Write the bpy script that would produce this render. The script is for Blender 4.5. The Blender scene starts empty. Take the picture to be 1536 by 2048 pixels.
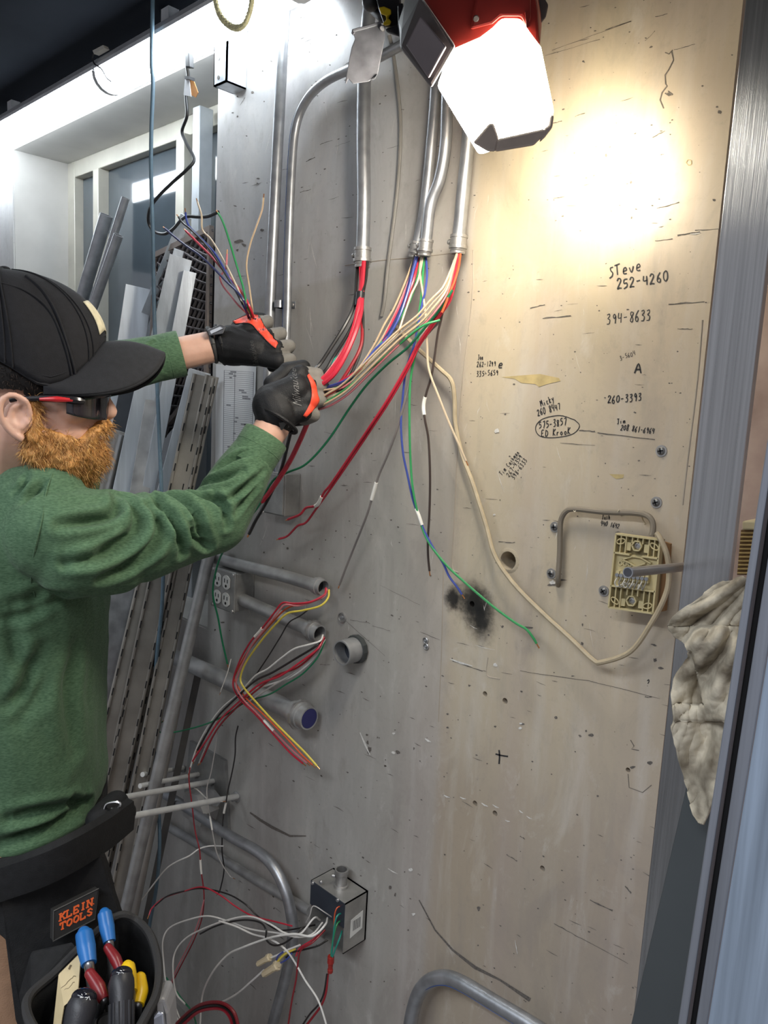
import bpy, bmesh, math, random
import numpy as np
from mathutils import Vector, Matrix, noise
from mathutils.bvhtree import BVHTree
random.seed(7)
scn = bpy.context.scene
COL = scn.collection

# ------------------------------------------------------------------ camera
F = 1540.0; D0 = 1.0; HC = 1.6          # focal length in pixels of 1536x2048, distance to wall, height
def _n(a): return a / np.linalg.norm(a)
cD = _n(np.array([-568, 10976, 1540.0]))
cR = _n(np.array([1618, 264, -1540.0])); cR = _n(cR - cD * cR.dot(cD))
cN = np.cross(cR, cD)
def W(p): return Vector((cR.dot(p), cN.dot(p) - D0, HC - cD.dot(p)))
def ray(u, v): return np.array([(u - 768) / F, (v - 1024) / F, 1.0])
def P(u, v, y=0.0):                      # the point y metres in front of the wall plane
    r = ray(u, v); return W(r * (D0 - y) / cN.dot(r))
def C(u, v, t): return W(ray(u, v) * t)  # the point at camera depth t
def proj(w):
    q = np.array([w[0], w[1] + D0, HC - w[2]]); p = cR * q[0] + cN * q[1] + cD * q[2]
    return 768 + F * p[0] / p[2], 1024 + F * p[1] / p[2], p[2]
cam = bpy.data.cameras.new('camera'); co = bpy.data.objects.new('camera', cam); COL.objects.link(co)
cam.sensor_fit = 'VERTICAL'; cam.sensor_height = 36; cam.lens = 36 * F / 2048; cam.clip_start = 0.02
fx = W(np.array([1, 0, 0])) - W(np.zeros(3)); fy = W(np.array([0, -1, 0])) - W(np.zeros(3)); fz = W(np.array([0, 0, -1])) - W(np.zeros(3))
co.matrix_world = Matrix(((fx.x, fy.x, fz.x, 0), (fx.y, fy.y, fz.y, -D0), (fx.z, fy.z, fz.z, HC), (0, 0, 0, 1)))
scn.camera = co
CAMP = Vector((0, -D0, HC))

# ------------------------------------------------------------------ light and exposure
scn.view_settings.view_transform = 'Standard'; scn.view_settings.look = 'None'
scn.view_settings.exposure = 0.0; scn.view_settings.gamma = 1.0; scn.view_settings.use_curve_mapping = False
scn.cycles.max_bounces = 8; scn.cycles.use_denoising = True
scn.cycles.sample_clamp_indirect = 4.0
LED_STRENGTH = 20.0; LAMP_STRENGTH = 62.0; LAMP_REAR = 9.0; LAMP_SIDE = 42.0; HOT_SPOT_FILL = 4.2; ROOM_W = 44.0; WORLD = 0.50
wd = bpy.data.worlds.new('world'); scn.world = wd; wd.use_nodes = True
wd.node_tree.nodes['Background'].inputs[0].default_value = (0.72, 0.72, 0.77, 1)
wd.node_tree.nodes['Background'].inputs[1].default_value = WORLD
def area(name, loc, target, sx, sy, power, col):
    l = bpy.data.lights.new(name, 'AREA'); l.shape = 'RECTANGLE'; l.size = sx; l.size_y = sy; l.energy = power; l.color = col
    o = bpy.data.objects.new(name, l); COL.objects.link(o); o.location = loc
    o.rotation_euler = (Vector(target) - Vector(loc)).to_track_quat('-Z', 'Y').to_euler(); return o
# the shop's ceiling luminaires, out of frame behind and beside the camera
for yy in (-2.15, -2.5): area('shop_ceiling_luminaire', (-0.9, yy, 2.9), (-1.1, -0.4, 1.2), 2.2, 0.08, ROOM_W * 0.5, (0.84, 0.92, 1.0))
area('shop_ceiling_luminaire', (0.5, -2.1, 2.9), (-0.8, -0.1, 1.1), 1.6, 0.3, ROOM_W * 0.66, (0.94, 0.95, 1.0))

# ------------------------------------------------------------------ materials
def nd(nt, t, **k):
    n = nt.nodes.new(t)
    for a, b in k.items(): setattr(n, a, b)
    return n
MATS = {}
def M(name, col, rough=0.5, metal=0.0, var=0.12, vs=18, bump=0.0, bs=120, stretch=(1, 1, 1), spec=0.5, rvar=0.0, col2=None, sheen=0):
    if name in MATS: return MATS[name]
    m = bpy.data.materials.new(name); m.use_nodes = True; nt = m.node_tree; b = nt.nodes['Principled BSDF']
    L = nt.links.new
    tc = nd(nt, 'ShaderNodeTexCoord'); mp = nd(nt, 'ShaderNodeMapping'); mp.inputs['Scale'].default_value = stretch
    L(tc.outputs['Object'], mp.inputs[0])
    nz = nd(nt, 'ShaderNodeTexNoise'); nz.inputs['Scale'].default_value = vs; nz.inputs['Detail'].default_value = 5; L(mp.outputs[0], nz.inputs[0])
    rp = nd(nt, 'ShaderNodeValToRGB'); rp.color_ramp.elements[0].position = 0.3; rp.color_ramp.elements[1].position = 0.7
    c2 = col2 or tuple(min(1, c * (1 + var)) for c in col)
    rp.color_ramp.elements[0].color = (*[c * (1 - var) for c in col], 1); rp.color_ramp.elements[1].color = (*c2, 1)
    L(nz.outputs[0], rp.inputs[0]); L(rp.outputs[0], b.inputs['Base Color'])
    b.inputs['Roughness'].default_value = rough; b.inputs['Metallic'].default_value = metal
    b.inputs['Specular IOR Level'].default_value = spec
    if sheen: b.inputs['Sheen Weight'].default_value = sheen
    if rvar:
        mr = nd(nt, 'ShaderNodeMapRange'); mr.inputs[3].default_value = rough - rvar; mr.inputs[4].default_value = rough + rvar
        L(nz.outputs[0], mr.inputs[0]); L(mr.outputs[0], b.inputs['Roughness'])
    if bump:
        n2 = nd(nt, 'ShaderNodeTexNoise'); n2.inputs['Scale'].default_value = bs; n2.inputs['Detail'].default_value = 3; L(mp.outputs[0], n2.inputs[0])
        bp = nd(nt, 'ShaderNodeBump'); bp.inputs['Strength'].default_value = bump; bp.inputs['Distance'].default_value = 0.002
        L(n2.outputs[0], bp.inputs['Height']); L(bp.outputs[0], b.inputs['Normal'])
    MATS[name] = m; return m
def EM(name, col, s):
    m = bpy.data.materials.new(name); m.use_nodes = True; b = m.node_tree.nodes['Principled BSDF']
    b.inputs['Base Color'].default_value = (*[min(1, c) * 0.8 for c in col], 1)
    b.inputs['Emission Color'].default_value = (*col, 1); b.inputs['Emission Strength'].default_value = s; MATS[name] = m; return m
galv = M('galvanised', (0.37, 0.38, 0.40), 0.40, 0.8, 0.18, 40, 0.12, 90, rvar=0.08)
galv2 = M('galvanised_dull', (0.36, 0.36, 0.36), 0.48, 0.6, 0.22, 30, 0.15, 80, rvar=0.08)
castm = M('zinc_casting', (0.40, 0.39, 0.38), 0.42, 0.8, 0.22, 60, 0.25, 150)
alu = M('mill_aluminium', (0.62, 0.66, 0.71), 0.36, 0.6, 0.12, 6, 0.1, 60, stretch=(14, 14, 0.6), rvar=0.1)
brush = M('brushed_aluminium', (0.45, 0.46, 0.475), 0.3, 0.92, 0.16, 9, 0.25, 40, stretch=(34, 6, 0.35), rvar=0.08)
_nt = brush.node_tree; _tg = nd(_nt, 'ShaderNodeTangent'); _tg.direction_type = 'RADIAL'; _tg.axis = 'Z'
_b = _nt.nodes['Principled BSDF']; _nt.links.new(_tg.outputs[0], _b.inputs['Tangent']); _b.inputs['Anisotropic'].default_value = 0.8
streak = M('streaked_sheet', (0.33, 0.40, 0.50), 0.45, 0.55, 0.25, 7, 0.1, 40, stretch=(16, 10, 0.5), rvar=0.1)
satin = M('satin_strip', (0.34, 0.36, 0.41), 0.4, 0.75, 0.12, 9, 0.1, 40, stretch=(20, 6, 0.4), rvar=0.08)
steelb = M('brown_steel_strip', (0.30, 0.28, 0.25), 0.5, 0.6, 0.2, 14, 0.15, 120, rvar=0.08)
dark = M('dark_gap', (0.006, 0.006, 0.007), 0.8)
blackp = M('black_plastic', (0.018, 0.018, 0.02), 0.42, 0, 0.2, 50)
greyp = M('grey_plastic', (0.22, 0.22, 0.24), 0.5)
white = M('white_plastic', (0.78, 0.78, 0.76), 0.4)

# ------------------------------------------------------------------ mesh helpers
def catmull(pts, k=6):
    pts = [Vector(p) for p in pts]
    if len(pts) < 3 or k < 2: return pts
    q = [pts[0] * 2 - pts[1]] + pts + [pts[-1] * 2 - pts[-2]]; out = []
    for i in range(1, len(q) - 2):
        a, b, c, d = q[i - 1:i + 3]
        for j in range(k):
            t = j / k
            out.append(0.5 * ((2 * b) + (c - a) * t + (2 * a - 5 * b + 4 * c - d) * t * t + (3 * b - a - 3 * c + d) * t ** 3))
    out.append(pts[-1]); return out
class MB:
    def __init__(s): s.v = []; s.f = []; s.m = []; s.mi = 0
    def add(s, vs, fs):
        o = len(s.v); s.v += [Vector(x) for x in vs]
        for f in fs: s.f.append([i + o for i in f]); s.m.append(s.mi)
        return s
    def tube(s, pts, r, n=10, k=6, cap=True, closed=False, flat=None):
        cv = catmull(pts, k) if k > 1 else [Vector(p) for p in pts]
        m = len(cv); rs = r if isinstance(r, (list, tuple)) else None
        vs = []; fs = []
        T = [((cv[min(i + 1, m - 1)] - cv[max(i - 1, 0)]).normalized()) for i in range(m)]
        a = Vector((0, 0, 1)) if abs(T[0].z) < 0.9 else Vector((1, 0, 0))
        if flat is not None: a = Vector(flat)
        u = (a - T[0] * a.dot(T[0])).normalized()
        for i in range(m):
            u = (u - T[i] * u.dot(T[i])).normalized(); w = T[i].cross(u)
            if rs: 
                x = i / (m - 1) * (len(rs) - 1); j = min(int(x), len(rs) - 2); rr = rs[j] * (1 - x + j) + rs[j + 1] * (x - j)
            else: rr = r
            for q in range(n):
                th = 2 * math.pi * q / n; vs.append(cv[i] + (u * math.cos(th) + w * math.sin(th)) * rr)
        for i in range(m - 1):
            for q in range(n): fs.append((i * n + q, i * n + (q + 1) % n, (i + 1) * n + (q + 1) % n, (i + 1) * n + q))
        if cap: fs.append(tuple(range(n))[::-1]); fs.append(tuple((m - 1) * n + q for q in range(n)))
        return s.add(vs, fs)
    def lathe(s, o, ax, prof, n=20, cap=True):
        o = Vector(o); ax = Vector(ax).normalized(); a = Vector((0, 0, 1)) if abs(ax.z) < 0.9 else Vector((1, 0, 0))
        u = (a - ax * a.dot(ax)).normalized(); w = ax.cross(u); vs = []; fs = []
        for r, h in prof:
            for q in range(n):
                th = 2 * math.pi * q / n; vs.append(o + ax * h + (u * math.cos(th) + w * math.sin(th)) * r)
        for i in range(len(prof) - 1):
            for q in range(n): fs.append((i * n + q, i * n + (q + 1) % n, (i + 1) * n + (q + 1) % n, (i + 1) * n + q))
        if cap: fs.append(tuple(range(n))[::-1]); fs.append(tuple((len(prof) - 1) * n + q for q in range(n)))
        return s.add(vs, fs)
    def hexa(s, q, off):                 # a prism: polygon q swept by off
        q = [Vector(x) for x in q]; off = Vector(off); n = len(q)
        fs = [tuple(range(n)), tuple(range(n, 2 * n))[::-1]]
        fs += [(i, i + n, (i + 1) % n + n, (i + 1) % n) for i in range(n)]
        return s.add(q + [x + off for x in q], fs)
    def box(s, lo, hi):
        x0, y0, z0 = lo; x1, y1, z1 = hi
        return s.hexa([(x0, y0, z0), (x1, y0, z0), (x1, y0, z1), (x0, y0, z1)], (0, y1 - y0, 0))
    def ell(s, c, r, ax=None, n=16, m=10):
        c = Vector(c); ax = ax or (Vector((1, 0, 0)), Vector((0, 1, 0)), Vector((0, 0, 1))); vs = []; fs = []
        if not isinstance(r, (tuple, list)): r = (r, r, r)
        for i in range(m + 1):
            ph = math.pi * (i / m) ; ph = min(max(ph, 0.02), math.pi - 0.02)
            for q in range(n):
                th = 2 * math.pi * q / n
                vs.append(c + ax[0] * (r[0] * math.sin(ph) * math.cos(th)) + ax[1] * (r[1] * math.sin(ph) * math.sin(th)) + ax[2] * (r[2] * math.cos(ph)))
        for i in range(m):
            for q in range(n): fs.append((i * n + q, (i + 1) * n + q, (i + 1) * n + (q + 1) % n, i * n + (q + 1) % n))
        fs.append(tuple(range(n))); fs.append(tuple(m * n + q for q in range(n))[::-1])
        return s.add(vs, fs)
    def cap(s, a, b, ra, rb=None, n=14):  # tapered capsule
        a = Vector(a); b = Vector(b); rb = ra if rb is None else rb
        d = (b - a).normalized(); L = (b - a).length; pr = []
        for i in range(7): th = math.pi / 2 * i / 6; pr.append((max(ra * math.sin(th), ra * 0.03), -ra * math.cos(th)))
        for i in range(7): th = math.pi / 2 * i / 6; pr.append((max(rb * math.cos(th), rb * 0.03), L + rb * math.sin(th)))
        return s.lathe(a, d, pr, n)
    def grid(s, fn, nu, nv, wrap=False):
        vs = [fn(i / nu, j / nv) for j in range(nv + 1) for i in range(nu + 1)]
        fs = [(j * (nu + 1) + i, j * (nu + 1) + i + 1, (j + 1) * (nu + 1) + i + 1, (j + 1) * (nu + 1) + i) for j in range(nv) for i in range(nu)]
        return s.add(vs, fs)
    def hull(s, pts):
        bm = bmesh.new()
        for p in pts: bm.verts.new(p)
        r = bmesh.ops.convex_hull(bm, input=bm.verts)
        for v in [g for g in r['geom_interior'] if isinstance(g, bmesh.types.BMVert)]: bm.verts.remove(v)
        bm.verts.index_update(); vs = [v.co.copy() for v in bm.verts]; fs = [[v.index for v in f.verts] for f in bm.faces]; bm.free()
        return s.add(vs, fs)
def wloc(o):
    l = Vector((0, 0, 0))
    while o is not None: l += o.location; o = o.parent
    return l
def tag(o, label, cat, group=None, kind=None):
    if label: o['label'] = label
    if cat: o['category'] = cat
    if group: o['group'] = group
    if kind: o['kind'] = kind
    return o
def thing(name, label, cat, loc, group=None):
    o = bpy.data.objects.new(name, None); COL.objects.link(o); o.location = Vector(loc); o.empty_display_size = 0.05
    return tag(o, label, cat, group)
def obj(name, mb, mat, parent=None, smooth=True, bevel=0, auto=True, origin=None, fixn=True):
    me = mb if isinstance(mb, bpy.types.Mesh) else None
    if me is None:
        me = bpy.data.meshes.new(name); me.from_pydata([tuple(v) for v in mb.v], [], mb.f)
        me.polygons.foreach_set('material_index', mb.m)
    if fixn and not isinstance(mb, bpy.types.Mesh):
        bm = bmesh.new(); bm.from_mesh(me); bmesh.ops.recalc_face_normals(bm, faces=bm.faces); bm.to_mesh(me); bm.free()
    o = bpy.data.objects.new(name, me); COL.objects.link(o)
    base = wloc(parent) if parent is not None else None
    if base is None:
        if origin is not None: base = Vector(origin)
        else:
            a = np.array([v.co[:] for v in me.vertices]); base = Vector(((a.min(0) + a.max(0)) / 2).tolist())
        o.location = base
    else: o.parent = parent
    me.transform(Matrix.Translation(-base))
    for m in (mat if isinstance(mat, (list, tuple)) else [mat]): me.materials.append(m)
    if smooth:
        me.polygons.foreach_set('use_smooth', [True] * len(me.polygons))
        if auto: me.set_sharp_from_angle(angle=math.radians(38))
    if bevel:
        b = o.modifiers.new('bevel', 'BEVEL'); b.width = bevel; b.segments = 2; b.limit_method = 'ANGLE'
    return o
def remesh(mb, vox, it=6, fac=0.5):       # fuse overlapping closed shapes into one continuous surface
    me = bpy.data.meshes.new('tmp'); me.from_pydata([tuple(v) for v in mb.v], [], mb.f)
    bm = bmesh.new(); bm.from_mesh(me); bmesh.ops.recalc_face_normals(bm, faces=bm.faces); bm.to_mesh(me); bm.free()
    o = bpy.data.objects.new('tmp', me); COL.objects.link(o)
    r = o.modifiers.new('r', 'REMESH'); r.mode = 'VOXEL'; r.voxel_size = vox
    if it: s = o.modifiers.new('s', 'SMOOTH'); s.factor = fac; s.iterations = it
    dg = bpy.context.evaluated_depsgraph_get(); ev = o.evaluated_get(dg)
    out = bpy.data.meshes.new_from_object(ev); out.materials.clear()
    bpy.data.objects.remove(o); bpy.data.meshes.remove(me); return out
def bvh(me):
    return BVHTree.FromPolygons([v.co.copy() for v in me.vertices], [list(p.vertices) for p in me.polygons])
def hit(tree, u, v, off=0.0):             # surface point that the photograph shows at a pixel
    d = (C(u, v, 1) - CAMP).normalized(); r = tree.ray_cast(CAMP, d)
    if r[0] is None:
        r2 = tree.find_nearest(C(u, v, 1.2)); return r2[0]
    nn = r[1] if r[1].dot(d) < 0 else -r[1]
    return r[0] + nn * off
def PL(l, y=None): return [P(a[0], a[1], a[2] if len(a) > 2 else y) for a in l]
def CL(l, t=None): return [C(a[0], a[1], a[2] if len(a) > 2 else t) for a in l]
OUT = Vector((0, -1, 0))
# ------------------------------------------------------------------ setting
def wall_mat():
    m = bpy.data.materials.new('scuffed_wall'); m.use_nodes = True; nt = m.node_tree; b = nt.nodes['Principled BSDF']; L = nt.links.new
    tc = nd(nt, 'ShaderNodeTexCoord'); sp = nd(nt, 'ShaderNodeSeparateXYZ'); L(tc.outputs['Object'], sp.inputs[0])
    def noisef(scale, stretch, det=5, rough=0.55, dist=0.0):
        mp = nd(nt, 'ShaderNodeMapping'); mp.inputs['Scale'].default_value = stretch; L(tc.outputs['Object'], mp.inputs[0])
        n = nd(nt, 'ShaderNodeTexNoise'); n.inputs['Scale'].default_value = scale; n.inputs['Detail'].default_value = det
        n.inputs['Roughness'].default_value = rough; n.inputs['Distortion'].default_value = dist; L(mp.outputs[0], n.inputs[0]); return n.outputs[0]
    def mr(x, a, b_, c=0, d=1, smooth=False):
        n = nd(nt, 'ShaderNodeMapRange'); n.inputs[1].default_value = a; n.inputs[2].default_value = b_; n.inputs[3].default_value = c; n.inputs[4].default_value = d
        if smooth: n.interpolation_type = 'SMOOTHSTEP'
        L(x, n.inputs[0]); return n.outputs[0]
    def mt(op, x, y):
        n = nd(nt, 'ShaderNodeMath', operation=op)
        for i, q in enumerate((x, y)):
            if isinstance(q, (int, float)): n.inputs[i].default_value = q
            else: L(q, n.inputs[i])
        return n.outputs[0]
    def mix(fac, a, c, mode='MIX'):
        n = nd(nt, 'ShaderNodeMix', data_type='RGBA', blend_type=mode)
        if isinstance(fac, (int, float)): n.inputs[0].default_value = fac
        else: L(fac, n.inputs[0])
        for i, q in ((6, a), (7, c)):
            if isinstance(q, tuple): n.inputs[i].default_value = (*q, 1)
            else: L(q, n.inputs[i])
        return n.outputs[2]
    X, Z = sp.outputs[0], sp.outputs[2]
    big = noisef(3.0, (1, 1, 0.6)); stre = noisef(9.0, (3.2, 1, 0.35)); fine = noisef(70, (1, 1, 1), 6, 0.7); dots = noisef(140, (1, 1, 1), 2)
    # bare zinc-grey sheet on the left, tan painted board on the right of the paint edge
    xe = mt('ADD', X, mt('MULTIPLY', mt('SUBTRACT', big, 0.5), 0.02))
    tan = mt('ADD', mt('MULTIPLY', mr(xe, WX_EDGE - 0.012, WX_EDGE + 0.012, smooth=True), 0.42), mr(xe, WX_EDGE - 0.30, WX_EDGE + 0.12, 0, 0.58, True))
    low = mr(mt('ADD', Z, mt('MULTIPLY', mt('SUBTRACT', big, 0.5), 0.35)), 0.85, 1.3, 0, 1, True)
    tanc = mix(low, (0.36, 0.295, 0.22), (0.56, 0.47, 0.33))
    up = mr(mt('ADD', Z, mt('MULTIPLY', X, -0.1)), 1.935, 1.945)
    grey = mix(up, (0.43, 0.42, 0.395), (0.50, 0.50, 0.505))
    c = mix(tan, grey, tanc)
    c = mix(mr(big, 0.35, 0.72, 0, 0.42), c, (0.30, 0.285, 0.265))
    mot = noisef(7, (1, 1, 0.55), 9, 0.68, 0.8); mot2 = noisef(19, (1.3, 1, 0.6), 8, 0.7, 0.5); bands = noisef(2.6, (2.2, 1, 0.05), 3)
    c = mix(mr(mot, 0.52, 0.72, 0, 0.42), c, (0.235, 0.205, 0.185))
    c = mix(mr(mot, 0.46, 0.28, 0, 0.38), c, (0.62, 0.585, 0.53))
    c = mix(mr(mot2, 0.56, 0.74, 0, 0.40), c, (0.24, 0.215, 0.185))
    c = mix(mr(mot2, 0.42, 0.30, 0, 0.30), c, (0.66, 0.64, 0.60))
    c = mix(mr(bands, 0.48, 0.60, 0, 0.22), c, (0.36, 0.29, 0.275))
    c = mix(mr(stre, 0.52, 0.72, 0, 0.24), c, (0.62, 0.60, 0.57))
    c = mix(mr(stre, 0.42, 0.28, 0, 0.25), c, (0.25, 0.23, 0.21))
    c = mix(mr(fine, 0.55, 0.8, 0, 0.25), c, (0.20, 0.18, 0.16))
    c = mix(mr(dots, 0.74, 0.8, 0, 0.55), c, (0.09, 0.08, 0.07))
    # soot burns
    for (u, v, r0, r1, ax) in ((948, 1206, 0.012, 0.050, 1.0), (962, 1238, 0.006, 0.042, 1.35), (907, 1196, 0.006, 0.028, 1.15)):
        p = P(u, v)
        dx = mt('SUBTRACT', X, p.x); dz = mt('MULTIPLY', mt('SUBTRACT', Z, p.z), 1 / ax)
        dd = mt('SQRT', mt('ADD', mt('MULTIPLY', dx, dx), mt('MULTIPLY', dz, dz)), 0)
        dd = mt('ADD', dd, mt('MULTIPLY', mt('SUBTRACT', fine, 0.5), 0.03))
        c = mix(mr(dd, r1, r0, 0, 0.96, True), c, (0.012, 0.012, 0.012))
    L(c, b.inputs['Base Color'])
    L(mr(fine, 0.3, 0.75, 0.36, 0.52), b.inputs['Roughness'])
    L(mr(tan, 0, 1, 0.2, 0.04), b.inputs['Metallic'])
    bp = nd(nt, 'ShaderNodeBump'); bp.inputs['Strength'].default_value = 0.22; bp.inputs['Distance'].default_value = 0.003
    L(mt('ADD', mt('MULTIPLY', stre, 0.5), mt('MULTIPLY', fine, 0.35)), bp.inputs['Height']); L(bp.outputs[0], b.inputs['Normal'])
    return m
WX_EDGE = (P(942, 600).x + P(908, 1000).x) / 2 - 0.004
XL, XR, XE = -2.645, -1.507, -0.402           # window opening left / right, end of the scuffed panel
CZ = 2.405                                     # ceiling
SZ = 2.335                                     # soffit of the window recess
SILL = 1.05
wallm = wall_mat()
inkm = M('marker_ink', (0.02, 0.02, 0.022), 0.6, var=0.3, vs=200)
scuffm = M('scuff', (0.115, 0.10, 0.088), 0.7, var=0.4, vs=300)
chipm = M('bare_chip', (0.62, 0.60, 0.56), 0.5, var=0.2, vs=200)
stainm = M('tan_stain', (0.46, 0.36, 0.17), 0.6, var=0.2, vs=60)
def structure(o): o['kind'] = 'structure'; return o
mb = MB()
T = 0.16
mb.box((XR, 0, 0), (XE, T, CZ))
def cut(mb, holes):
    me = bpy.data.meshes.new('t'); me.from_pydata([tuple(v) for v in mb.v], [], mb.f)
    bm = bmesh.new(); bm.from_mesh(me); bmesh.ops.recalc_face_normals(bm, faces=bm.faces); bm.to_mesh(me); bm.free()
    o = bpy.data.objects.new('t', me); COL.objects.link(o); cs = []
    for h in holes:
        m2 = bpy.data.meshes.new('c'); m2.from_pydata([tuple(v) for v in h.v], [], h.f)
        bm = bmesh.new(); bm.from_mesh(m2); bmesh.ops.recalc_face_normals(bm, faces=bm.faces); bm.to_mesh(m2); bm.free()
        c = bpy.data.objects.new('c', m2); COL.objects.link(c); cs.append(c)
        b = o.modifiers.new('b', 'BOOLEAN'); b.object = c; b.operation = 'DIFFERENCE'; b.solver = 'EXACT'
    out = bpy.data.meshes.new_from_object(o.evaluated_get(bpy.context.evaluated_depsgraph_get()))
    for c in cs + [o]: bpy.data.objects.remove(c)
    out.materials.clear(); return out
# real drilled holes in the panel
hole_px = [(1017, 1121, 0.0145, 0.12), (970, 1388, 0.0045, 0.03), (1010, 1402, 0.005, 0.03), (950, 1607, 0.0048, 0.03), (990, 1627, 0.0048, 0.03), (1085, 1737, 0.0045, 0.02), (1256, 1540, 0.0035, 0.02), (944, 1208, 0.005, 0.03)]
holes = []
for u, v, r, dp in hole_px:
    h = MB(); q = P(u, v); h.lathe((q.x, -0.02, q.z), (0, 1, 0), [(r, 0), (r, 0.02 + dp)], 20); holes.append(h)
me = cut(mb, holes)
mb = MB()
mb.v = [v.co.copy() for v in me.vertices]; mb.f = [list(p.vertices) for p in me.polygons]; mb.m = [0] * len(mb.f)
mb.box((XL, 0, 0), (XR, T, SILL)); mb.box((XL, 0, SZ), (XR, T, CZ)); mb.box((-5, 0, 0), (XL, T, CZ)); me = mb
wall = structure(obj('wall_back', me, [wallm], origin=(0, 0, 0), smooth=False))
# surface damage of the panel: scratches, dashes, chips, stains (a fraction of a millimetre proud)
def ribbon(mb, px, w, y=0.0006):               # px polyline on the wall, w = width in pixels at each point
    n = len(px); ws = w if isinstance(w, (list, tuple)) else [w] * n; vs = []
    for i in range(n):
        a = px[max(i - 1, 0)]; b = px[min(i + 1, n - 1)]; dx, dy = b[0] - a[0], b[1] - a[1]; l = math.hypot(dx, dy) or 1
        nx, ny = -dy / l * ws[i] / 2, dx / l * ws[i] / 2
        vs += [P(px[i][0] + nx, px[i][1] + ny, y), P(px[i][0] - nx, px[i][1] - ny, y)]
    mb.add(vs, [(2 * i, 2 * i + 1, 2 * i + 3, 2 * i + 2) for i in range(n - 1)])
def blob(mb, u, v, rx, ry, ang=0, n=9, jit=0.35, y=0.0005):
    c, s = math.cos(ang), math.sin(ang); vs = []
    for i in range(n):
        t = 2 * math.pi * i / n; k = 1 + random.uniform(-jit, jit); x, yv = rx * k * math.cos(t), ry * k * math.sin(t)
        vs.append(P(u + x * c - yv * s, v + x * s + yv * c, y))
    mb.add(vs, [tuple(range(n))])
def vslope(u, v): return (v - 765) / (u + 790)   # image slope of a level line on the wall
sc = MB(); ch = MB(); st = MB()
for u0, v0, u1, v1, w in ((1104, 101, 1262, 43, 1.6), (1090, 112, 1200, 78, 1.2), (1310, 34, 1335, 28, 2), (1210, 60, 1262, 42, 1.8), (1348, 100, 1390, 88, 1.5), (1290, 82, 1310, 62, 1.5),
        (1105, 247, 1124, 242, 2), (1150, 233, 1170, 226, 2), (1305, 275, 1330, 261, 2.5), (1320, 310, 1328, 309, 2), (1313, 417, 1358, 405, 2), (1355, 471, 1400, 464, 4), (1390, 461, 1438, 457, 2), (1310, 482, 1345, 477, 2),
        (1060, 616, 1090, 609, 2), (1085, 636, 1142, 632, 2.2), (1337, 609, 1409, 603, 2.6), (1355, 658, 1385, 658, 1.5), (1158, 861, 1190, 863, 2.5), (1195, 866, 1310, 879, 2), (1120, 886, 1190, 890, 1.2),
        (997, 1084, 1030, 1085, 1.8), (886, 1590, 900, 1595, 3), (1040, 1673, 1050, 1678, 2.5), (1013, 1709, 1034, 1722, 2.5), (1108, 1847, 1160, 1876, 2), (1160, 1876, 1256, 1927, 1.8), (1250, 1772, 1262, 1786, 3), (1180, 1800, 1225, 1822, 4),
        (612, 323, 630, 315, 2), (600, 385, 622, 379, 2.5), (905, 1322, 965, 1342, 2), (1040, 1342, 1180, 1362, 1.2), (1180, 1362, 1320, 1398, 1.2), (480, 210, 490, 195, 1), (770, 1312, 690, 1240, 1.0), (660, 1330, 640, 1329, 1),
        (1290, 1394, 1304, 1394, 2.5), (760, 1170, 840, 1210, 0.8), (700, 1240, 740, 1246, 0.8), (745, 1252, 780, 1262, 0.9), (840, 1263, 880, 1280, 1.2), (640, 289, 665, 280, 1.5), (670, 293, 700, 282, 1.0), (560, 340, 575, 338, 1)):
    k = 6; px = [(u0 + (u1 - u0) * i / k, v0 + (v1 - v0) * i / k + random.uniform(-0.8, 0.8)) for i in range(k + 1)]
    ribbon(sc, px, [w * random.uniform(0.3, 1.1) for _ in px])
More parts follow.
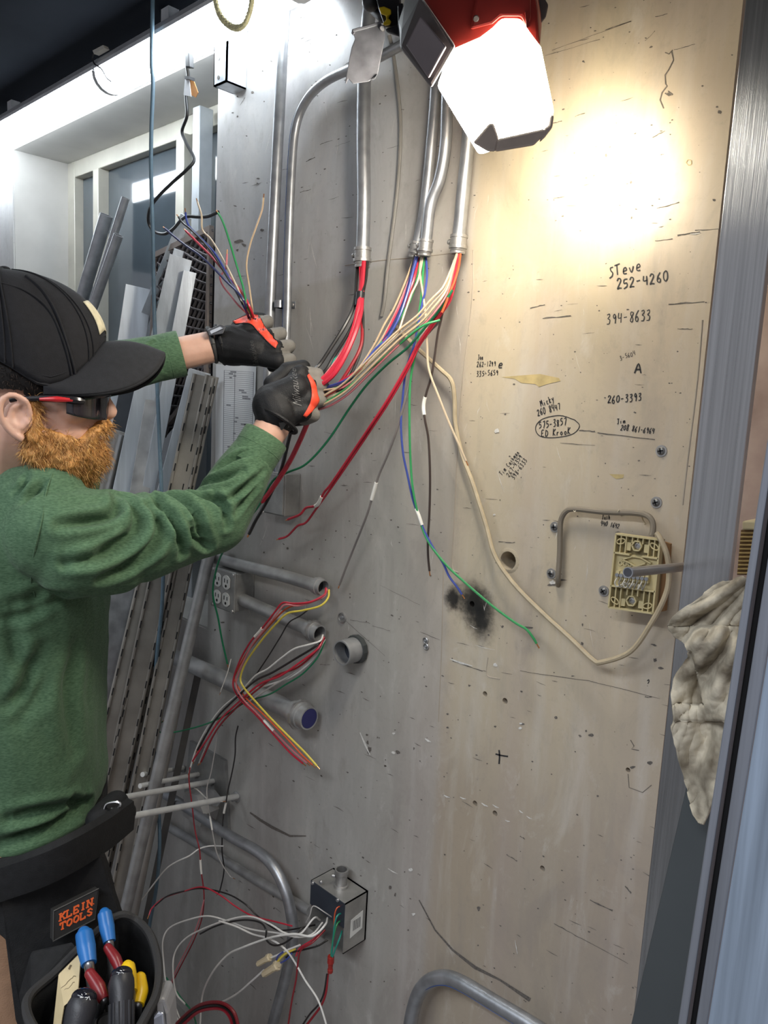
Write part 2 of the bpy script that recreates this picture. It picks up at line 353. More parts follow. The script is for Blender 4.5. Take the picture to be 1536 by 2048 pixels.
for u, v, rx, ry in ((543, 123, 4, 3), (479, 165, 4, 4), (505, 185, 4, 4), (475, 193, 3, 3), (475, 233, 3, 4), (525, 142, 3, 2), (619, 104, 3, 2), (673, 70, 3, 3), (660, 130, 3, 2), (516, 357, 5, 3), (515, 367, 4, 2), (493, 272, 4, 2), (524, 460, 7, 4), (478, 482, 14, 7), (488, 490, 8, 4), (475, 500, 4, 4), (470, 412, 5, 2),
        (1428, 400, 5, 5), (1440, 224, 6, 6), (1434, 214, 4, 3), (1338, 188, 7, 6), (1302, 94, 5, 3), (1292, 76, 4, 2), (1167, 123, 5, 3), (1212, 311, 4, 6), (1188, 351, 4, 2), (1172, 356, 4, 2), (1262, 364, 4, 5), (1270, 267, 4, 2), (1322, 262, 5, 2), (1272, 418, 4, 2), (1263, 435, 3, 4), (1464, 110, 4, 2), (1405, 172, 4, 3),
        (1412, 605, 3, 2), (1355, 703, 3, 3), (1361, 786, 4, 2), (1270, 825, 5, 2), (1107, 669, 2, 2), (1165, 1249, 3, 5), (1164, 1287, 4, 5), (1308, 1290, 9, 3), (1310, 1320, 6, 6), (1320, 1336, 10, 4), (1145, 1352, 6, 2), (1108, 1345, 2, 2), (1195, 1592, 4, 3), (1242, 1720, 3, 2), (957, 1817, 6, 7), (1124, 1741, 3, 2),
        (816, 1860, 3, 3), (780, 1775, 4, 7), (790, 1790, 3, 6), (734, 1470, 4, 3), (738, 1500, 6, 12), (735, 1485, 5, 6), (770, 1532, 3, 3), (795, 1505, 7, 6), (828, 1497, 3, 5), (790, 1460, 2, 2), (895, 1428, 4, 3), (895, 1455, 4, 3), (990, 1453, 4, 3), (938, 1371, 3, 3), (755, 1475, 2, 3), (1043, 1448, 9, 3), (1182, 1470, 8, 6), (1172, 1462, 3, 5), (1160, 1472, 5, 3), (1265, 1535, 10, 4), (1300, 1526, 8, 6), (1112, 1435, 5, 4),
        (1005, 1253, 4, 4), (1055, 1255, 18, 3), (1000, 1000, 2, 2), (694, 980, 2, 2), (690, 1075, 2, 2), (672, 1062, 3, 2), (651, 1080, 2, 2), (575, 1097, 4, 4), (528, 1105, 3, 4), (530, 1140, 6, 3), (584, 1012, 10, 2), (430, 1260, 3, 3), (440, 1355, 8, 3), (445, 1245, 8, 3), (700, 1195, 2, 3), (700, 1188, 2, 2), (1104, 1170, 16, 3), (1120, 1160, 20, 3)):
    blob(sc, u, v, rx * 0.62, ry * 0.62, random.uniform(-0.4, 0.4))
rg = random.Random(3)
for i in range(620):                            # specks all over the panel
    u = rg.uniform(440, 1400); v = rg.uniform(0, 2048)
    if v > 1000 and u > 1270: continue
    r = rg.uniform(0.4, 1.5); blob(sc, u, v, r * rg.uniform(0.8, 2.2), r, math.atan(vslope(u, v)), 6)
for i in range(150):
    u = rg.uniform(440, 1330); v = rg.uniform(0, 2048); l = rg.uniform(4, 26); s = vslope(u, v) + rg.uniform(-0.15, 0.15)
    ribbon(sc, [(u, v), (u + l * 0.5, v + l * 0.5 * s + rg.uniform(-1, 1)), (u + l, v + l * s)], [0.3, rg.uniform(0.5, 1.6), 0.3])
for u0, v0, u1, v1, w in ((900, 1318, 945, 1332, 4), (887, 1590, 900, 1595, 3), (920, 1594, 932, 1598, 2.5), (963, 1606, 976, 1613, 3), (985, 1609, 998, 1616, 2.5), (1010, 1640, 1020, 1643, 2.5), (1038, 1620, 1046, 1626, 2.5), (1053, 1632, 1064, 1638, 2), (850, 1477, 862, 1484, 4), (776, 1737, 796, 1748, 2), (1035, 1908, 1030, 1880, 1.5), (950, 1290, 990, 1300, 1.2), (940, 1250, 955, 1258, 1.0), (720, 1465, 740, 1510, 4), (1380, 468, 1400, 466, 3)):
    ribbon(ch, [(u0, v0), ((u0 + u1) / 2, (v0 + v1) / 2 + 1), (u1, v1)], [w * 0.4, w, w * 0.3], 0.0009)
for u, v, r in ((827, 1828, 4), (821, 1739, 4), (990, 1330, 5), (1040, 1456, 4), (787, 1467, 3), (787, 1505, 4), (994, 862, 6), (989, 1029, 3), (1041, 1447, 3), (1105, 1165, 6)): blob(ch, u, v, r, r * 0.7, 0, y=0.0009)
rg2 = random.Random(11)
for i in range(46):                              # long pale rub marks
    u = rg2.uniform(470, 1180); v = rg2.uniform(200, 1250); l = rg2.uniform(10, 55); a = rg2.uniform(-0.4, 0.4)
    ribbon(ch, [(u, v), (u + l * a * 0.5 + rg2.uniform(-2, 2), v + l * 0.5), (u + l * a, v + l)], [0.2, rg2.uniform(0.5, 1.4), 0.2], 0.0004)
for poly in ([(1003, 754), (1040, 751), (1080, 748), (1118, 756), (1121, 762), (1095, 768), (1078, 774), (1070, 768), (1042, 766), (1030, 758)], [(1218, 948), (1248, 949), (1246, 956), (1232, 958)]):
    st.add([P(u, v, 0.0005) for u, v in poly], [tuple(range(len(poly)))])
# the wandering crack and scribbles
ribbon(sc, [(1343, 103), (1347, 120), (1338, 138), (1330, 150), (1331, 168), (1334, 172), (1324, 185), (1320, 200), (1327, 217)], 2.2)
ribbon(sc, [(1330, 105), (1338, 108), (1345, 100)], 2.0); ribbon(sc, [(1330, 186), (1338, 192), (1336, 182), (1345, 190)], 3)
ribbon(st, [(1372, 325), (1376, 319), (1382, 321), (1383, 328), (1377, 331), (1372, 325)], 1.6)
ribbon(sc, [(1256, 1548), (1258, 1575), (1285, 1585), (1303, 1570)], 1.3); ribbon(sc, [(1261, 1480), (1268, 1492), (1263, 1498), (1278, 1501)], 1.6)
ribbon(sc, [(838, 1800), (870, 1860), (905, 1900), (950, 1935), (1000, 1960), (1060, 2000)], [2, 3, 4, 7, 4, 8])
ribbon(sc, [(500, 1625), (520, 1640), (545, 1655), (580, 1672), (612, 1672)], [3, 5, 6, 4, 2])
obj('scuff_marks', sc, scuffm, wall, smooth=False)['kind'] = 'stuff'
obj('paint_chips', ch, chipm, wall, smooth=False)['kind'] = 'stuff'
obj('tan_stain', st, stainm, wall, smooth=False)
# raised paint edges and panel seams
sm = MB()
for pts, r in (([(946, 500), (944, 600), (925, 760), (915, 900), (908, 1050), (904, 1132), (918, 1146)], 0.0012), ([(690, 531), (760, 521), (830, 515), (930, 503)], 0.0009), ([(887, 1130), (883, 1300), (877, 1443)], 0.0010), ([(976, 1315), (974, 1350), (1000, 1358)], 0.0009), ([(1405, 640), (1395, 760), (1378, 900), (1365, 1010)], 0.0011)):
    sm.tube(PL(pts, 0.0), r, 6, 4)
obj('paint_ridge', sm, M('paint_ridge', (0.36, 0.31, 0.25), 0.5), wall)
# box the hole opens into
mb = MB(); q = P(1017, 1121)
obj('hole_lip', MB().lathe((q.x, 0.0, q.z), (0, -1, 0), [(0.0146, 0.0), (0.0146, 0.0012), (0.0175, 0.0012), (0.0205, 0.0)], 18, cap=False), M('torn_plaster', (0.40, 0.34, 0.25), 0.8, bump=0.4, bs=300), wall)

# ---- handwriting on the panel: a stroke alphabet
SF = {'0': [[(.5, .95), (.15, .75), (.1, .3), (.35, .02), (.65, .25), (.68, .7), (.5, .95)]], '1': [[(.4, 1), (.38, 0)]], '2': [[(.1, .75), (.3, .98), (.6, .9), (.6, .65), (.1, .05), (.35, .08), (.75, .02)]],
      '3': [[(.1, .9), (.5, .98), (.55, .75), (.25, .55), (.6, .4), (.5, .05), (.08, .02)]], '4': [[(.15, 1), (.1, .5), (.65, .5)], [(.6, .95), (.58, 0)]], '5': [[(.7, .97), (.22, .95), (.18, .58), (.55, .58), (.62, .25), (.1, .0)]],
      '6': [[(.6, 1), (.2, .6), (.12, .2), (.4, 0), (.6, .22), (.4, .45), (.15, .3)]], '7': [[(.1, .92), (.65, .97), (.35, 0)]], '8': [[(.6, .9), (.25, .95), (.2, .7), (.6, .3), (.45, .02), (.15, .2), (.6, .75), (.6, .9)]],
      '9': [[(.6, .75), (.35, .98), (.15, .75), (.35, .52), (.6, .75), (.5, 0)]], '-': [[(.05, .45), (.6, .48)]], '.': [[(.2, .05), (.25, .02)]], ' ': [],
      'S': [[(.7, .95), (.3, .9), (.35, .6), (.55, .35), (.4, .05), (.0, -.1)]], 'T': [[(.35, .95), (.3, .05)], [(0, .92), (.8, 1)]], 'e': [[(.1, .3), (.6, .38), (.5, .62), (.2, .5), (.15, .1), (.6, .05)]], 'u': [[(.1, .55), (.15, .1), (.45, .05), (.6, .55), (.62, .0)]], 'v': [[(.05, .55), (.3, .02), (.65, .6)]],
      'A': [[(.05, 0), (.35, 1), (.7, 0)], [(.15, .4), (.6, .4)]], 'J': [[(.1, 1), (.8, .98)], [(.5, .98), (.45, .1), (.1, .1)]], 'o': [[(.35, .55), (.1, .3), (.35, .02), (.6, .3), (.35, .55)]], 'n': [[(.1, .55), (.12, 0)], [(.12, .4), (.4, .58), (.5, .0)]],
      'i': [[(.3, .55), (.3, 0)], [(.33, .8), (.35, .85)]], 'm': [[(.05, .5), (.08, 0)], [(.08, .4), (.3, .55), (.35, .0)], [(.35, .4), (.6, .55), (.65, 0)]], 'M': [[(.05, 0), (.15, .95), (.4, .4), (.65, 1), (.75, 0)]], 'c': [[(.55, .5), (.2, .5), (.15, .1), (.55, .05)]], 'k': [[(.15, 1), (.12, 0)], [(.55, .6), (.15, .3), (.6, .0)]], 'y': [[(.1, .6), (.35, .2)], [(.65, .65), (.2, -.35)]],
      'E': [[(.65, .95), (.15, .92), (.12, .03), (.65, .05)], [(.13, .5), (.5, .52)]], 'D': [[(.15, 1), (.12, 0), (.6, .2), (.6, .75), (.1, .98)]], 'K': [[(.15, 1), (.1, 0)], [(.7, .95), (.15, .45), (.7, .0)]], 'r': [[(.15, .55), (.15, 0)], [(.15, .4), (.5, .55)]], 'C': [[(.65, .85), (.3, .95), (.1, .5), (.3, .05), (.65, .1)]], 'a': [[(.55, .5), (.2, .5), (.12, .15), (.4, .05), (.55, .5), (.6, .0)]], 's': [[(.5, .55), (.2, .45), (.5, .2), (.1, .02)]], 'h': [[(.12, 1), (.1, 0)], [(.1, .4), (.45, .5), (.5, 0)]], 'w': [[(.05, .55), (.2, .02), (.35, .4), (.5, .02), (.7, .6)]], '?': [[(.1, .8), (.4, 1), (.5, .7), (.3, .4)], [(.3, .1), (.31, .05)]]}
def write(lines, w=2.4, seed=1, extra=()):
    rg = random.Random(seed); mb = MB()
    for text, u0, v0, u1, v1, h in lines:
        dx, dy = u1 - u0, v1 - v0; L = math.hypot(dx, dy); ex, ey = dx / L, dy / L; adv = L / len(text)
        nx, ny = ey, -ex
        for i, chx in enumerate(text):
            jx, jy, js = rg.uniform(-.05, .05), rg.uniform(-.06, .06), rg.uniform(.9, 1.1)
            for strk in SF[chx]:
                px = []
                for x, y in strk:
                    a = (i + 0.08 + jx + x * 1.0) * adv; b = (y + jy) * h * js; a += b * 0.12
                    px.append((u0 + ex * a + nx * b, v0 + ey * a + ny * b, 0))
                sm_ = catmull(px, 4) if len(px) > 2 else px
                ribbon(mb, [(q[0], q[1]) for q in sm_], w)
    for px, ww in extra: ribbon(mb, [(q[0], q[1]) for q in catmull([(a, b, 0) for a, b in px], 5)], ww)
    return obj('handwriting', mb, inkm, wall, smooth=False)
write([('STeve', 1217, 556, 1285, 540, 21), ('252-4260', 1232, 580, 1338, 562, 21)], 2.6, 2)
write([('394-8633', 1212, 649, 1303, 641, 21)], 1.9, 3)
write([('3-5604', 1240, 721, 1272, 710, 9)], 1.0, 4)
write([('A', 1266, 747, 1286, 747, 18)], 3.0, 5)
write([('260-3393', 1214, 807, 1284, 801, 15)], 2.0, 6)
write([('Jim', 1233, 848, 1252, 846, 10), ('208.861-6964', 1240, 860, 1308, 868, 12)], 1.5, 7)
write([('Micky', 1082, 814, 1110, 802, 13), ('260 8447', 1075, 832, 1122, 818, 13)], 1.7, 8)
write([('575-3857', 1077, 857, 1134, 850, 14), ('ED KrooK', 1082, 873, 1142, 868, 13)], 1.7, 9, [([(1150, 840), (1120, 831), (1085, 838), (1071, 855), (1080, 872), (1110, 875), (1145, 868), (1159, 852), (1150, 840)], 1.5)])
write([('Jon', 955, 720, 967, 719, 10), ('262-1299', 953, 734, 992, 732, 10), ('335-5659', 952, 753, 997, 750, 11)], 1.3, 10)
write([('e', 995, 737, 1008, 736, 15)], 2.2, 11)
write([('Tim Cashman', 1004, 952, 1040, 905, 9), ('267-4359', 1018, 955, 1046, 913, 9), ('398-6333', 1028, 960, 1055, 920, 9)], 1.1, 12)
write([('Josh', 1203, 1039, 1221, 1038, 10), ('440 1642', 1200, 1051, 1238, 1057, 10)], 1.3, 13)
write([], 2, 14, [([(991, 1508), (1003, 1511), (1016, 1513)], 3), ([(998, 1500), (999, 1512), (998, 1528)], 3)])
write([('?', 1291, 1372, 1300, 1372, 13)], 1.6, 15)

# ---- rest of the shell
conc = M('shop_floor', (0.20, 0.195, 0.19), 0.6, 0, 0.25, 4, 0.2, 60)
ceilm = M('dark_ceiling', (0.016, 0.019, 0.025), 0.95, 0, 0.15, 5, spec=0.04)
recess = M('recess_paint', (0.46, 0.45, 0.43), 0.5, 0, 0.12, 6, 0.08, 60)
framem = M('window_frame_paint', (0.46, 0.44, 0.38), 0.42, 0.2, 0.12, 10)
structure(obj('floor', MB().box((-5, -4.2, -0.05), (2.2, 0.4, 0)), conc, smooth=False))
structure(obj('ceiling', MB().box((-5, -1.5, CZ), (0.6, 0.4, CZ + 0.04)), ceilm, smooth=False))
pink = M('pink_plaster', (0.50, 0.34, 0.28), 0.7, 0, 0.3, 14, 0.3, 50, col2=(0.60, 0.46, 0.38))
structure(obj('wall_right', MB().box((XE, 0.03, 0), (1.2, 0.16, CZ)), pink, smooth=False))
mb = MB(); RB = 0.205
e_ = 0.004; mb.box((XL - 0.02, e_, SILL - .02), (XL + e_, RB + .03, SZ + .02)); mb.box((XL + e_, e_, SZ - e_), (XR - e_, RB + .03, SZ + 0.02)); mb.box((XL + e_, e_, SILL - 0.02), (XR - e_, RB + .03, SILL + e_)); mb.box((XR - e_, e_, SILL - .02), (XR + 0.02, RB + .03, SZ + .02))
structure(obj('trim_1', mb, recess, smooth=False))
# window at the back of the recess: frame, mullion, sliding sash, dark glass
win = structure(thing('window_1', None, None, ((XL + XR) / 2, RB, SILL)))
mb = MB(); fx0, fx1, zt, zb = XL + 0.004, XR - 0.004, SZ - 0.004, SILL
mb.box((fx0, RB - 0.03, zb), (fx0 + 0.05, RB + 0.02, zt)); mb.box((fx1 - 0.05, RB - 0.03, zb), (fx1, RB + 0.02, zt)); mb.box((fx0 + 0.05, RB - 0.029, zt - 0.05), (fx1 - 0.05, RB + 0.02, zt)); mb.box((fx0 + 0.05, RB - 0.029, zb), (fx1 - 0.05, RB + 0.02, zb + 0.05))
obj('window_frame', mb, framem, win, bevel=0.002)
mx = P(212, 400, -RB).x
mb = MB(); mb.box((mx - 0.018, RB - 0.035, zb + 0.05), (mx + 0.018, RB + 0.01, zt - 0.05)); obj('mullion', mb, framem, win, bevel=0.002)
sx = P(392, 330, -RB).x
mb = MB(); mb.box((sx - 0.02, RB - 0.05, zb + 0.05), (sx + 0.02, RB + 0.005, zt - 0.05)); obj('sash_stile', mb, framem, win, bevel=0.002)
sx2 = P(413, 330, -0.15).x
mb = MB(); mb.box((sx2 - 0.02, 0.12, zb), (sx2 + 0.012, 0.16, zt - 0.02)); obj('sash_stile', mb, M('pale_frame', (0.42, 0.45, 0.48), 0.4, 0.3), win, bevel=0.002)
glass = M('dark_glass', (0.06, 0.075, 0.088), 0.06, 0, 0.25, 3, spec=0.9)
mb = MB(); mb.box((fx0 + 0.045, RB, zb + 0.045), (fx1 - 0.045, RB + 0.006, zt - 0.045)); obj('pane', mb, glass, win, smooth=False)
# ------------------------------------------------------------------ LED batten over the window
ledm = EM('led_tube', (0.86, 0.94, 1.0), LED_STRENGTH)
wht = M('white_enamel', (0.75, 0.77, 0.8), 0.35)
def batten(x0, x1, label):
    t = thing('led_batten', label, 'light fixture', ((x0 + x1) / 2, -0.065, 2.36), None)
    LZ = 2.338
    mb = MB(); mb.hexa([(x0, -0.030, LZ), (x0, -0.115, LZ), (x0, -0.115, LZ + .008), (x0, -0.100, LZ + .030), (x0, -0.045, LZ + .030), (x0, -0.030, LZ + .008)], (x1 - x0, 0, 0)); obj('housing', mb, wht, t, smooth=False)
    mb = MB(); n = 9; q = []
    for i in range(n + 1):
        a = math.pi * i / n; q.append((x0 + 0.004, -0.0725 - 0.042 * math.cos(a), LZ - .001 - 0.040 * math.sin(a)))
    mb.hexa(q, (x1 - x0 - 0.008, 0, 0)); obj('diffuser', mb, ledm, t, auto=True)
    for xx in (x0, x1 - 0.004):
        q2 = [(xx, p[1] * 1.0, p[2] - (0.002 if p[2] < LZ - .01 else 0)) for p in q]
        obj('end_cap', MB().hexa(q2, (0.004, 0, 0)), wht, t, smooth=False)
    k = 0
    while x0 + 0.25 + 0.9 * k < x1:
        xx = x0 + 0.25 + 0.9 * k; k += 1; obj('hanger', MB().box((xx, -0.085, LZ + .029), (xx + .03, -0.06, CZ)), wht, t, smooth=False)
    return t
jx = P(222, 120, 0.07).x
batten(jx + 0.003, -1.16, 'lit white tube light above the window, right run behind the yellow rope')
batten(-3.6, jx - 0.003, 'lit white tube light above the window, left run reaching the picture edge')
q = P(200, 97, 0.13)
t = thing('cable_clip', 'small pale plastic clip hanging where the two lit tubes meet', 'clip', q)
obj('clip_body', MB().hexa([P(185, 101, 0.12), P(206, 90, 0.12), P(209, 96, 0.12), P(188, 108, 0.12)], (0, 0.012, 0)), M('aged_white', (0.66, 0.64, 0.58), 0.5), t, smooth=False)
obj('jumper_lead', MB().tube(PL([(187, 108, 0.115), (185, 118, 0.115), (190, 129, 0.115), (203, 138, 0.115), (213, 155, 0.105), (222, 163, 0.1)]), 0.0018, 6), blackp, t)

# rope loop
ropem = M('yellow_rope', (0.84, 0.79, 0.48), 0.85, 0, 0.2, 150, 0.6, 400)
mb = MB(); base = PL([(430, -22, 0.17), (432, 5, 0.17), (440, 30, 0.17), (455, 48, 0.17), (472, 56, 0.17), (487, 50, 0.17), (497, 30, 0.17), (503, 5, 0.17), (504, -22, 0.17)])
cv = catmull(base, 12)
for s in range(3):
    pts = []
    for i, p in enumerate(cv):
        a = i * 0.55 + s * 2.094; pts.append(p + Vector((math.cos(a) * 0.0028, 0, math.sin(a) * 0.0028)))
    mb.tube(pts, 0.0034, 7, 1)
mb.tube(PL([(480, 54, 0.17), (481, 62, 0.168), (482, 72, 0.17)]), 0.0005, 4, 2)
rg = random.Random(5)
for i in range(90):
    p = cv[rg.randrange(len(cv))]; d = Vector((rg.uniform(-1, 1), rg.uniform(-1, 1), rg.uniform(-1, 1))) * 0.009; mb.tube([p, p + d], 0.00035, 3, 1)
tag(obj('rope', mb, ropem), 'frayed yellow rope loop hanging in front of the tube light', 'rope')

# channel end bracket at the left edge of the panel
t = thing('channel_bracket', 'short pale metal channel hanging at the left edge of the panel below the tube light', 'bracket', P(443, 100, 0.02))
z0, z1 = P(443, 180, 0.03).z, CZ
xa, xb = P(427, 170, 0.05).x, P(452, 165, 0.05).x
mb = MB(); mb.box((xa, -0.05, z0), (xb, -0.046, z1)); mb.box((xa, -0.05, z0), (xa + 0.003, -0.001, z1)); mb.box((xb - 0.003, -0.05, z0), (xb, -0.001, z1)); mb.box((xa, -0.05, z0), (xb, -0.001, z0 + 0.003))
obj('channel', mb, alu, t, smooth=False)
for u, v in ((438, 76), (438, 117), (437, 155)):
    p = P(u, v, 0.05); obj('slot', MB().lathe(p + Vector((0, -0.0002, 0)), (0, -1, 0), [(0.004, 0), (0.004, 0.0006)], 12), M('slot_dark', (0.12, 0.11, 0.1), 0.6), t)

# ------------------------------------------------------------------ work lamp
lampm = EM('lamp_diffuser', (1.0, 0.94, 0.82), LAMP_STRENGTH); lampr = EM('lamp_diffuser_rear', (1.0, 0.89, 0.68), LAMP_REAR)
redm = M('red_plastic', (0.27, 0.026, 0.02), 0.42, 0, 0.1, 20, 0.05, 200)
bez = M('lamp_bezel', (0.075, 0.062, 0.06), 0.5, 0, 0.15, 30)
t = thing('work_lamp', 'lit red and white work lamp hanging at top centre, clamped to the conduit', 'lamp', C(980, 150, 0.93))
fr = [(900, 100), (960, 74), (985, 55), (1003, 36), (1042, 37), (1058, 62), (1082, 94), (1108, 222), (1100, 250), (1068, 272), (958, 310), (874, 172)]
cx, cy = 990, 180
ptsF = [C(u, v, 0.865) for u, v in fr]
ptsB = [C(cx + (u - cx) * 0.95 + 6, cy + (v - cy) * 0.95 + 4, 0.985) for u, v in fr]
mb = MB(); n = len(fr); mb.add(ptsF + ptsB, [tuple(range(n)), tuple(range(n, 2 * n))[::-1]] + [(i, i + n, (i + 1) % n + n, (i + 1) % n) for i in range(n)])
mb.m = [0, 1] + [{9: 2, 10: 3, 11: 3}.get(i, 1) for i in range(n)]
o = obj('diffuser', mb, [lampm, lampr, EM('lamp_diffuser_base', (1.0, 0.92, 0.76), LAMP_SIDE), EM('lamp_diffuser_side', (1.0, 0.94, 0.82), LAMP_SIDE * 2.6)], t, smooth=False); b = o.modifiers.new('bevel', 'BEVEL'); b.width = 0.004; b.segments = 2
l = bpy.data.lights.new('hot_spot_fill', 'SPOT'); l.energy = HOT_SPOT_FILL; l.color = (1.0, 0.88, 0.66); l.spot_size = math.radians(125); l.spot_blend = 1.0; l.shadow_soft_size = 0.03  # added spot beside the lamp that brightens the hot spot on the wall
lo = bpy.data.objects.new('hot_spot_fill', l); COL.objects.link(lo); lo.location = P(1128, 288, 0.13); lo.rotation_euler = (P(1195, 345) - P(1128, 288, 0.13)).to_track_quat('-Z', 'Y').to_euler()
# dark bumper wrapping the lower edge of the lit head
mb = MB()
mb.hexa(CL([(945, 285), (978, 246), (988, 246), (998, 275), (992, 303), (975, 303)], 0.852), C(990, 300, 0.89) - C(990, 300, 0.852))
mb.hexa(CL([(996, 277), (1087, 257), (1092, 266), (1068, 291), (990, 304)], 0.850), C(990, 300, 0.89) - C(990, 300, 0.850))
mb.hexa(CL([(1087, 257), (1097, 250), (1099, 231), (1108, 229), (1105, 255), (1090, 275), (1078, 286)], 0.850), C(1090, 260, 0.89) - C(1090, 260, 0.850))
obj('bumper', mb, M('lamp_bumper', (0.52, 0.44, 0.38), 0.55, 0, 0.12, 30), t, smooth=False, bevel=0.0025)
# red collar and housing
mb = MB(); mb.hull(CL([(852, -70), (845, 0), (908, 106), (935, 84), (985, 50), (1002, 33), (1042, 33), (1062, 62), (1080, 90), (1076, 20), (1062, -70)], 0.875) + CL([(860, -70), (852, 0), (905, 98), (1078, 88), (1085, 30), (1060, -70)], 1.0))
obj('housing', mb, redm, t, smooth=False, bevel=0.004)
mb = MB(); mb.hexa(CL([(990, -60), (1062, -60), (1062, 35), (1055, 58), (1042, 33), (1002, 33), (985, 48), (940, 60), (960, -60)], 0.868), C(1000, 0, 0.9) - C(1000, 0, 0.868)); obj('collar', mb, redm, t, smooth=False, bevel=0.003)
obj('collar_lug', MB().hexa(CL([(1050, 24), (1056, 22), (1060, 52), (1053, 56)], 0.862), C(1000, 0, 0.9) - C(1000, 0, 0.868)), redm, t, smooth=False)
obj('dimple', MB().lathe(C(952, 37, 0.866), C(952, 37, 1) - C(952, 37, 1.1), [(0.0035, 0), (0.0025, 0.002)], 12), bez, t)
obj('hinge_ear', MB().hexa(CL([(1070, -10), (1088, -5), (1097, 10), (1092, 35), (1078, 52), (1076, 20)], 0.95), C(1085, 20, 1.0) - C(1085, 20, 0.95)), bez, t, smooth=False, bevel=0.002)
# dark side head with a grey lens, switched off
head = CL([(842, -10, 0.842), (912, 92, 0.842), (863, 177, 0.872), (801, 97, 0.885), (803, 60, 0.885)])
back = CL([(838, -10, 0.93), (905, 95, 0.93), (862, 170, 0.95), (808, 95, 0.965), (797, 40, 0.965), (812, -10, 0.965)])
sh = obj('side_head', MB().hull(head + back), bez, t, smooth=False, bevel=0.004)
a, b_, c_, d_ = head[0], head[1], head[2], head[3]
nn = (b_ - a).cross(d_ - a).normalized(); nn = nn if nn.dot(CAMP - a) > 0 else -nn
def onhead(u, v, off):
    d = (C(u, v, 1) - CAMP).normalized(); k = (c_ - CAMP).dot(nn) / d.dot(nn); return CAMP + d * k + nn * off
mb = MB(); mb.hexa([onhead(u, v, 0.006) for u, v in ((846, 32), (897, 94), (862, 157), (817, 90))], -nn * 0.004)
obj('lens', mb, M('off_lens', (0.20, 0.17, 0.18), 0.35), sh, smooth=False, bevel=0.002)
# arm, clamp with yellow lever, steel clamp plate
mb = MB(); mb.hexa(CL([(770, 58, 0.98), (802, 48, 0.98), (803, 75, 0.98), (775, 66, 0.98)]), C(780, 50, 1.03) - C(780, 50, 0.98)); mb.hexa(CL([(748, -20, 1.05), (802, -20, 1.05), (803, 60, 1.05), (770, 55, 1.05), (758, 20, 1.05)]), C(780, 20, 1.12) - C(780, 20, 1.05))
mb.hexa(CL([(795, 10, 0.96), (806, 5, 0.96), (806, 90, 0.96), (797, 70, 0.96)]), C(800, 50, 1.05) - C(800, 50, 0.96))
obj('arm', mb, blackp, t, smooth=False, bevel=0.002)
mb = MB()
mb.cap(C(741, 5, 1.08), C(742, 5, 1.28), 0.012, 0.012); mb.cap(C(768, 30, 1.1), C(741, 5, 1.12), 0.011)
obj('clamp_jaw', mb, blackp, t)
yl = M('yellow_plastic', (0.72, 0.52, 0.02), 0.4, 0, 0.1, 30)
obj('clamp_lever', MB().hexa(CL([(757, 15), (768, 13), (782, 19), (783, 28), (775, 35), (783, 43), (780, 50), (768, 52), (765, 47), (773, 40), (772, 32), (762, 28)], 1.03), C(770, 30, 1.05) - C(770, 30, 1.03)), yl, t, smooth=False, bevel=0.0015)
plm = M('scuffed_zinc_plate', (0.17, 0.17, 0.185), 0.48, 0.55, 0.25, 45, 0.15, 100)
pl = obj('clamp_plate', MB().hexa(CL([(705, 64), (731, 58), (762, 47), (768, 57), (770, 72), (766, 95), (755, 150), (748, 155), (738, 163), (706, 168), (697, 158), (692, 168), (690, 166), (698, 120), (703, 95), (710, 78)], 1.02), C(740, 100, 1.024) - C(740, 100, 1.02)), plm, t, smooth=False, bevel=0.0008)
obj('plate_tab', MB().hexa(CL([(743, 158), (748, 157), (755, 148), (751, 157), (747, 160)], 1.017), C(740, 100, 1.024) - C(740, 100, 1.02)), plm, t, smooth=False)
obj('plate_lip', MB().tube(CL([(708, 68), (706, 62), (728, 56), (762, 46)], 1.02), 0.0022, 6, 2), plm, t)
obj('plate_screw', MB().lathe(C(765, 56, 1.018), C(765, 56, 0.9) - C(765, 56, 1), [(0.004, 0), (0.003, 0.003)], 10), castm, t)

# ------------------------------------------------------------------ conduits
def coupling(name, a, d, r, par, L=0.03, n=24, screw=True):
    d = d.normalized(); mb = MB()
    mb.lathe(a, d, [(r * 1.02, 0), (r * 1.32, 0.0005), (r * 1.32, L * 0.16), (r * 1.22, L * 0.18), (r * 1.22, L * 0.55), (r * 1.38, L * 0.57), (r * 1.38, L * 0.72), (r * 1.15, L * 0.74), (r * 1.12, L * 0.80), (r * 1.18, L * 0.82), (r * 1.12, L * 0.87), (r * 1.17, L * 0.92), (r * 1.1, L), (r * 0.86, L), (r * 0.86, L * 0.3)], n, cap=False)
    mb.lathe(a + d * L * 0.3, d, [(r * 0.86, 0), (r * 0.86, 0.001)], n)
    for i in range(5):
        t2 = 2 * math.pi * i / 5
    o = obj(name, mb, castm, par)
    if screw:
        s = d.cross(OUT).normalized(); s = s if s.x < 0 else -s
        mb = MB(); mb.lathe(a + d * L * 0.35 + s * r * 1.1 + OUT * r * 0.3, s, [(r * 0.28, 0), (r * 0.28, r * 0.35), (r * 0.38, r * 0.36), (r * 0.34, r * 0.65), (r * 0.1, r * 0.66)], 10)
        mb.box_ = None; obj('clamp_screw', mb, castm, o)
    return o
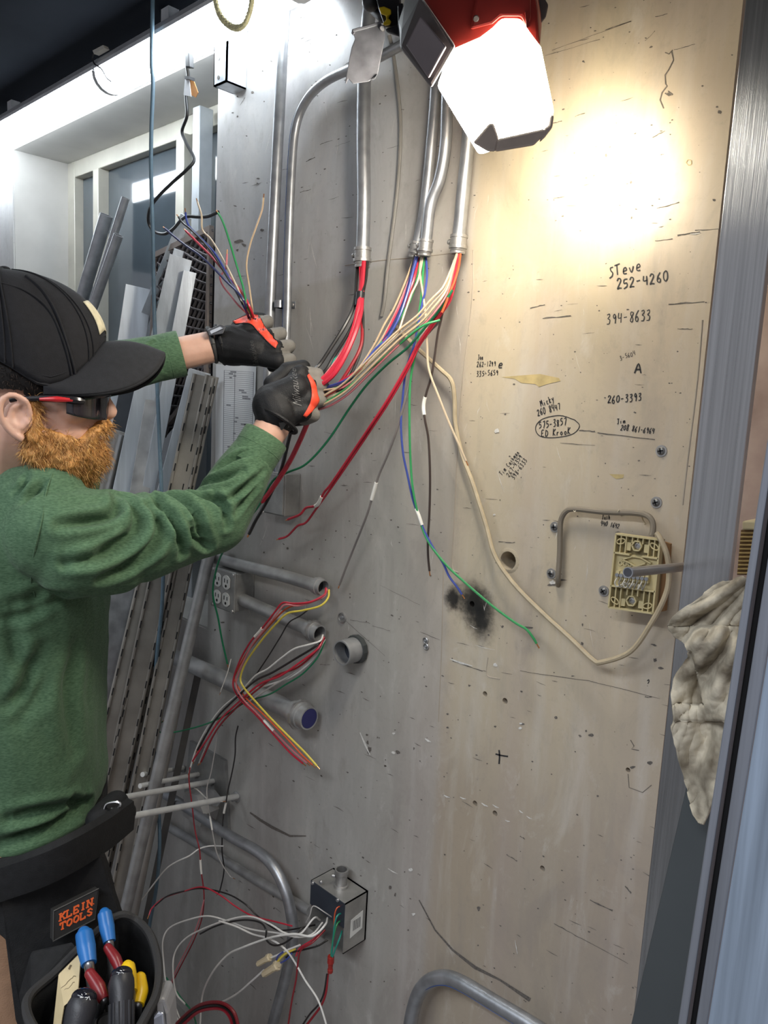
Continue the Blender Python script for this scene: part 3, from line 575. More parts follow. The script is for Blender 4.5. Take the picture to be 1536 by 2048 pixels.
def conduit(label, px, y, r, cpl=None, mat=None, group=None, stripe=None):
    pts = PL(px, y); t = thing('conduit', label, 'conduit', pts[-1], group)
    obj('pipe', MB().tube(pts, r, 18, 8), mat or galv, t)
    if cpl:
        a = pts[-1]; coupling('connector', a - (pts[-1] - pts[-2]).normalized() * 0.004, pts[-1] - pts[-2], r, t, cpl)
    if stripe:
        s = [p + OUT * (r * 0.75) + Vector(stripe) * (r * 0.68) for p in catmull(pts, 8)]
        obj('printed_line', MB().tube(s, 0.0009, 4, 1), M('blue_print', (0.02, 0.06, 0.22), 0.5), t)
    return t
conduit('thick straight vertical conduit nearest the left edge of the panel, ending at the grey box', [(575, -60), (566, 80), (560, 200), (549, 420), (540, 620), (536, 800), (531, 948)], 0.022, 0.0108)
conduit('thin conduit curving in a quarter bend at top, running down behind the gloves', [(838, 72), (800, 92), (745, 121), (690, 143), (648, 165), (615, 198), (593, 248), (584, 330), (577, 500), (574, 640), (567, 780), (557, 950)], 0.02, 0.0082, stripe=(-1, 0, 0))
conduit('conduit with the grey clamp plate over it, its red and black wires coming out', [(746, -60), (741, 0), (735, 60), (729, 140), (727, 280), (728, 400), (725.5, 500)], 0.03, 0.0118, 0.034)
conduit('left conduit of the close middle pair, partly behind its neighbour', [(880, -60), (873, 160), (862, 300), (849, 420), (835, 488)], 0.025, 0.0092, 0.026)
conduit('right conduit of the close middle pair, bent in an S above its connector', [(898, -60), (894, 215), (890, 300), (879, 360), (861, 410), (852, 484)], 0.040, 0.0092, 0.026)
conduit('rightmost of the upright conduits, coming down behind the lamp', [(950, -60), (941, 200), (936, 290), (927, 380), (918, 475)], 0.03, 0.0105, 0.029)
# strap
t = thing('pipe_strap', 'two-screw strap holding the thin bent conduit to the panel above the gloves', 'strap', P(577, 612, 0.02))
p = P(575, 611, 0.0); mb = MB(); q = []
for i in range(13):
    a = math.pi * i / 12; q.append(Vector((p.x + 0.0118 * -math.cos(a) - 0.001, -0.016 - 0.014 * math.sin(a), p.z)))
q = [q[0] + Vector((-0.014, 0.015, 0)), q[0] + Vector((0, 0.015, 0))] + q + [q[-1] + Vector((0, 0.015, 0)), q[-1] + Vector((0.014, 0.015, 0))]
for i in range(len(q) - 1): mb.hexa([q[i] + Vector((0, 0, .007)), q[i + 1] + Vector((0, 0, .007)), q[i + 1] - Vector((0, 0, .007)), q[i] - Vector((0, 0, .007))], (0, 0.0015, 0.0))
obj('band', mb, galv, t, smooth=False)
for s in (-1, 1): obj('screw', MB().lathe((p.x + s * 0.0185 - 0.001, -0.0012, p.z), (0, -1, 0), [(0.0045, 0), (0.004, 0.002), (0.0015, 0.003)], 10), castm, t)

# level conduits at lower left, along the wall
def hconduit(label, px, y, r, L, inner=None, nut=False):
    pts = PL(px, y); t = thing('conduit', label, 'conduit', pts[-1])
    obj('pipe', MB().tube(pts, r, 18, 4), galv2, t); d = (pts[-1] - pts[-2]).normalized(); a = pts[-1]
    mb = MB(); k = r * 1.25
    mb.lathe(a - d * 0.004, d, [(r * 1.02, 0), (k, 0.001), (k, L * 0.35), (k * 1.12, L * 0.36), (k * 1.12, L * 0.62), (k * 1.0, L * 0.64), (k * 0.97, L), (k * 0.84, L), (k * 0.8, L * 0.2)], 22, cap=False)
    cn = obj('connector', mb, galv2, t)
    if nut: obj('lock_nut', MB().lathe(a + d * L * 0.28, d, [(k * 1.0, 0), (k * 1.32, 0.0005), (k * 1.32, 0.006), (k * 1.0, 0.0065)], 10, cap=False), castm, cn, smooth=False)
    obj('bore', MB().lathe(a + d * L * (0.9 if inner else 0.2), d, [(k * 0.82, 0), (k * 0.82, 0.001)], 20), inner or dark, cn); return t
hconduit('upper horizontal conduit at left, open end with red and yellow wires', [(330, 1084), (450, 1122), (560, 1150), (632, 1171)], 0.03, 0.0125, 0.026)
hconduit('horizontal conduit running from the outlet box to an open fitting', [(478, 1196), (560, 1233), (618, 1258)], 0.032, 0.0135, 0.036, nut=True)
bluec = M('blue_cap', (0.02, 0.02, 0.10), 0.35)
hconduit('largest horizontal conduit at left, ending in a blue-lined fitting with lock nut', [(330, 1305), (440, 1355), (520, 1392), (590, 1424)], 0.04, 0.019, 0.048, bluec, True)
conduit('shiny conduit bending down from the peg rack past the open junction box', [(330, 1588), (400, 1632), (460, 1672), (515, 1703), (548, 1735), (572, 1785), (584, 1840), (585, 1880), (572, 1950), (545, 2050), (530, 2110)], 0.05, 0.0115, stripe=(0.3, 0, 0))
conduit('shiny conduit with a rounded top bend at the bottom edge of the panel', [(815, 2110), (822, 2040), (836, 1990), (858, 1963), (890, 1955), (925, 1967), (985, 2003), (1060, 2048), (1130, 2095)], 0.035, 0.0125, stripe=(0.35, 0, -0.9))
# paler conduit behind it along the wall
conduit('dull conduit lying along the wall behind the shiny bent one', [(330, 1650), (420, 1702), (500, 1752), (620, 1822)], 0.014, 0.010, mat=galv2)

# nipple through the panel
c0 = P(683, 1306, 0.045); nx = Vector((0, 1, 0))
t = thing('conduit_nipple', 'short wide threaded pipe stub sticking straight out of the panel', 'pipe stub', c0 + Vector((0, 0.04, 0)))
mb = MB(); r = 0.0235
mb.lathe(c0, nx, [(r * 0.9, 0.03), (r * 0.88, 0.0), (r, 0.0), (r * 1.02, 0.004), (r * 0.99, 0.006), (r * 1.02, 0.01), (r * 0.99, 0.012), (r * 1.02, 0.016), (r, 0.02), (r, 0.0452)], 30, cap=False); obj('thread', mb, galv2, t)
obj('bore', MB().lathe(c0 + nx * 0.028, nx, [(r * 0.9, 0), (r * 0.9, 0.001)], 24), M('bore_dark', (0.01, 0.014, 0.024), 0.5), t)
obj('lock_ring', MB().lathe(c0 + nx * 0.032, nx, [(r * 1.0, 0), (r * 1.16, 0.001), (r * 1.18, 0.010), (r * 1.0, 0.012)], 12, cap=False), M('dark_ring', (0.06, 0.065, 0.065), 0.5, 0.4), t, smooth=False)

# knockout plugs pressed into the panel
for u, v, r, lb in ((685, 1235, 0.011, 'round metal plug in the panel between the two open conduit ends and the pipe stub'), (852, 1281, 0.0062, 'upper of two small round plugs set one above the other'), (853, 1293, 0.0062, 'lower of two small round plugs set one above the other')):
    p = P(u, v); t = thing('wall_plug', lb, 'plug', p)
    obj('rim', MB().lathe(p, (0, -1, 0), [(r, 0), (r, 0.002), (r * 0.82, 0.0028), (r * 0.8, 0.0012), (r * 0.3, 0.001)], 20), castm, t)
    obj('screw', MB().lathe(p, (0, -1, 0), [(r * 0.36, 0), (r * 0.34, 0.0035), (r * 0.1, 0.004)], 10), galv, t)
# machine screws with washers
scr = [(1323, 902, 'crosshead screw with washer near the right edge of the panel, highest of the five'), (1313, 1005, 'crosshead screw with washer above the terminal plate, right of the arched cable'), (1110, 1054, 'crosshead screw with washer touching the left leg of the arched cable'), (1103, 1147, 'crosshead screw with washer at the foot of the arched cable'), (1208, 1182, 'crosshead screw with washer left of the terminal plate')]
for u, v, lb in scr:
    p = P(u, v); t = thing('wall_screw', lb, 'screw', p, 'screws around the terminal plate')
    obj('washer', MB().lathe(p, (0, -1, 0), [(0.0082, 0), (0.0078, 0.0014), (0.0035, 0.0015)], 18), castm, t)
    obj('head', MB().lathe(p, (0, -1, 0), [(0.0058, 0.001), (0.005, 0.003), (0.003, 0.0042)], 14), M('screw_steel', (0.20, 0.20, 0.20), 0.45, 0.6), t)
    a = random.uniform(0, 1); mb = MB()
    for k in (a, a + math.pi / 2):
        dx, dz = math.cos(k), math.sin(k); mb.hexa([p + Vector((dx * e * 0.0038 - dz * f * 0.0010, -0.0043, dz * e * 0.0038 + dx * f * 0.0010)) for e, f in ((-1, -1), (1, -1), (1, 1), (-1, 1))], (0, 0.001, 0))
    obj('cross_recess', mb, dark, t, smooth=False)

# ------------------------------------------------------------------ boxes
obm = M('box_steel', (0.30, 0.30, 0.29), 0.5, 0.6, 0.2, 30, 0.1, 90)
# quad outlet box
xa = P(424, 1150, 0.055).x; xb = P(470, 1150, 0.055).x; za = P(450, 1222, 0.055).z; zb = P(450, 1140, 0.055).z
t = thing('outlet_box', 'square metal wall box with two double electrical outlets, behind the hanging green wire', 'outlet', ((xa + xb) / 2, 0, za))
obj('box_body', MB().box((xa + 0.003, -0.05, za + 0.003), (xb - 0.003, 0, zb - 0.003)), obm, t, smooth=False, bevel=0.003)
obj('cover_plate', MB().box((xa, -0.056, za), (xb, -0.049, zb)), obm, t, smooth=False, bevel=0.004)
wid, hei = xb - xa, zb - za
for i in (0, 1):
    for j in (0, 1):
        c = Vector((xa + wid * (0.30 + 0.38 * i), -0.0565, za + hei * (0.30 + 0.42 * j))); s = 0.0155
        q = []
        for k in range(20):
            an = 2 * math.pi * k / 20; q.append(c + Vector((max(-0.82, min(0.82, math.cos(an))) * s, 0, math.sin(an) * s)))
        o = obj('outlet_face', MB().hexa(q, (0, -0.002, 0)), M('outlet_grey', (0.62, 0.62, 0.60), 0.45), t, smooth=False)
        mb = MB(); mb.box((c.x - 0.0066, c.y - 0.0024, c.z - 0.001), (c.x - 0.0042, c.y - 0.0019, c.z + 0.008)); mb.box((c.x + 0.0042, c.y - 0.0024, c.z - 0.001), (c.x + 0.0066, c.y - 0.0019, c.z + 0.007)); mb.lathe((c.x, c.y - 0.0019, c.z - 0.008), (0, -1, 0), [(0.0032, 0), (0.0032, 0.0005)], 10)
        obj('slots', mb, dark, o, smooth=False)
for dx, dz in ((0.06, 0.94), (0.94, 0.94), (0.94, 0.06), (0.06, 0.06)): obj('cover_screw', MB().lathe((xa + wid * dx, -0.056, za + hei * dz), (0, -1, 0), [(0.004, 0), (0.003, 0.002)], 10), castm, t)
# small grey box under the sleeve
xa = P(520, 1000, 0.04).x; xb = P(569, 1000, 0.04).x; za = P(550, 1030, 0.04).z; zb = P(550, 945, 0.04).z
t = thing('junction_box', 'small closed grey box on the panel just below the raised sleeve', 'box', ((xa + xb) / 2, 0, za))
obj('box_body', MB().box((xa, -0.04, za), (xb, 0, zb)), obm, t, smooth=False, bevel=0.002)
obj('cover', MB().box((xa + 0.004, -0.044, za + 0.003), (xb - 0.001, -0.04, zb - 0.003)), obm, t, smooth=False, bevel=0.001)
for u, v in ((533, 1003), (526, 1024)): obj('cover_screw', MB().lathe(P(u, v, 0.044), (0, -1, 0), [(0.003, 0), (0.002, 0.002)], 10), castm, t)
# open junction box at the bottom
YF = 0.06
xa = P(621, 1790, YF).x; xb = P(690, 1830, YF).x; zt = (P(621, 1762, YF).z + P(690, 1804, YF).z) / 2; zb = (P(618, 1856, YF).z + P(686, 1908, YF).z) / 2
t = thing('junction_box', 'open square metal junction box low on the panel, spilling white, red and green wires', 'box', ((xa + xb) / 2, 0, zb))
mb = MB(); w_ = 0.002
mb.box((xa, -YF, zt - w_), (xb, 0, zt)); mb.box((xa, -YF, zb), (xb, 0, zb + w_)); mb.box((xa, -YF, zb), (xa + w_, 0, zt)); mb.box((xb - w_, -YF, zb), (xb, 0, zt)); mb.box((xa, -0.004, zb), (xb, 0, zt))
obj('box_shell', mb, M('box_galv', (0.40, 0.39, 0.37), 0.42, 0.7, 0.2, 30, 0.1, 80), t, smooth=False)
hz = zb + (zt - zb) * 0.52
obj('interior_shade_sheet', MB().box((xa + 0.001, -YF - 0.0015, hz), (xb - 0.001, -YF, zt)), M('interior_shade_blue', (0.045, 0.055, 0.075), 0.4, 0.5), t, smooth=False)  # dark sheet stands in for the shaded inside of the open box
for u, v in ((676, 1800), (626, 1766), (642, 1764)): obj('cover_screw', MB().lathe(P(u, v, YF + 0.001), (0, -1, 0), [(0.004, 0), (0.003, 0.003)], 10), galv, t)
yq = lambda u, v: P(u, v, 0.03)
q = [Vector((xb + 0.0006, yy, zz)) for yy, zz in ((-0.044, zb + (zt - zb) * 0.24), (-0.012, zb + (zt - zb) * 0.30), (-0.012, zb + (zt - zb) * 0.66), (-0.044, zb + (zt - zb) * 0.60))]
lab = obj('sticker', MB().hexa(q, (-0.0004, 0, 0)), M('label_paper', (0.66, 0.66, 0.62), 0.6), t, smooth=False)
mb = MB()
for k in range(9):
    y0 = -0.038 + 0.0024 * k; mb.hexa([(xb + 0.0009, y0, zb + (zt - zb) * 0.36), (xb + 0.0009, y0 + (0.0014 if k % 2 else 0.0008), zb + (zt - zb) * 0.36), (xb + 0.0009, y0 + (0.0014 if k % 2 else 0.0008), zb + (zt - zb) * 0.56), (xb + 0.0009, y0, zb + (zt - zb) * 0.56)], (-0.0002, 0, 0))
obj('barcode', mb, M('label_ink', (0.12, 0.12, 0.12), 0.6), lab, smooth=False)
c = P(682, 1770, 0.03); c.z = zt
t2 = thing('conduit_stub', 'short open conduit stub with set screw on top of the open junction box', 'connector', c)
obj('sleeve', MB().lathe(c, (0, 0, 1), [(0.0145, 0), (0.0145, 0.005), (0.0115, 0.006), (0.0115, 0.026), (0.0135, 0.028), (0.0135, 0.036), (0.0105, 0.036), (0.0100, 0.012)], 22, cap=False), castm, t2)
obj('bore', MB().lathe(c + Vector((0, 0, 0.01)), (0, 0, 1), [(0.0104, 0), (0.0104, 0.001)], 16), dark, t2)
obj('set_screw', MB().lathe(c + Vector((-0.010, -0.007, 0.02)), (-0.8, -0.6, 0), [(0.004, 0), (0.004, 0.006), (0.002, 0.007)], 10), castm, t2)

# paper schedule on the panel
t = thing('paper_sheet', 'printed white schedule sheet on the panel behind the gloved hands', 'paper', P(470, 850, 0.004))
cor = [(432, 728), (512, 733), (506, 962), (430, 952)]
def pq(a, b, y): # a across, b down
    u = (cor[0][0] * (1 - a) + cor[1][0] * a) * (1 - b) + (cor[3][0] * (1 - a) + cor[2][0] * a) * b; v = (cor[0][1] * (1 - a) + cor[1][1] * a) * (1 - b) + (cor[3][1] * (1 - a) + cor[2][1] * a) * b; return P(u, v, y)
obj('sheet', MB().hexa([pq(0, 0, .004), pq(1, 0, .004), pq(1, 1, .004), pq(0, 1, .004)], (0, 0.0004, 0)), M('paper', (0.70, 0.71, 0.72), 0.75, 0, 0.05), t, smooth=False)
mb = MB()
for i in range(52):
    b = 0.05 + i * 0.0175; mb.add([pq(0.2, b, .0043), pq(0.95, b, .0043), pq(0.95, b + 0.0028, .0043), pq(0.2, b + 0.0028, .0043)], [(0, 1, 2, 3)])
for a in (0.2, 0.47, 0.94): mb.add([pq(a, .05, .0043), pq(a + .012, .05, .0043), pq(a + .012, .95, .0043), pq(a, .95, .0043)], [(0, 1, 2, 3)])
rg = random.Random(9)
for i in range(26):
    a = rg.uniform(0.25, 0.8); b = 0.055 + 0.0175 * rg.randrange(48); l = rg.uniform(0.05, 0.16)
    mb.add([pq(a, b, .0044), pq(a + l, b, .0044), pq(a + l, b + .010, .0044), pq(a, b + .010, .0044)], [(0, 1, 2, 3)])
obj('printed_table', mb, M('print_grey', (0.25, 0.25, 0.27), 0.7), t, smooth=False)

# ------------------------------------------------------------------ terminal plate (sub-base) on the right
tanp = M('tan_plastic', (0.52, 0.44, 0.24), 0.45, 0, 0.1, 30); tand = M('tan_plastic_deep', (0.20, 0.16, 0.075), 0.6)
co4 = [P(1238, 1067, .03), P(1326, 1079, .03), P(1311, 1225, .03), P(1223, 1213, .03)]
def tq(a, b, h=0.0):
    p = co4[0] * (1 - a) * (1 - b) + co4[1] * a * (1 - b) + co4[2] * a * b + co4[3] * (1 - a) * b; return p + Vector((0, -h, 0))
t = thing('terminal_plate', 'tan plastic wall plate with ribs, screw bosses and a row of wired terminals', 'terminal plate', tq(.5, 1))
def tbar(mb, a0, b0, a1, b1, w, h0, h1):
    n = math.hypot(a1 - a0, (b1 - b0) * 1.6) or 1; da, db = -(b1 - b0) * 1.6 / n * w, (a1 - a0) / n * w / 1.6
    mb.hexa([tq(a0 + da, b0 + db, h0), tq(a1 + da, b1 + db, h0), tq(a1 - da, b1 - db, h0), tq(a0 - da, b0 - db, h0)], (0, -(h1 - h0), 0))
obj('base', MB().hexa([tq(0, 0, -.006), tq(1, 0, -.006), tq(1, 1, -.006), tq(0, 1, -.006)], (0, -0.007, 0)), tand, t, smooth=False)
mb = MB()
for a0, b0, a1, b1 in ((0, 0, 1, 0), (1, 0, 1, 1), (1, 1, 0, 1), (0, 1, 0, 0), (0, .25, .36, .25), (.64, .25, 1, .25), (0, .70, 1, .70)): tbar(mb, a0, b0, a1, b1, 0.018, 0, 0.009)
for a in (.12, .24, .38, .5, .62, .76, .88):
    tbar(mb, a, 0.0, a, .09 if a in (.38, .5, .62) else .25, 0.013, 0, 0.0075); tbar(mb, a, .70, a, .80 if a in (.38, .5, .62) else 1.0, 0.013, 0, 0.0075)
tbar(mb, .3, .09, .3, .2, .05, 0, .006); tbar(mb, .7, .09, .7, .2, .05, 0, .006); tbar(mb, .3, .86, .3, .96, .05, 0, .006); tbar(mb, .7, .86, .7, .96, .05, 0, .006)
tbar(mb, .2, .33, .42, .27, .012, 0, .008); tbar(mb, .42, .27, .6, .27, .012, 0, .008); tbar(mb, .6, .27, .84, .33, .012, 0, .008); tbar(mb, .2, .33, .36, .36, .012, 0, .008); tbar(mb, .36, .36, .5, .40, .012, 0, .008); tbar(mb, .5, .40, .72, .34, .012, 0, .008)
mb.hexa([tq(.02, .255, 0), tq(.98, .255, 0), tq(.98, .695, 0), tq(.02, .695, 0)], (0, -0.003, 0))
rb = obj('ribs', mb, tanp, t, smooth=False)
for a, b in ((.5, .12), (.5, .87)):
    for k in range(6):
        pass
    mb = MB()
    for k in range(6):
        a1, a2 = k * math.pi / 3, (k + 1) * math.pi / 3; tbar(mb, a + .11 * math.cos(a1), b + .07 * math.sin(a1), a + .11 * math.cos(a2), b + .07 * math.sin(a2), .014, 0, .009)
    bo = obj('boss', mb, tanp, t, smooth=False); obj('screw', MB().lathe(tq(a, b, .002), (0, -1, 0), [(0.0048, 0), (0.0045, 0.004), (0.0022, 0.0045), (0.002, 0.003)], 14), castm, bo)
for a, b, an in ((.12, .09, .4), (.88, .10, -.5), (.12, .90, -.5), (.86, .91, .4)):
    mb = MB(); c = tq(a, b, .006); pts = [c + Vector((0.0062 * math.cos(x) * math.cos(an) - 0.0035 * math.sin(x) * math.sin(an), -0.001, -0.0062 * math.cos(x) * math.sin(an) * -1 + 0.0035 * math.sin(x) * math.cos(an))) for x in [2 * math.pi * k / 14 for k in range(15)]]
    obj('slot_ring', mb.tube(pts, 0.0009, 6, 1), tanp, t)
for i in range(8):
    a = .14 + .095 * i; mb = MB(); tbar(mb, a, .485, a, .60, .036, .003, .010); tm = obj('terminal', mb, tanp, t, smooth=False)
    obj('terminal_screw', MB().lathe(tq(a, .54, .010), (0, -1, 0), [(.0028, 0), (.0026, .0018)], 10), galv, tm)
for i in range(8):
    a = .14 + .095 * i
    obj('terminal_wire', MB().tube([tq(a, .58, .010), tq(a - .01, .64, .014), tq(a + .05 * (1 if i < 4 else -1), .69, .013), tq(.36 + .05 * i, .62, .012)], 0.0009, 6, 6), M(('tw_a', 'tw_b')[i % 2], ((0.52, 0.5, 0.44), (0.2, 0.19, 0.17))[i % 2], 0.5), t)
for i in range(3): obj('hole_ring', MB().lathe(tq(.14 + .11 * i, .385, .003), (0, -1, 0), [(.0034, 0), (.0034, .002), (.0018, .002)], 12, cap=False), tanp, t)
obj('backing_card', MB().hexa([P(1322, 1082, .02), P(1340, 1088, .012), P(1330, 1222, .012), P(1308, 1226, .02)], (0, 0.006, 0)), M('brown_card', (0.28, 0.15, 0.06), 0.7), t, smooth=False)
# horizontal rod in front of it
a, b = P(1256, 1145, .237), P(1374, 1133, .088)
t = thing('metal_rod', 'horizontal grey tube end pointing left across the tan terminal plate', 'tube', a)
obj('tube', MB().tube([a, b, b + (b - a) * 0.45], 0.0054, 18, 1), M('satin_tube', (0.34, 0.32, 0.29), 0.4, 0.6), t)
obj('end_rim', MB().lathe(a, (a - b), [(0.0058, -0.003), (0.0058, 0.0006), (0.0048, 0.0006), (0.0047, -0.001)], 20, cap=False), galv, t)
obj('end_plug', MB().lathe(a, (a - b), [(0.0048, -0.0004), (0.0048, 0.0003)], 18), M('dark_plug', (0.05, 0.05, 0.06), 0.5), t)

# ------------------------------------------------------------------ metal uprights at the right
def slab(name, TL, BL, TR, BR, y, th, mat, zmin=0.0, zmax=2.46):
    def ext(a, b, z):
        A, B = P(*a, y), P(*b, y); return A + (B - A) * ((z - A.z) / (B.z - A.z))
    q = [ext(TL, BL, zmax), ext(TR, BR, zmax), ext(TR, BR, zmin), ext(TL, BL, zmin)]
    return obj(name, MB().hexa(q, (0, th, 0)), mat, smooth=False, bevel=0.0012)
tag(slab('aluminium_upright', (1491, 0), (1265, 2048), (1596, 0), (1352, 2048), 0.13, 0.012, brush, zmax=2.46), 'wide brushed aluminium upright at the right edge of the panel', 'metal upright')
tag(slab('aluminium_upright', (1669, 0), (1355, 2048), (1685, 0), (1373, 2048), 0.34, 0.012, satin), 'narrow satin metal strip just left of the black gap, overlapping the rag', 'metal upright')
tag(slab('dark_gap_fill', (1686, 0), (1374, 2048), (1707, 0), (1391, 2048), 0.325, 0.02, dark), 'dark gap between the two pale metal uprights at far right, filled by a black strip', 'strip')  # black slab stands in for the dark open gap between the uprights
tag(slab('aluminium_upright', (1707, 0), (1391, 2048), (1748, 0), (1415, 2048), 0.34, 0.02, satin), 'metal strip between the black strip and the blue-streaked sheet', 'metal upright')
tag(slab('metal_sheet', (1748, 0), (1415, 2048), (1990, 0), (1640, 2048), 0.36, 0.012, streak), 'blue-grey streaked metal sheet at the lower right corner', 'metal sheet')
tag(slab('leaning_panel', (1738, 0), (1262, 2048), (1800, 0), (1362, 2048), 0.150, 0.008, M('dark_glassy_panel', (0.085, 0.095, 0.10), 0.32, 0.3, 0.1, 5), zmin=0.0, zmax=P(1383, 1530, .15).z), 'dark grey panel with pale edge leaning below the rag', 'panel')
# yellowed box beyond the upright
t = thing('vent_box', 'yellowed plastic box with brown ribs showing past the aluminium upright', 'box', P(1502, 1110, .02))
obj('cap', MB().hexa(PL([(1484, 1042), (1540, 1042), (1540, 1060), (1484, 1060)], .05), (0, 0.05, 0)), M('yellowed', (0.66, 0.58, 0.36), 0.5), t, smooth=False, bevel=.002)
obj('ribbed_body', MB().hexa(PL([(1482, 1060), (1540, 1060), (1532, 1150), (1474, 1150)], .045), (0, 0.045, 0)), M('brown_plastic', (0.16, 0.09, 0.03), 0.5), t, smooth=False)
mb = MB()
for i in range(11): mb.tube(PL([(1482 - i * .7, 1066 + i * 8), (1540, 1066 + i * 8)], .047), 0.0012, 6, 1)
obj('ribs', mb, M('rib_tan', (0.42, 0.30, 0.12), 0.5), t)

# rag over the upright
left = [(1487, 1155), (1440, 1168), (1395, 1198), (1340, 1240), (1346, 1268), (1362, 1280), (1376, 1300), (1372, 1325), (1352, 1356), (1343, 1398), (1346, 1440), (1341, 1456), (1349, 1482), (1356, 1520), (1372, 1568), (1380, 1600), (1388, 1628), (1399, 1648)]
right = [(1492, 1155), (1500, 1170), (1500, 1200), (1496, 1230), (1492, 1262), (1488, 1290), (1484, 1320), (1478, 1350), (1472, 1380), (1466, 1410), (1462, 1440), (1456, 1470), (1450, 1500), (1444, 1535), (1436, 1570), (1428, 1600), (1420, 1625), (1408, 1650)]
Lc = catmull([(a, b, 0) for a, b in left], 5); Rc = catmull([(a, b, 0) for a, b in right], 5)
def ragpt(s, t_, back=0.0):
    i = min(int(t_ * (len(Lc) - 1)), len(Lc) - 2); f = t_ * (len(Lc) - 1) - i
    l = Lc[i] * (1 - f) + Lc[i + 1] * f; r = Rc[i] * (1 - f) + Rc[i + 1] * f; p = l * (1 - s) + r * s
    e = 4 * s * (1 - s)
    u, v = p.x, p.y
    th = math.atan2(v - 1130, 1530 - u); R_ = math.hypot(v - 1130, 1530 - u); fade = min(1, R_ / 160.0)
    def nz_(x, y_, z): return noise.noise(Vector((x, y_, z)))
    ple = math.sin(th * 15 + 2.2 * nz_(u * .008, v * .008, 1.3)); y = 0.190 + 0.0095 * fade * math.copysign(abs(ple) ** 0.7, ple) + 0.0045 * fade * math.sin(th * 34 + 3 * nz_(u * .012, v * .012, 5.1))
    y += 0.010 * nz_(u * .013, v * .010, 2.2) + 0.0030 * abs(nz_(u * .030 + v * .016, v * .020 - u * .012, 6.3)) * 2 + 0.0008 * abs(nz_(u * .06 - v * .02, v * .05 + u * .02, 1.3)) * 2 + 0.0012 * nz_(u * .09, v * .09, 3)
    # big overlapping fold: the upper flap stands forward of the lower one
    e1 = u - (1385 + max(0, v - 1290) * 0.22)
    if 1255 < v < 1440: y += 0.016 * (1 / (1 + math.exp(-e1 / 3.0))) * min(1, (v - 1255) / 30) * min(1, max(0, (1446 - v) / 6)) + 0.006
    if 1300 < v < 1412 and e1 < 0: y -= 0.018
    return P(u, v, y - back)
mb = MB(); mb.grid(lambda a, b: ragpt(a, b), 70, 190)
o = tag(obj('rag', mb, M('dirty_cloth', (0.19, 0.15, 0.10), 0.95, 0, 0.3, 32, 0.3, 260, col2=(0.66, 0.59, 0.46)), auto=False), 'dirty off-white rag draped beside the aluminium upright at right', 'rag')
s = o.modifiers.new('solid', 'SOLIDIFY'); s.thickness = 0.0025; s.offset = -1
# ------------------------------------------------------------------ stock leaning in the window recess
def lean(a, b, ya, yf, zf=0.0):
    """top pixel a at distance ya from the wall, line through pixel b, running on to the floor where it stands yf out"""
    A = P(a[0], a[1], ya); lo, hi = ya, yf
    for _ in range(40):                          # distance at b such that the line reaches yf at floor level
        m = (lo + hi) / 2; B = P(b[0], b[1], m); d = B - A; Q = A + d * ((zf - A.z) / d.z)
        if -Q.y < yf: lo = m
        else: hi = m
    return A, Q
def bar(name, label, cat, a, b, ya, yf, wpx, th, mat, group=None, round_=False, hollow=False, taper=None):
    A, Q = lean(a, b, ya, yf); d = (Q - A).normalized()
    w = wpx * proj(A)[2] / F
    if round_:
        t = thing(name, label, cat, Q, group); r = w / 2
        obj('tube', MB().lathe(A, d, [(r * .8, 0.03), (r * .82, 0), (r, 0), (r, (Q - A).length), (r * .82, (Q - A).length)], 20, cap=False), mat, t)
        obj('bore', MB().lathe(A + d * 0.02, d, [(r * .82, 0), (r * .82, .001)], 16), dark, t); return t
    view = (CAMP - A).normalized(); s = d.cross(view).normalized(); n = s.cross(d).normalized(); n = n if n.dot(view) > 0 else -n
    if hollow:
        t = thing(name, label, cat, Q, group); mb = MB(); k = 0.003; L = Q - A
        c = [A + s * (w / 2) , A - s * (w / 2), A - s * (w / 2) - n * th, A + s * (w / 2) - n * th]
        ci = [A + s * (w / 2 - k) - n * k, A - s * (w / 2 - k) - n * k, A - s * (w / 2 - k) - n * (th - k), A + s * (w / 2 - k) - n * (th - k)]
        vs = c + [x + L for x in c] + ci + [x + d * 0.15 for x in ci]
        fs = [(i, (i + 1) % 4, 4 + (i + 1) % 4, 4 + i) for i in range(4)] + [(4, 5, 6, 7)] + [(i, 8 + i, 8 + (i + 1) % 4, (i + 1) % 4) for i in range(4)] + [(8 + i, 12 + i, 12 + (i + 1) % 4, 8 + (i + 1) % 4) for i in range(4)] + [(12, 13, 14, 15)]
        mb.add(vs, fs); obj('square_tube', mb, mat, t, smooth=False, fixn=True); return t
    mb = MB(); mb.hexa([A + s * w / 2, A - s * w / 2, A - s * w / 2 - n * th, A + s * w / 2 - n * th], Q - A)
    return tag(obj(name, mb, mat, smooth=False, bevel=0.0008, origin=Q), label, cat, group)
bar('steel_tube', 'left of the three round tubes standing in the window recess', 'tube', (213, 430), (150, 645), -0.02, 0.22, 26, 0, galv, 'tubes in the window recess', True)
bar('steel_tube', 'thin tallest tube of the three round ones in the window recess', 'tube', (251, 396), (180, 622), 0.0, 0.22, 16, 0, galv, 'tubes in the window recess', True)
bar('steel_tube', 'right and shortest of the three round tubes in the window recess', 'tube', (237, 470), (170, 660), 0.02, 0.25, 19, 0, galv, 'tubes in the window recess', True)
bar('square_tube', 'wide square aluminium tube with open top, left of the hanging blue cord', 'tube', (279, 574), (250, 770), 0.0, 0.27, 52, 0.05, alu, None, False, True)
bar('flat_bar', 'pale flat bar leaning across the window glass behind the square tube', 'bar', (372, 432), (268, 690), -0.03, 0.12, 22, 0.006, alu)
bar('flat_bar', 'long pale bar under the left cuff, left of the brown hinge strips', 'bar', (358, 500), (255, 900), 0.02, 0.2, 20, 0.012, alu)
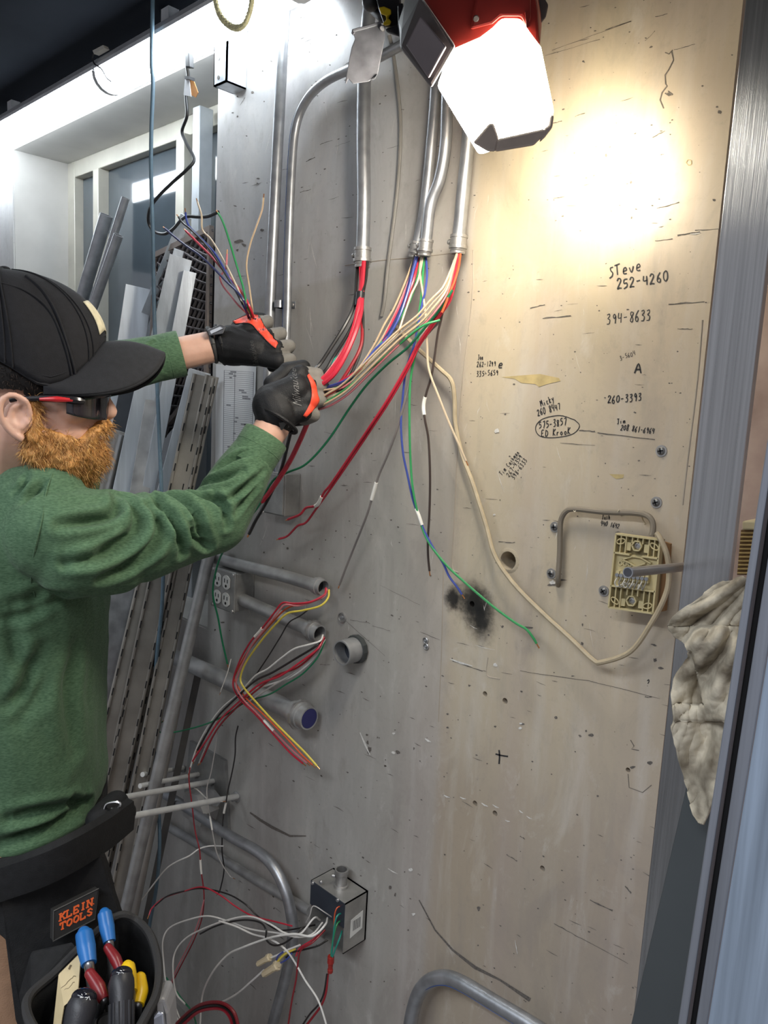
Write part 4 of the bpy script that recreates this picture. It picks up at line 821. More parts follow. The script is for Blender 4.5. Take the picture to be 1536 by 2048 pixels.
bar('metal_channel', 'broad bright aluminium channel standing in front of the mesh grille', 'channel', (362, 515), (318, 700), 0.03, 0.22, 44, 0.03, alu, None, False, True)
bar('metal_channel', 'narrower bright strip on the right flank of the broad channel', 'channel', (380, 543), (352, 690), 0.025, 0.22, 26, 0.02, alu)
bar('sheet_trim', 'bright folded trim below the left forearm, beside the first hinge strip', 'trim piece', (400, 742), (330, 1010), 0.02, 0.30, 44, 0.004, alu)
bar('metal_can', 'wide round aluminium tube with a drilled hole, right of the beard', 'tube', (226, 862), (196, 985), 0.12, 0.36, 62, 0, M('satin_alu', (0.55, 0.53, 0.50), 0.32, 0.8, 0.12, 6, 0.05, 40, stretch=(14, 14, .5)), None, True)
bar('dark_bar', 'dark grey flat bar standing behind the wide round tube', 'bar', (276, 690), (232, 900), 0.05, 0.27, 34, 0.01, M('dark_bar', (0.07, 0.075, 0.085), 0.45, 0.4))
bar('angle_bar', 'blue-grey bar right of the wide round tube', 'bar', (300, 740), (243, 1000), 0.075, 0.31, 42, 0.015, alu)
bar('angle_bar', 'dull grey bar behind the hanging blue cord', 'bar', (322, 730), (280, 980), 0.05, 0.3, 38, 0.012, galv2)
bar('flat_bar', 'wide smooth bar just right of the shirt, behind the torso', 'bar', (290, 1000), (205, 1400), 0.14, 0.36, 58, 0.01, galv)
bar('flat_bar', 'white-edged bar at the shirt front below the raised arm', 'bar', (262, 1000), (196, 1260), 0.17, 0.4, 34, 0.01, alu)
# piano hinge lengths
def hinge(label, a, b, ya, yf, wpx, leaf2):
    A, Q = lean(a, b, ya, yf); d = (Q - A).normalized(); w = wpx * proj(A)[2] / F
    view = (CAMP - (A + Q) / 2).normalized(); s = d.cross(view).normalized(); s = s if s.x > 0 else -s; n = s.cross(d).normalized(); n = n if n.dot(view) > 0 else -n
    t = thing('piano_hinge', label, 'hinge', Q, 'long hinge strips leaning below the window')
    L = (Q - A).length; st_ = MB(); nt_ = MB(); k = 0.004
    st_.hexa([A - s * w / 2, A + s * w / 2, A + s * w / 2 - n * .002, A - s * w / 2 - n * .002], Q - A); obj('leaf', st_, steelb, t, smooth=False)
    q = MB()
    for e in (-1, 1):
        c = A + s * (w / 2 + 0.004) * e; q.tube([c, c + (Q - A)], 0.0042, 10, 1)
    obj('barrel', q, steelb, t)
    N_ = int(L / 0.045); mb = MB()
    for i in range(N_):
        for e in (-1, 1):
            c = A + d * (0.02 + i * 0.045) + s * (w / 2 + 0.003) * e + n * 0.0045; mb.hexa([c - s * .0013, c + s * .0013, c + s * .0013 + d * .017, c - s * .0013 + d * .017], n * 0.0006)
    obj('knuckles', mb, dark, t, smooth=False)['kind'] = 'stuff'
    return t
hinge('wide hinge strip with notched edges running down from the schedule sheet', (408, 752), (268, 1395), 0.045, 0.33, 30, True)
hinge('dark narrow hinge strip right of the wide one, beside the paper sheet', (424, 752), (320, 1230), 0.03, 0.30, 13, True)
hinge('hinge strip nearest the shirt, seen below the raised arm', (330, 1010), (218, 1480), 0.10, 0.40, 24, True)
hinge('hinge strip between the blue cord and the long sloping pipe', (392, 1010), (278, 1580), 0.045, 0.31, 20, True)
bar('steel_pipe', 'long sloping round pipe standing between the hinge strips and the outlet box', 'pipe', (424, 1085), (345, 1420), 0.05, 0.33, 24, 0, galv2, None, True)
bar('steel_pipe', 'lower round pipe behind the hanging blue cord, near the tool pouch', 'pipe', (352, 1400), (262, 1840), 0.08, 0.30, 24, 0, M('brown_pipe', (0.32, 0.30, 0.28), 0.45, 0.6), None, True)
bar('dark_bar', 'dark slim bar on the panel right of the long sloping pipe', 'bar', (400, 1330), (330, 1660), 0.02, 0.16, 14, 0.006, M('dark_bar2', (0.10, 0.095, 0.09), 0.5, 0.4))
# expanded-metal grille
t = thing('mesh_grille', 'dark expanded-metal grille leaning in the window recess behind the channel', 'grille', P(370, 800, 0.005))
g4 = [P(314, 507, -0.03), P(428, 452, -0.03), P(421, 760, -0.01), P(300, 900, 0.0)]
def gq(a, b, h=0.0): return g4[0] * (1 - a) * (1 - b) + g4[1] * a * (1 - b) + g4[2] * a * b + g4[3] * (1 - a) * b + Vector((0, -h, 0))
gm = M('grille_paint', (0.13, 0.12, 0.125), 0.45, 0.3, 0.2, 40); gf = M('grille_frame', (0.24, 0.20, 0.18), 0.5, 0.3)
mb = MB()
for a, b in (((0, 0), (1, 0)), ((1, 0), (1, 1)), ((1, 1), (0, 1)), ((0, 1), (0, 0))):
    mb.hexa([gq(*a), gq(*b), gq(*b) + Vector((0.0, 0, 0)) + (gq(.5, .5) - gq(*b)).normalized() * .016, gq(*a) + (gq(.5, .5) - gq(*a)).normalized() * .016], (0, -0.012, 0))
obj('frame', mb, gf, t, smooth=False)
mb = MB(); na, nb = 7, 34
for i in range(na):
    for j in range(nb):
        a0 = (i + (0.5 if j % 2 else 0)) / na; b0 = j / nb
        if a0 + 1 / na > 1.02: continue
        pts = [gq(a0, b0 + .5 / nb * 2, .004), gq(a0 + .5 / na, b0, .006), gq(a0 + 1 / na, b0 + .5 / nb * 2, .004)]
        mb.tube(pts, 0.0036, 5, 1); mb.tube([gq(a0, b0 + 1 / nb, .004), gq(a0 + .5 / na, b0 + 2 / nb, .002), gq(a0 + 1 / na, b0 + 1 / nb, .004)], 0.0034, 5, 1)
obj('diamond_mesh', mb, gm, t, smooth=False)
obj('backing', MB().hexa([gq(0, 0, -.01), gq(1, 0, -.01), gq(1, 1, -.01), gq(0, 1, -.01)], (0, 0.002, 0)), M('grille_back', (0.02, 0.02, 0.024), 0.7), t, smooth=False)
# wall-mounted pegs that hold the stock
pegm = M('peg_steel', (0.66, 0.66, 0.64), 0.4, 0.25, 0.12, 30)
t = thing('peg_rack', 'steel plate with four round pegs low on the panel, holding the leaning stock', 'rack', P(420, 1600, 0.0))
obj('back_plate', MB().hexa([P(385, 1480, 0), P(455, 1520, 0), P(462, 1660, 0), P(372, 1600, 0)], (0, -0.008, 0)), obm, t, smooth=False)
obj('tab', MB().hexa([P(405, 1572, .03), P(430, 1580, .03), P(447, 1600, .03), P(438, 1612, .03), P(410, 1606, .03), P(398, 1590, .03)], (0, -0.004, 0)), galv2, t, smooth=False)
obj('bracket', MB().hexa([P(368, 1585, .05), P(392, 1590, .05), P(408, 1630, .05), P(400, 1655, .05), P(366, 1632, .05)], (0, 0.045, 0)), M('pale_bracket', (0.42, 0.41, 0.40), 0.5, 0.3), t, smooth=False)
for (u0, v0, u1, v1, y1, r) in ((474, 1593, 260, 1633, .32, .0062), (428, 1562, 236, 1597, .30, .006), (398, 1548, 280, 1572, .2, .0055), (366, 1536, 285, 1549, .17, .0055)):
    a, b = P(u0, v0, 0.006), P(u1, v1, y1)
    pg = obj('peg', MB().tube([a, b], r, 14, 1), pegm, t); d = (b - a).normalized()
    obj('peg_flange', MB().lathe(P(u0, v0, 0.0), (0, -1, 0), [(r * 2.1, 0), (r * 2.1, .003), (r * 1.5, .005), (r * 1.3, .014), (r * 1.0, .015)], 16), galv2, pg)

# ------------------------------------------------------------------ cords
cordm = M('blue_grey_cord', (0.10, 0.16, 0.21), 0.45, 0, 0.12, 60)
tag(obj('power_cord', MB().tube([P(306, -60, .13)] + PL([(305, 30), (303, 120), (306, 170), (303, 250), (302, 330), (304, 420), (306, 480), (307, 560), (309, 640), (312, 720), (318, 860), (323, 980), (327, 1090), (324, 1210), (312, 1330), (306, 1450), (313, 1560), (318, 1630), (319, 1700), (312, 1780), (298, 1860), (290, 1960), (284, 2110)], .13), 0.0042, 10, 6), cordm), 'long blue-grey cord hanging straight down from the ceiling past the window', 'cord')
t = thing('plug_lead', 'black cord hanging from the tube light and looping below the window top', 'cord', P(373, 120, .06))
obj('cord', MB().tube([P(370, 75, .075), P(372, 105, .075)] + PL([(373, 125, .07), (377, 160, .06), (372, 190, .06), (374, 230, .06), (364, 262, .05), (372, 285, .05), (388, 318, .05), (375, 338, .06), (345, 365, .07), (315, 395, .08), (299, 420, .08), (297, 445, .07), (308, 462, .06), (328, 468, .06), (346, 458, .05), (362, 440, .04), (375, 433, .03), (395, 434, .02), (415, 433, .015), (430, 427, .012), (437, 424, .01)]), 0.0036, 8, 6), blackp, t)
obj('plug', MB().hexa([P(369, 104, .078), P(377, 104, .078), P(379, 134, .078), P(370, 134, .078)], (0, 0.012, 0)), blackp, t, smooth=False, bevel=.002)
obj('white_tag', MB().hexa([P(370, 158, .07), P(378, 158, .07), P(382, 193, .07), P(367, 190, .07)], (0, 0.0015, 0)), M('tag_white', (0.6, 0.6, 0.62), 0.6), t, smooth=False)
obj('orange_tag', MB().hexa([P(380, 160, .068), P(388, 163, .068), P(396, 185, .068), P(391, 195, .068), (P(382, 190, .068))], (0, 0.0012, 0)), M('tag_orange', (0.50, 0.22, 0.06), 0.6), t, smooth=False)
obj('tag_band', MB().hexa([P(369, 152, .074), P(378, 152, .074), P(378, 158, .074), P(369, 158, .074)], (0, 0.014, 0)), blackp, t, smooth=False)
lg = M('thin_grey_cable', (0.20, 0.19, 0.175), 0.5)
tag(obj('thin_cable', MB().tube(PL([(778, 70, .02), (786, 105, .01), (797, 190, .006), (801, 255, .005), (798, 340, .005), (789, 430, .005), (776, 530, .005), (769, 600, .005), (763, 632, .003)]), 0.0032, 8, 6), lg), 'thin grey cable running down the panel between the big conduit and the middle pair', 'cable')
tb = M('tan_cable', (0.44, 0.36, 0.24), 0.55, 0, 0.12, 60)
tag(obj('sensor_cable', MB().tube(PL([(788, 648, .004), (830, 692, .014), (880, 738, .02), (903, 762, .02), (909, 800, .015), (911, 850, .012), (925, 912, .012), (945, 965, .016), (972, 1050, .02), (990, 1112, .022), (1028, 1168, .022), (1085, 1226, .022), (1140, 1276, .025), (1185, 1319, .03), (1205, 1324, .032), (1262, 1302, .035), (1305, 1242, .038), (1331, 1190, .036), (1338, 1150, .035), (1334, 1110, .04), (1322, 1080, .042), (1313, 1066, .04)]), 0.0036, 8, 6), tb), 'tan cable sagging in a long loop across the panel to the terminal plate', 'cable')
dk = M('grey_brown_cable', (0.20, 0.17, 0.13), 0.55)
t = thing('arched_cable', 'grey-brown cable in a square arch above the terminal plate', 'cable', P(1115, 1165))
obj('cable', MB().tube(PL([(1116, 1170, .0), (1116, 1155, .012), (1119, 1110, .012), (1120, 1065, .012), (1122, 1040, .012), (1132, 1023, .013), (1150, 1018, .014), (1210, 1024, .014), (1270, 1026, .016), (1295, 1032, .02), (1305, 1044, .022), (1306, 1060, .024), (1303, 1072, .026)]), 0.0040, 9, 6), dk, t)
obj('strap_wire', MB().tube(PL([(1144, 1016, .014), (1150, 1024, .018), (1154, 1014, .012), (1156, 1026, .003)]), 0.0007, 5, 3), M('pale_wire', (0.6, 0.55, 0.42), 0.5), t)
obj('strap_wire', MB().tube(PL([(1234, 1030, .014), (1238, 1020, .02), (1242, 1030, .012), (1247, 1024, .012), (1247, 1031, .008), (1241, 1032, .01)]), 0.0007, 5, 3), M('pale_wire', (0.6, 0.55, 0.42), 0.5), t)
obj('loose_strand', MB().tube(PL([(1283, 1030, .018), (1286, 1040, .01), (1292, 1048, .006), (1288, 1048, .006)]), 0.0009, 5, 3), tb, t)

# ------------------------------------------------------------------ loose wires, every one its own thing
WC = dict(red=(0.50, 0.022, 0.045), dred=(0.26, 0.014, 0.022), pink=(0.62, 0.20, 0.22), tan=(0.50, 0.37, 0.24), ltan=(0.56, 0.45, 0.32), black=(0.016, 0.014, 0.014), brown=(0.05, 0.035, 0.03), grey=(0.20, 0.18, 0.17), lgrey=(0.42, 0.40, 0.38), blue=(0.045, 0.07, 0.30), navy=(0.025, 0.03, 0.12), green=(0.035, 0.27, 0.09), dgreen=(0.012, 0.17, 0.075), teal=(0.02, 0.22, 0.17), white=(0.72, 0.70, 0.66), yellow=(0.70, 0.56, 0.08), orange=(0.58, 0.09, 0.03))
WM = {k: M('wire_' + k, c, 0.38, 0, 0.06, 40) for k, c in WC.items()}
copper = M('copper', (0.60, 0.26, 0.10), 0.35, 0.8); sleevem = M('white_sleeve', (0.80, 0.78, 0.72), 0.5)
def wire(col, label, pts, r=0.0017, sleeve=None, group=None, tip=True, y=None, print_=None):
    w = PL(pts, y); cv = catmull(w, 6); t = thing('wire', label, 'wire', w[0], group)
    obj('insulation', MB().tube(cv, r, 7, 1), WM[col], t)
    if tip:
        d = (cv[-1] - cv[-2]).normalized(); obj('bare_end', MB().tube([cv[-1] - d * .001, cv[-1] + d * 0.008], r * 0.55, 6, 1), copper, t)
    if sleeve is not None:
        n = len(cv) - 1; i = int(sleeve * n); L = 0; q = [cv[i]]
        while L < 0.026 and i < n: L += (cv[i + 1] - cv[i]).length; i += 1; q.append(cv[i])
        obj('marker_sleeve', MB().tube(q, r * 1.55, 8, 1), sleevem, t)
    if print_:
        mb = MB()
        for k in range(print_[0], print_[1]):
            if k % 3 == 0 and k + 1 < len(cv): 
                d = (cv[k + 1] - cv[k]); vw = (CAMP - cv[k]).normalized(); s = d.cross(vw).normalized(); c = cv[k] + vw * (r * 1.02)
                for e in range(3): mb.hexa([c + d * (.3 * e) - s * r * .5, c + d * (.3 * e) + s * r * .5, c + d * (.3 * e + .16) + s * r * .3, c + d * (.3 * e + .16) - s * r * .5], vw * .0002)
        obj('print', mb, WM['black'], t, smooth=False)
    return t
H = [(640, 775, .115), (612, 768, .10), (565, 728, .095), (528, 685, .10), (510, 648, .105)]       # through both fists
def thru(dx, dy): return [(u + dx, v + dy, y) for u, v, y in H]
# big conduit: reds and blacks
wire('black', 'thick black wire leftmost below the clamp-plate conduit, passing behind the lower glove', [(716, 520, .03), (713, 560, .04), (708, 610, .06), (690, 650, .08), (662, 695, .10), (640, 728, .115), (622, 748, .13)] + [(600, 800, .13), (580, 870, .12), (562, 940, .115), (535, 1000, .11), (512, 1040, .10), (498, 1068, .10)], .0032)
wire('black', 'second black wire from the clamp-plate conduit, crossing over its reds', [(734, 520, .03), (731, 560, .04), (722, 590, .055), (716, 620, .06), (700, 660, .08), (668, 712, .10), (650, 742, .115), (620, 765, .13)], .0030, tip=False)
wire('black', 'black wire hanging right of the reds from the clamp-plate conduit', [(736, 520, .028), (729, 570, .04), (724, 600, .05), (726, 640, .06), (724, 690, .07), (706, 740, .09), (678, 785, .11), (650, 800, .12)], .0028, tip=False)
wire('red', 'thick printed red wire with its tail hanging below the lower glove', [(722, 520, .033), (723, 570, .045), (718, 610, .065), (708, 655, .08), (688, 705, .10), (660, 745, .115), (640, 765, .125), (636, 800, .13), (618, 838, .13), (600, 880, .125), (578, 925, .12), (548, 972, .12), (524, 1003, .118)], .0046, print_=(54, 76))
wire('red', 'second thick red wire from the clamp-plate conduit, in front of the first', [(728, 520, .035), (724, 580, .05), (722, 620, .065), (712, 660, .085), (692, 708, .105), (668, 748, .12), (640, 772, .128)], .0042, tip=False)
wire('dred', 'dark red wire looping furthest right below the clamp-plate conduit', [(730, 520, .03), (722, 590, .05), (724, 640, .06), (722, 690, .075), (700, 735, .095), (668, 780, .115), (640, 795, .125)], .0030, tip=False)
wire('pink', 'pinkish wire inside the bundle below the clamp-plate conduit', [(724, 522, .032), (719, 575, .045), (712, 620, .06), (702, 670, .08), (676, 715, .10), (645, 757, .12)], .0020, tip=False)
wire('teal', 'short teal wire in the gap above the lower glove', [(672, 712, .095), (662, 738, .11), (652, 765, .12), (642, 790, .125)], .0026, tip=False)
tag(obj('tape_wrap', MB().tube(PL([(721, 585, .054), (720, 596, .056), (718, 612, .06)]), 0.0078, 10, 1), M('black_tape', (0.02, 0.02, 0.024), 0.35)), 'wrap of black tape round the red and black bundle below the big conduit', 'tape')
# middle pair and right conduit: tan / red / blue / green bundle into the fists, free ends standing above the upper glove
UP = {'navy': [(487, 600, .16), (450, 560, .165), (405, 515, .17), (370, 490, .17), (345, 470, .17), (330, 457, .17)]}
up1 = [(484, 605, .155), (455, 555, .16), (420, 500, .165), (385, 462, .17), (366, 446, .17), (357, 434, .17)]
up2 = [(486, 610, .152), (460, 560, .155), (432, 510, .16), (405, 480, .16), (380, 455, .165), (373, 440, .165), (371, 425, .165)]
up3 = [(490, 610, .15), (472, 570, .15), (447, 520, .15), (423, 480, .15), (405, 460, .155), (403, 430, .155), (395, 404, .155)]
up4 = [(495, 612, .148), (485, 570, .145), (470, 520, .14), (455, 470, .14), (444, 440, .14), (436, 426, .14)]
up5 = [(504, 612, .145), (498, 570, .14), (493, 530, .14), (500, 490, .135), (512, 455, .13), (524, 420, .125), (527, 396, .12)]
up6 = [(500, 615, .146), (480, 580, .146), (450, 545, .145), (425, 515, .145), (400, 490, .15), (380, 470, .155), (372, 462, .155)]
up7 = [(478, 612, .15), (462, 592, .15), (446, 572, .15), (440, 555, .15), (446, 545, .15), (452, 535, .15), (454, 508, .15)]
wire('tan', 'leftmost tan wire of the fan, ending as the tall pale end above the upper glove', [(830, 512, .03), (812, 560, .045), (790, 612, .06), (768, 650, .075), (748, 690, .085), (716, 738, .10), (682, 768, .115)] + thru(0, 0) + up5)
wire('tan', 'second tan wire of the fan from the middle conduits', [(834, 514, .032), (816, 570, .05), (796, 615, .065), (776, 655, .08), (752, 695, .09), (722, 732, .10), (690, 770, .115), (640, 782, .125)], tip=False)
wire('ltan', 'tan wire that swings forward into the loose loop beside the fan', [(837, 514, .03), (822, 565, .05), (802, 625, .06), (775, 672, .08), (760, 705, .09), (724, 742, .105), (706, 760, .112), (672, 790, .12), (640, 792, .125)], tip=False)
wire('red', 'brightest red wire in the fan between the middle conduits and the lower glove', [(836, 516, .032), (822, 555, .05), (806, 600, .065), (784, 645, .08), (762, 690, .09), (738, 722, .10), (700, 752, .112)] + thru(4, 8) + up6, .0023)
wire('red', 'second red wire close beside the brightest one in the fan', [(838, 516, .03), (827, 560, .05), (810, 605, .06), (790, 648, .075), (770, 680, .088), (748, 708, .098), (716, 745, .11), (680, 775, .12), (640, 800, .126)], .0023, tip=False)
wire('blue', 'blue wire in the fan next to the reds', [(835, 514, .034), (826, 545, .05), (814, 590, .065), (796, 640, .08), (772, 680, .09), (752, 697, .098), (700, 755, .115)] + thru(-4, 2) + up2, .0020)
wire('navy', 'dark blue wire in the fan, ending in the lowest left tip above the upper glove', [(832, 514, .036), (822, 550, .05), (808, 600, .065), (786, 650, .08), (760, 690, .092), (725, 735, .105), (690, 765, .118)] + thru(-8, 6) + UP['navy'], .0022)
wire('pink', 'pink wire of the fan running between the reds and blues', [(833, 514, .034), (818, 560, .052), (798, 610, .068), (778, 655, .08), (755, 700, .092), (720, 745, .108), (680, 778, .12)] + thru(6, 0) + up7, .0018)
wire('green', 'green wire in the fan behind the tan wires', [(842, 514, .03), (834, 560, .05), (820, 600, .06), (804, 630, .07), (780, 665, .082), (755, 695, .095), (722, 740, .108), (686, 770, .118)] + thru(2, 4) + up4, .0020)
wire('black', 'thin black wire in the fan, ending in the copper tip above the upper glove', [(829, 512, .034), (818, 560, .05), (800, 620, .065), (780, 665, .08), (750, 710, .095), (712, 750, .11), (676, 782, .12)] + thru(-5, 6) + up1, .0020)
wire('ltan', 'white-tan wire crossing down from the middle pair behind the fan', [(846, 514, .035), (836, 560, .055), (822, 590, .065), (808, 630, .075), (795, 665, .085), (770, 690, .095), (740, 722, .105), (700, 765, .115), (640, 800, .127)], tip=False)
for i, (c, lb, du, dv) in enumerate((('tan', 'uppermost tan wire of the ribbon from the rightmost conduit', -6, -6), ('ltan', 'second tan wire of the ribbon from the rightmost conduit', -2, -2), ('tan', 'third tan wire of the ribbon from the rightmost conduit', 2, 3), ('pink', 'pinkish wire at the lower edge of the tan ribbon', 5, 8))):
    e = [(du, dv) for _ in range(9)]
    base = [(914, 508, .035), (903, 545, .055), (890, 580, .07), (868, 608, .082), (840, 640, .09), (800, 672, .10), (765, 705, .108), (725, 745, .115), (690, 778, .12), (655, 800, .126)]
    pts = [(u + du * min(1, k / 3) , v + dv * min(1, k / 3) * 1.4, y + (-.004 if i % 2 else .002)) for k, (u, v, y) in enumerate(base)]
    if i == 1: pts += thru(5, 2) + up3
    else: pts += [(625, 815 + 3 * i, .128), (610, 832 + 3 * i, .13)]
    wire(c, lb, pts, .0019, tip=(i == 1))
wire('green', 'green wire woven through the tan ribbon above the lower glove', [(880, 640, .075), (840, 655, .092), (780, 705, .10), (735, 742, .112), (700, 772, .12), (650, 806, .126)], .0019, tip=False)
wire('orange', 'reddish-orange wire hugging the tan ribbon where it leaves the rightmost conduit', [(921, 506, .033), (917, 535, .045), (908, 565, .054), (899, 585, .06), (892, 605, .064), (884, 625, .068)], .0019, tip=False)
# free hanging ones
wire('dgreen', 'long dark green wire crossing diagonally and dropping past the outlet box', [(905, 580, .06), (880, 618, .065), (850, 655, .07), (815, 695, .08), (775, 728, .085), (735, 768, .085), (700, 815, .085), (655, 882, .09), (612, 928, .10), (575, 945, .11), (545, 962, .12), (515, 1015, .12), (482, 1055, .11), (445, 1105, .09), (430, 1150, .085), (426, 1190, .08), (436, 1235, .07), (444, 1280, .06), (455, 1328, .05)], .0021)
wire('red', 'red wire of the diagonal pair with its kinked end at upper left', [(918, 508, .034), (900, 590, .055), (878, 628, .06), (838, 685, .07), (815, 730, .075), (778, 795, .08), (742, 850, .08), (705, 905, .07), (662, 968, .06), (648, 985, .055), (634, 1010, .05), (612, 1016, .045), (600, 1029, .045), (576, 1039, .04)], .0024, sleeve=.72)
wire('red', 'other red wire of the diagonal pair, ending lower with a hooked tip', [(919, 508, .032), (904, 590, .05), (881, 630, .057), (841, 687, .066), (819, 732, .071), (782, 797, .076), (747, 851, .076), (711, 905, .067), (672, 962, .057), (645, 1000, .05), (632, 1018, .045), (612, 1045, .04), (595, 1052, .04), (575, 1072, .035), (558, 1078, .035)], .0022)
wire('grey', 'grey-black wire with a white marker, its tip beside the upper horizontal conduit', [(908, 520, .03), (895, 590, .045), (880, 640, .05), (862, 660, .055), (838, 690, .06), (826, 725, .06), (816, 775, .06), (795, 855, .06), (775, 910, .055), (756, 955, .05), (737, 1020, .045), (722, 1060, .04), (704, 1105, .03), (690, 1140, .028), (679, 1170, .025)], .0021, sleeve=.66)
wire('brown', 'brown-black wire with a white marker hanging straight down, centre of the panel', [(900, 560, .045), (882, 640, .055), (876, 665, .055), (868, 720, .055), (862, 755, .055), (853, 785, .055), (847, 812, .055), (850, 840, .055), (857, 880, .05), (860, 950, .048), (859, 1020, .045), (856, 1075, .042), (856, 1110, .04), (859, 1142, .038)], .0020, sleeve=.42)
wire('green', 'bright green wire hanging in a long curve across the soot burns', [(848, 514, .032), (845, 560, .045), (842, 600, .05), (835, 650, .055), (836, 690, .06), (828, 720, .06), (820, 770, .06), (819, 850, .06), (821, 920, .055), (826, 980, .055), (838, 1035, .05), (856, 1082, .048), (890, 1127, .045), (930, 1165, .042), (985, 1212, .04), (1030, 1245, .038), (1052, 1258, .036), (1066, 1275, .034), (1073, 1287, .032)], .0020)
wire('blue', 'blue wire with a white marker ending at the soot burns', [(852, 514, .03), (854, 550, .042), (850, 585, .05), (846, 600, .052), (838, 640, .058), (828, 690, .06), (812, 740, .062), (805, 800, .06), (802, 850, .06), (806, 905, .058), (815, 950, .055), (826, 1000, .052), (838, 1032, .05), (848, 1060, .048), (868, 1098, .046), (886, 1126, .044), (898, 1152, .042), (915, 1175, .04), (924, 1189, .038)], .0019, sleeve=.64)
wire('ltan', 'pale tan wire hanging in front of the bent cable in the middle of the panel', [(843, 514, .034), (840, 545, .045), (846, 590, .05), (851, 630, .055), (854, 690, .06), (858, 740, .06), (880, 800, .055), (898, 845, .05), (918, 890, .045), (932, 922, .04)], .0019)
# from the two open horizontal conduits
wire('red', 'red wire sagging from the upper horizontal conduit, bending down past the yellow ones', [(652, 1176, .03), (648, 1190, .042), (620, 1204, .06), (588, 1207, .07), (565, 1206, .075), (548, 1226, .08), (520, 1262, .085), (500, 1285, .088), (478, 1325, .09), (466, 1368, .09), (480, 1398, .09), (512, 1430, .085), (548, 1470, .08), (580, 1505, .075), (606, 1527, .07)], .0020, sleeve=.42)
wire('pink', 'pinker red wire of the pair sagging from the upper horizontal conduit', [(654, 1178, .03), (645, 1195, .044), (600, 1211, .066), (570, 1210, .076), (552, 1230, .082), (524, 1265, .087), (504, 1290, .09), (484, 1330, .092), (472, 1368, .092), (486, 1398, .092), (516, 1428, .087), (553, 1468, .08), (586, 1502, .075), (614, 1526, .07)], .0018, sleeve=.8)
wire('yellow', 'front yellow wire looping down from the upper horizontal conduit', [(658, 1180, .03), (656, 1196, .044), (640, 1212, .058), (605, 1221, .07), (575, 1227, .08), (550, 1250, .085), (520, 1285, .09), (492, 1325, .092), (481, 1355, .093), (487, 1374, .093), (512, 1404, .09), (545, 1440, .085), (585, 1480, .08), (612, 1507, .075), (634, 1532, .07)], .0020)
wire('orange', 'orange-yellow wire behind the front yellow one', [(656, 1182, .028), (640, 1196, .04), (612, 1208, .06), (575, 1216, .07), (540, 1250, .078), (498, 1300, .082), (474, 1342, .085), (470, 1362, .085), (492, 1396, .084), (530, 1432, .08), (572, 1475, .075), (604, 1510, .07), (625, 1530, .068)], .0018)
wire('black', 'thin dark wire dropping from the yellow loop to the crossing of bundles', [(618, 1218, .045), (600, 1232, .05), (578, 1245, .055), (560, 1275, .06), (535, 1315, .065), (515, 1345, .07), (505, 1360, .072)], .0014, tip=False)
lower = [('white', 'upper white wire from the lower open fitting, arching out to the left', [(646, 1270, .03), (640, 1282, .045), (615, 1290, .06), (588, 1298, .065), (560, 1318, .07), (535, 1338, .075), (510, 1352, .08), (480, 1385, .085), (440, 1420, .09), (412, 1460, .092), (392, 1500, .095), (378, 1545, .095)], .0019),
    ('black', 'black wire over the white ones from the lower open fitting', [(647, 1272, .03), (632, 1292, .05), (590, 1318, .065), (545, 1345, .075), (510, 1362, .082), (470, 1398, .09), (430, 1440, .093), (395, 1500, .095)], .0022),
    ('red', 'red wire twisting through the lower bundle', [(648, 1274, .03), (635, 1298, .05), (600, 1325, .065), (560, 1352, .075), (520, 1368, .08), (480, 1402, .088), (440, 1440, .092), (412, 1482, .095), (385, 1522, .095)], .0021),
    ('dred', 'dark red wire under the red one in the lower bundle', [(649, 1276, .028), (630, 1305, .048), (595, 1335, .06), (555, 1350, .07), (520, 1375, .078), (470, 1418, .085), (432, 1462, .09), (402, 1524, .092)], .0020),
    ('lgrey', 'light grey wire along the underside of the lower bundle', [(648, 1278, .028), (632, 1310, .045), (590, 1345, .058), (545, 1372, .07), (500, 1402, .078), (455, 1436, .085), (420, 1478, .09), (398, 1526, .09)], .0018),
    ('white', 'lower white wire whose end points up by the big fitting', [(650, 1278, .026), (628, 1316, .045), (585, 1352, .058), (530, 1372, .07), (490, 1388, .078), (450, 1420, .085), (428, 1450, .09), (405, 1475, .09), (388, 1522, .092)], .0018),
    ('dgreen', 'green wire curving below the lower bundle out to a hooked tip at left', [(650, 1282, .024), (635, 1315, .04), (605, 1348, .05), (570, 1370, .06), (540, 1388, .065), (490, 1405, .075), (455, 1428, .085), (415, 1447, .095), (370, 1460, .10), (335, 1466, .105), (318, 1463, .108), (318, 1450, .11), (325, 1443, .11)], .0017)]
for c, lb, pts, r in lower: wire(c, lb, pts, r)
wire('white', 'stiff white wire stub pointing down left of the crossing bundles', [(462, 1318, .06), (455, 1345, .065), (444, 1375, .07), (441, 1384, .07)], .0011)
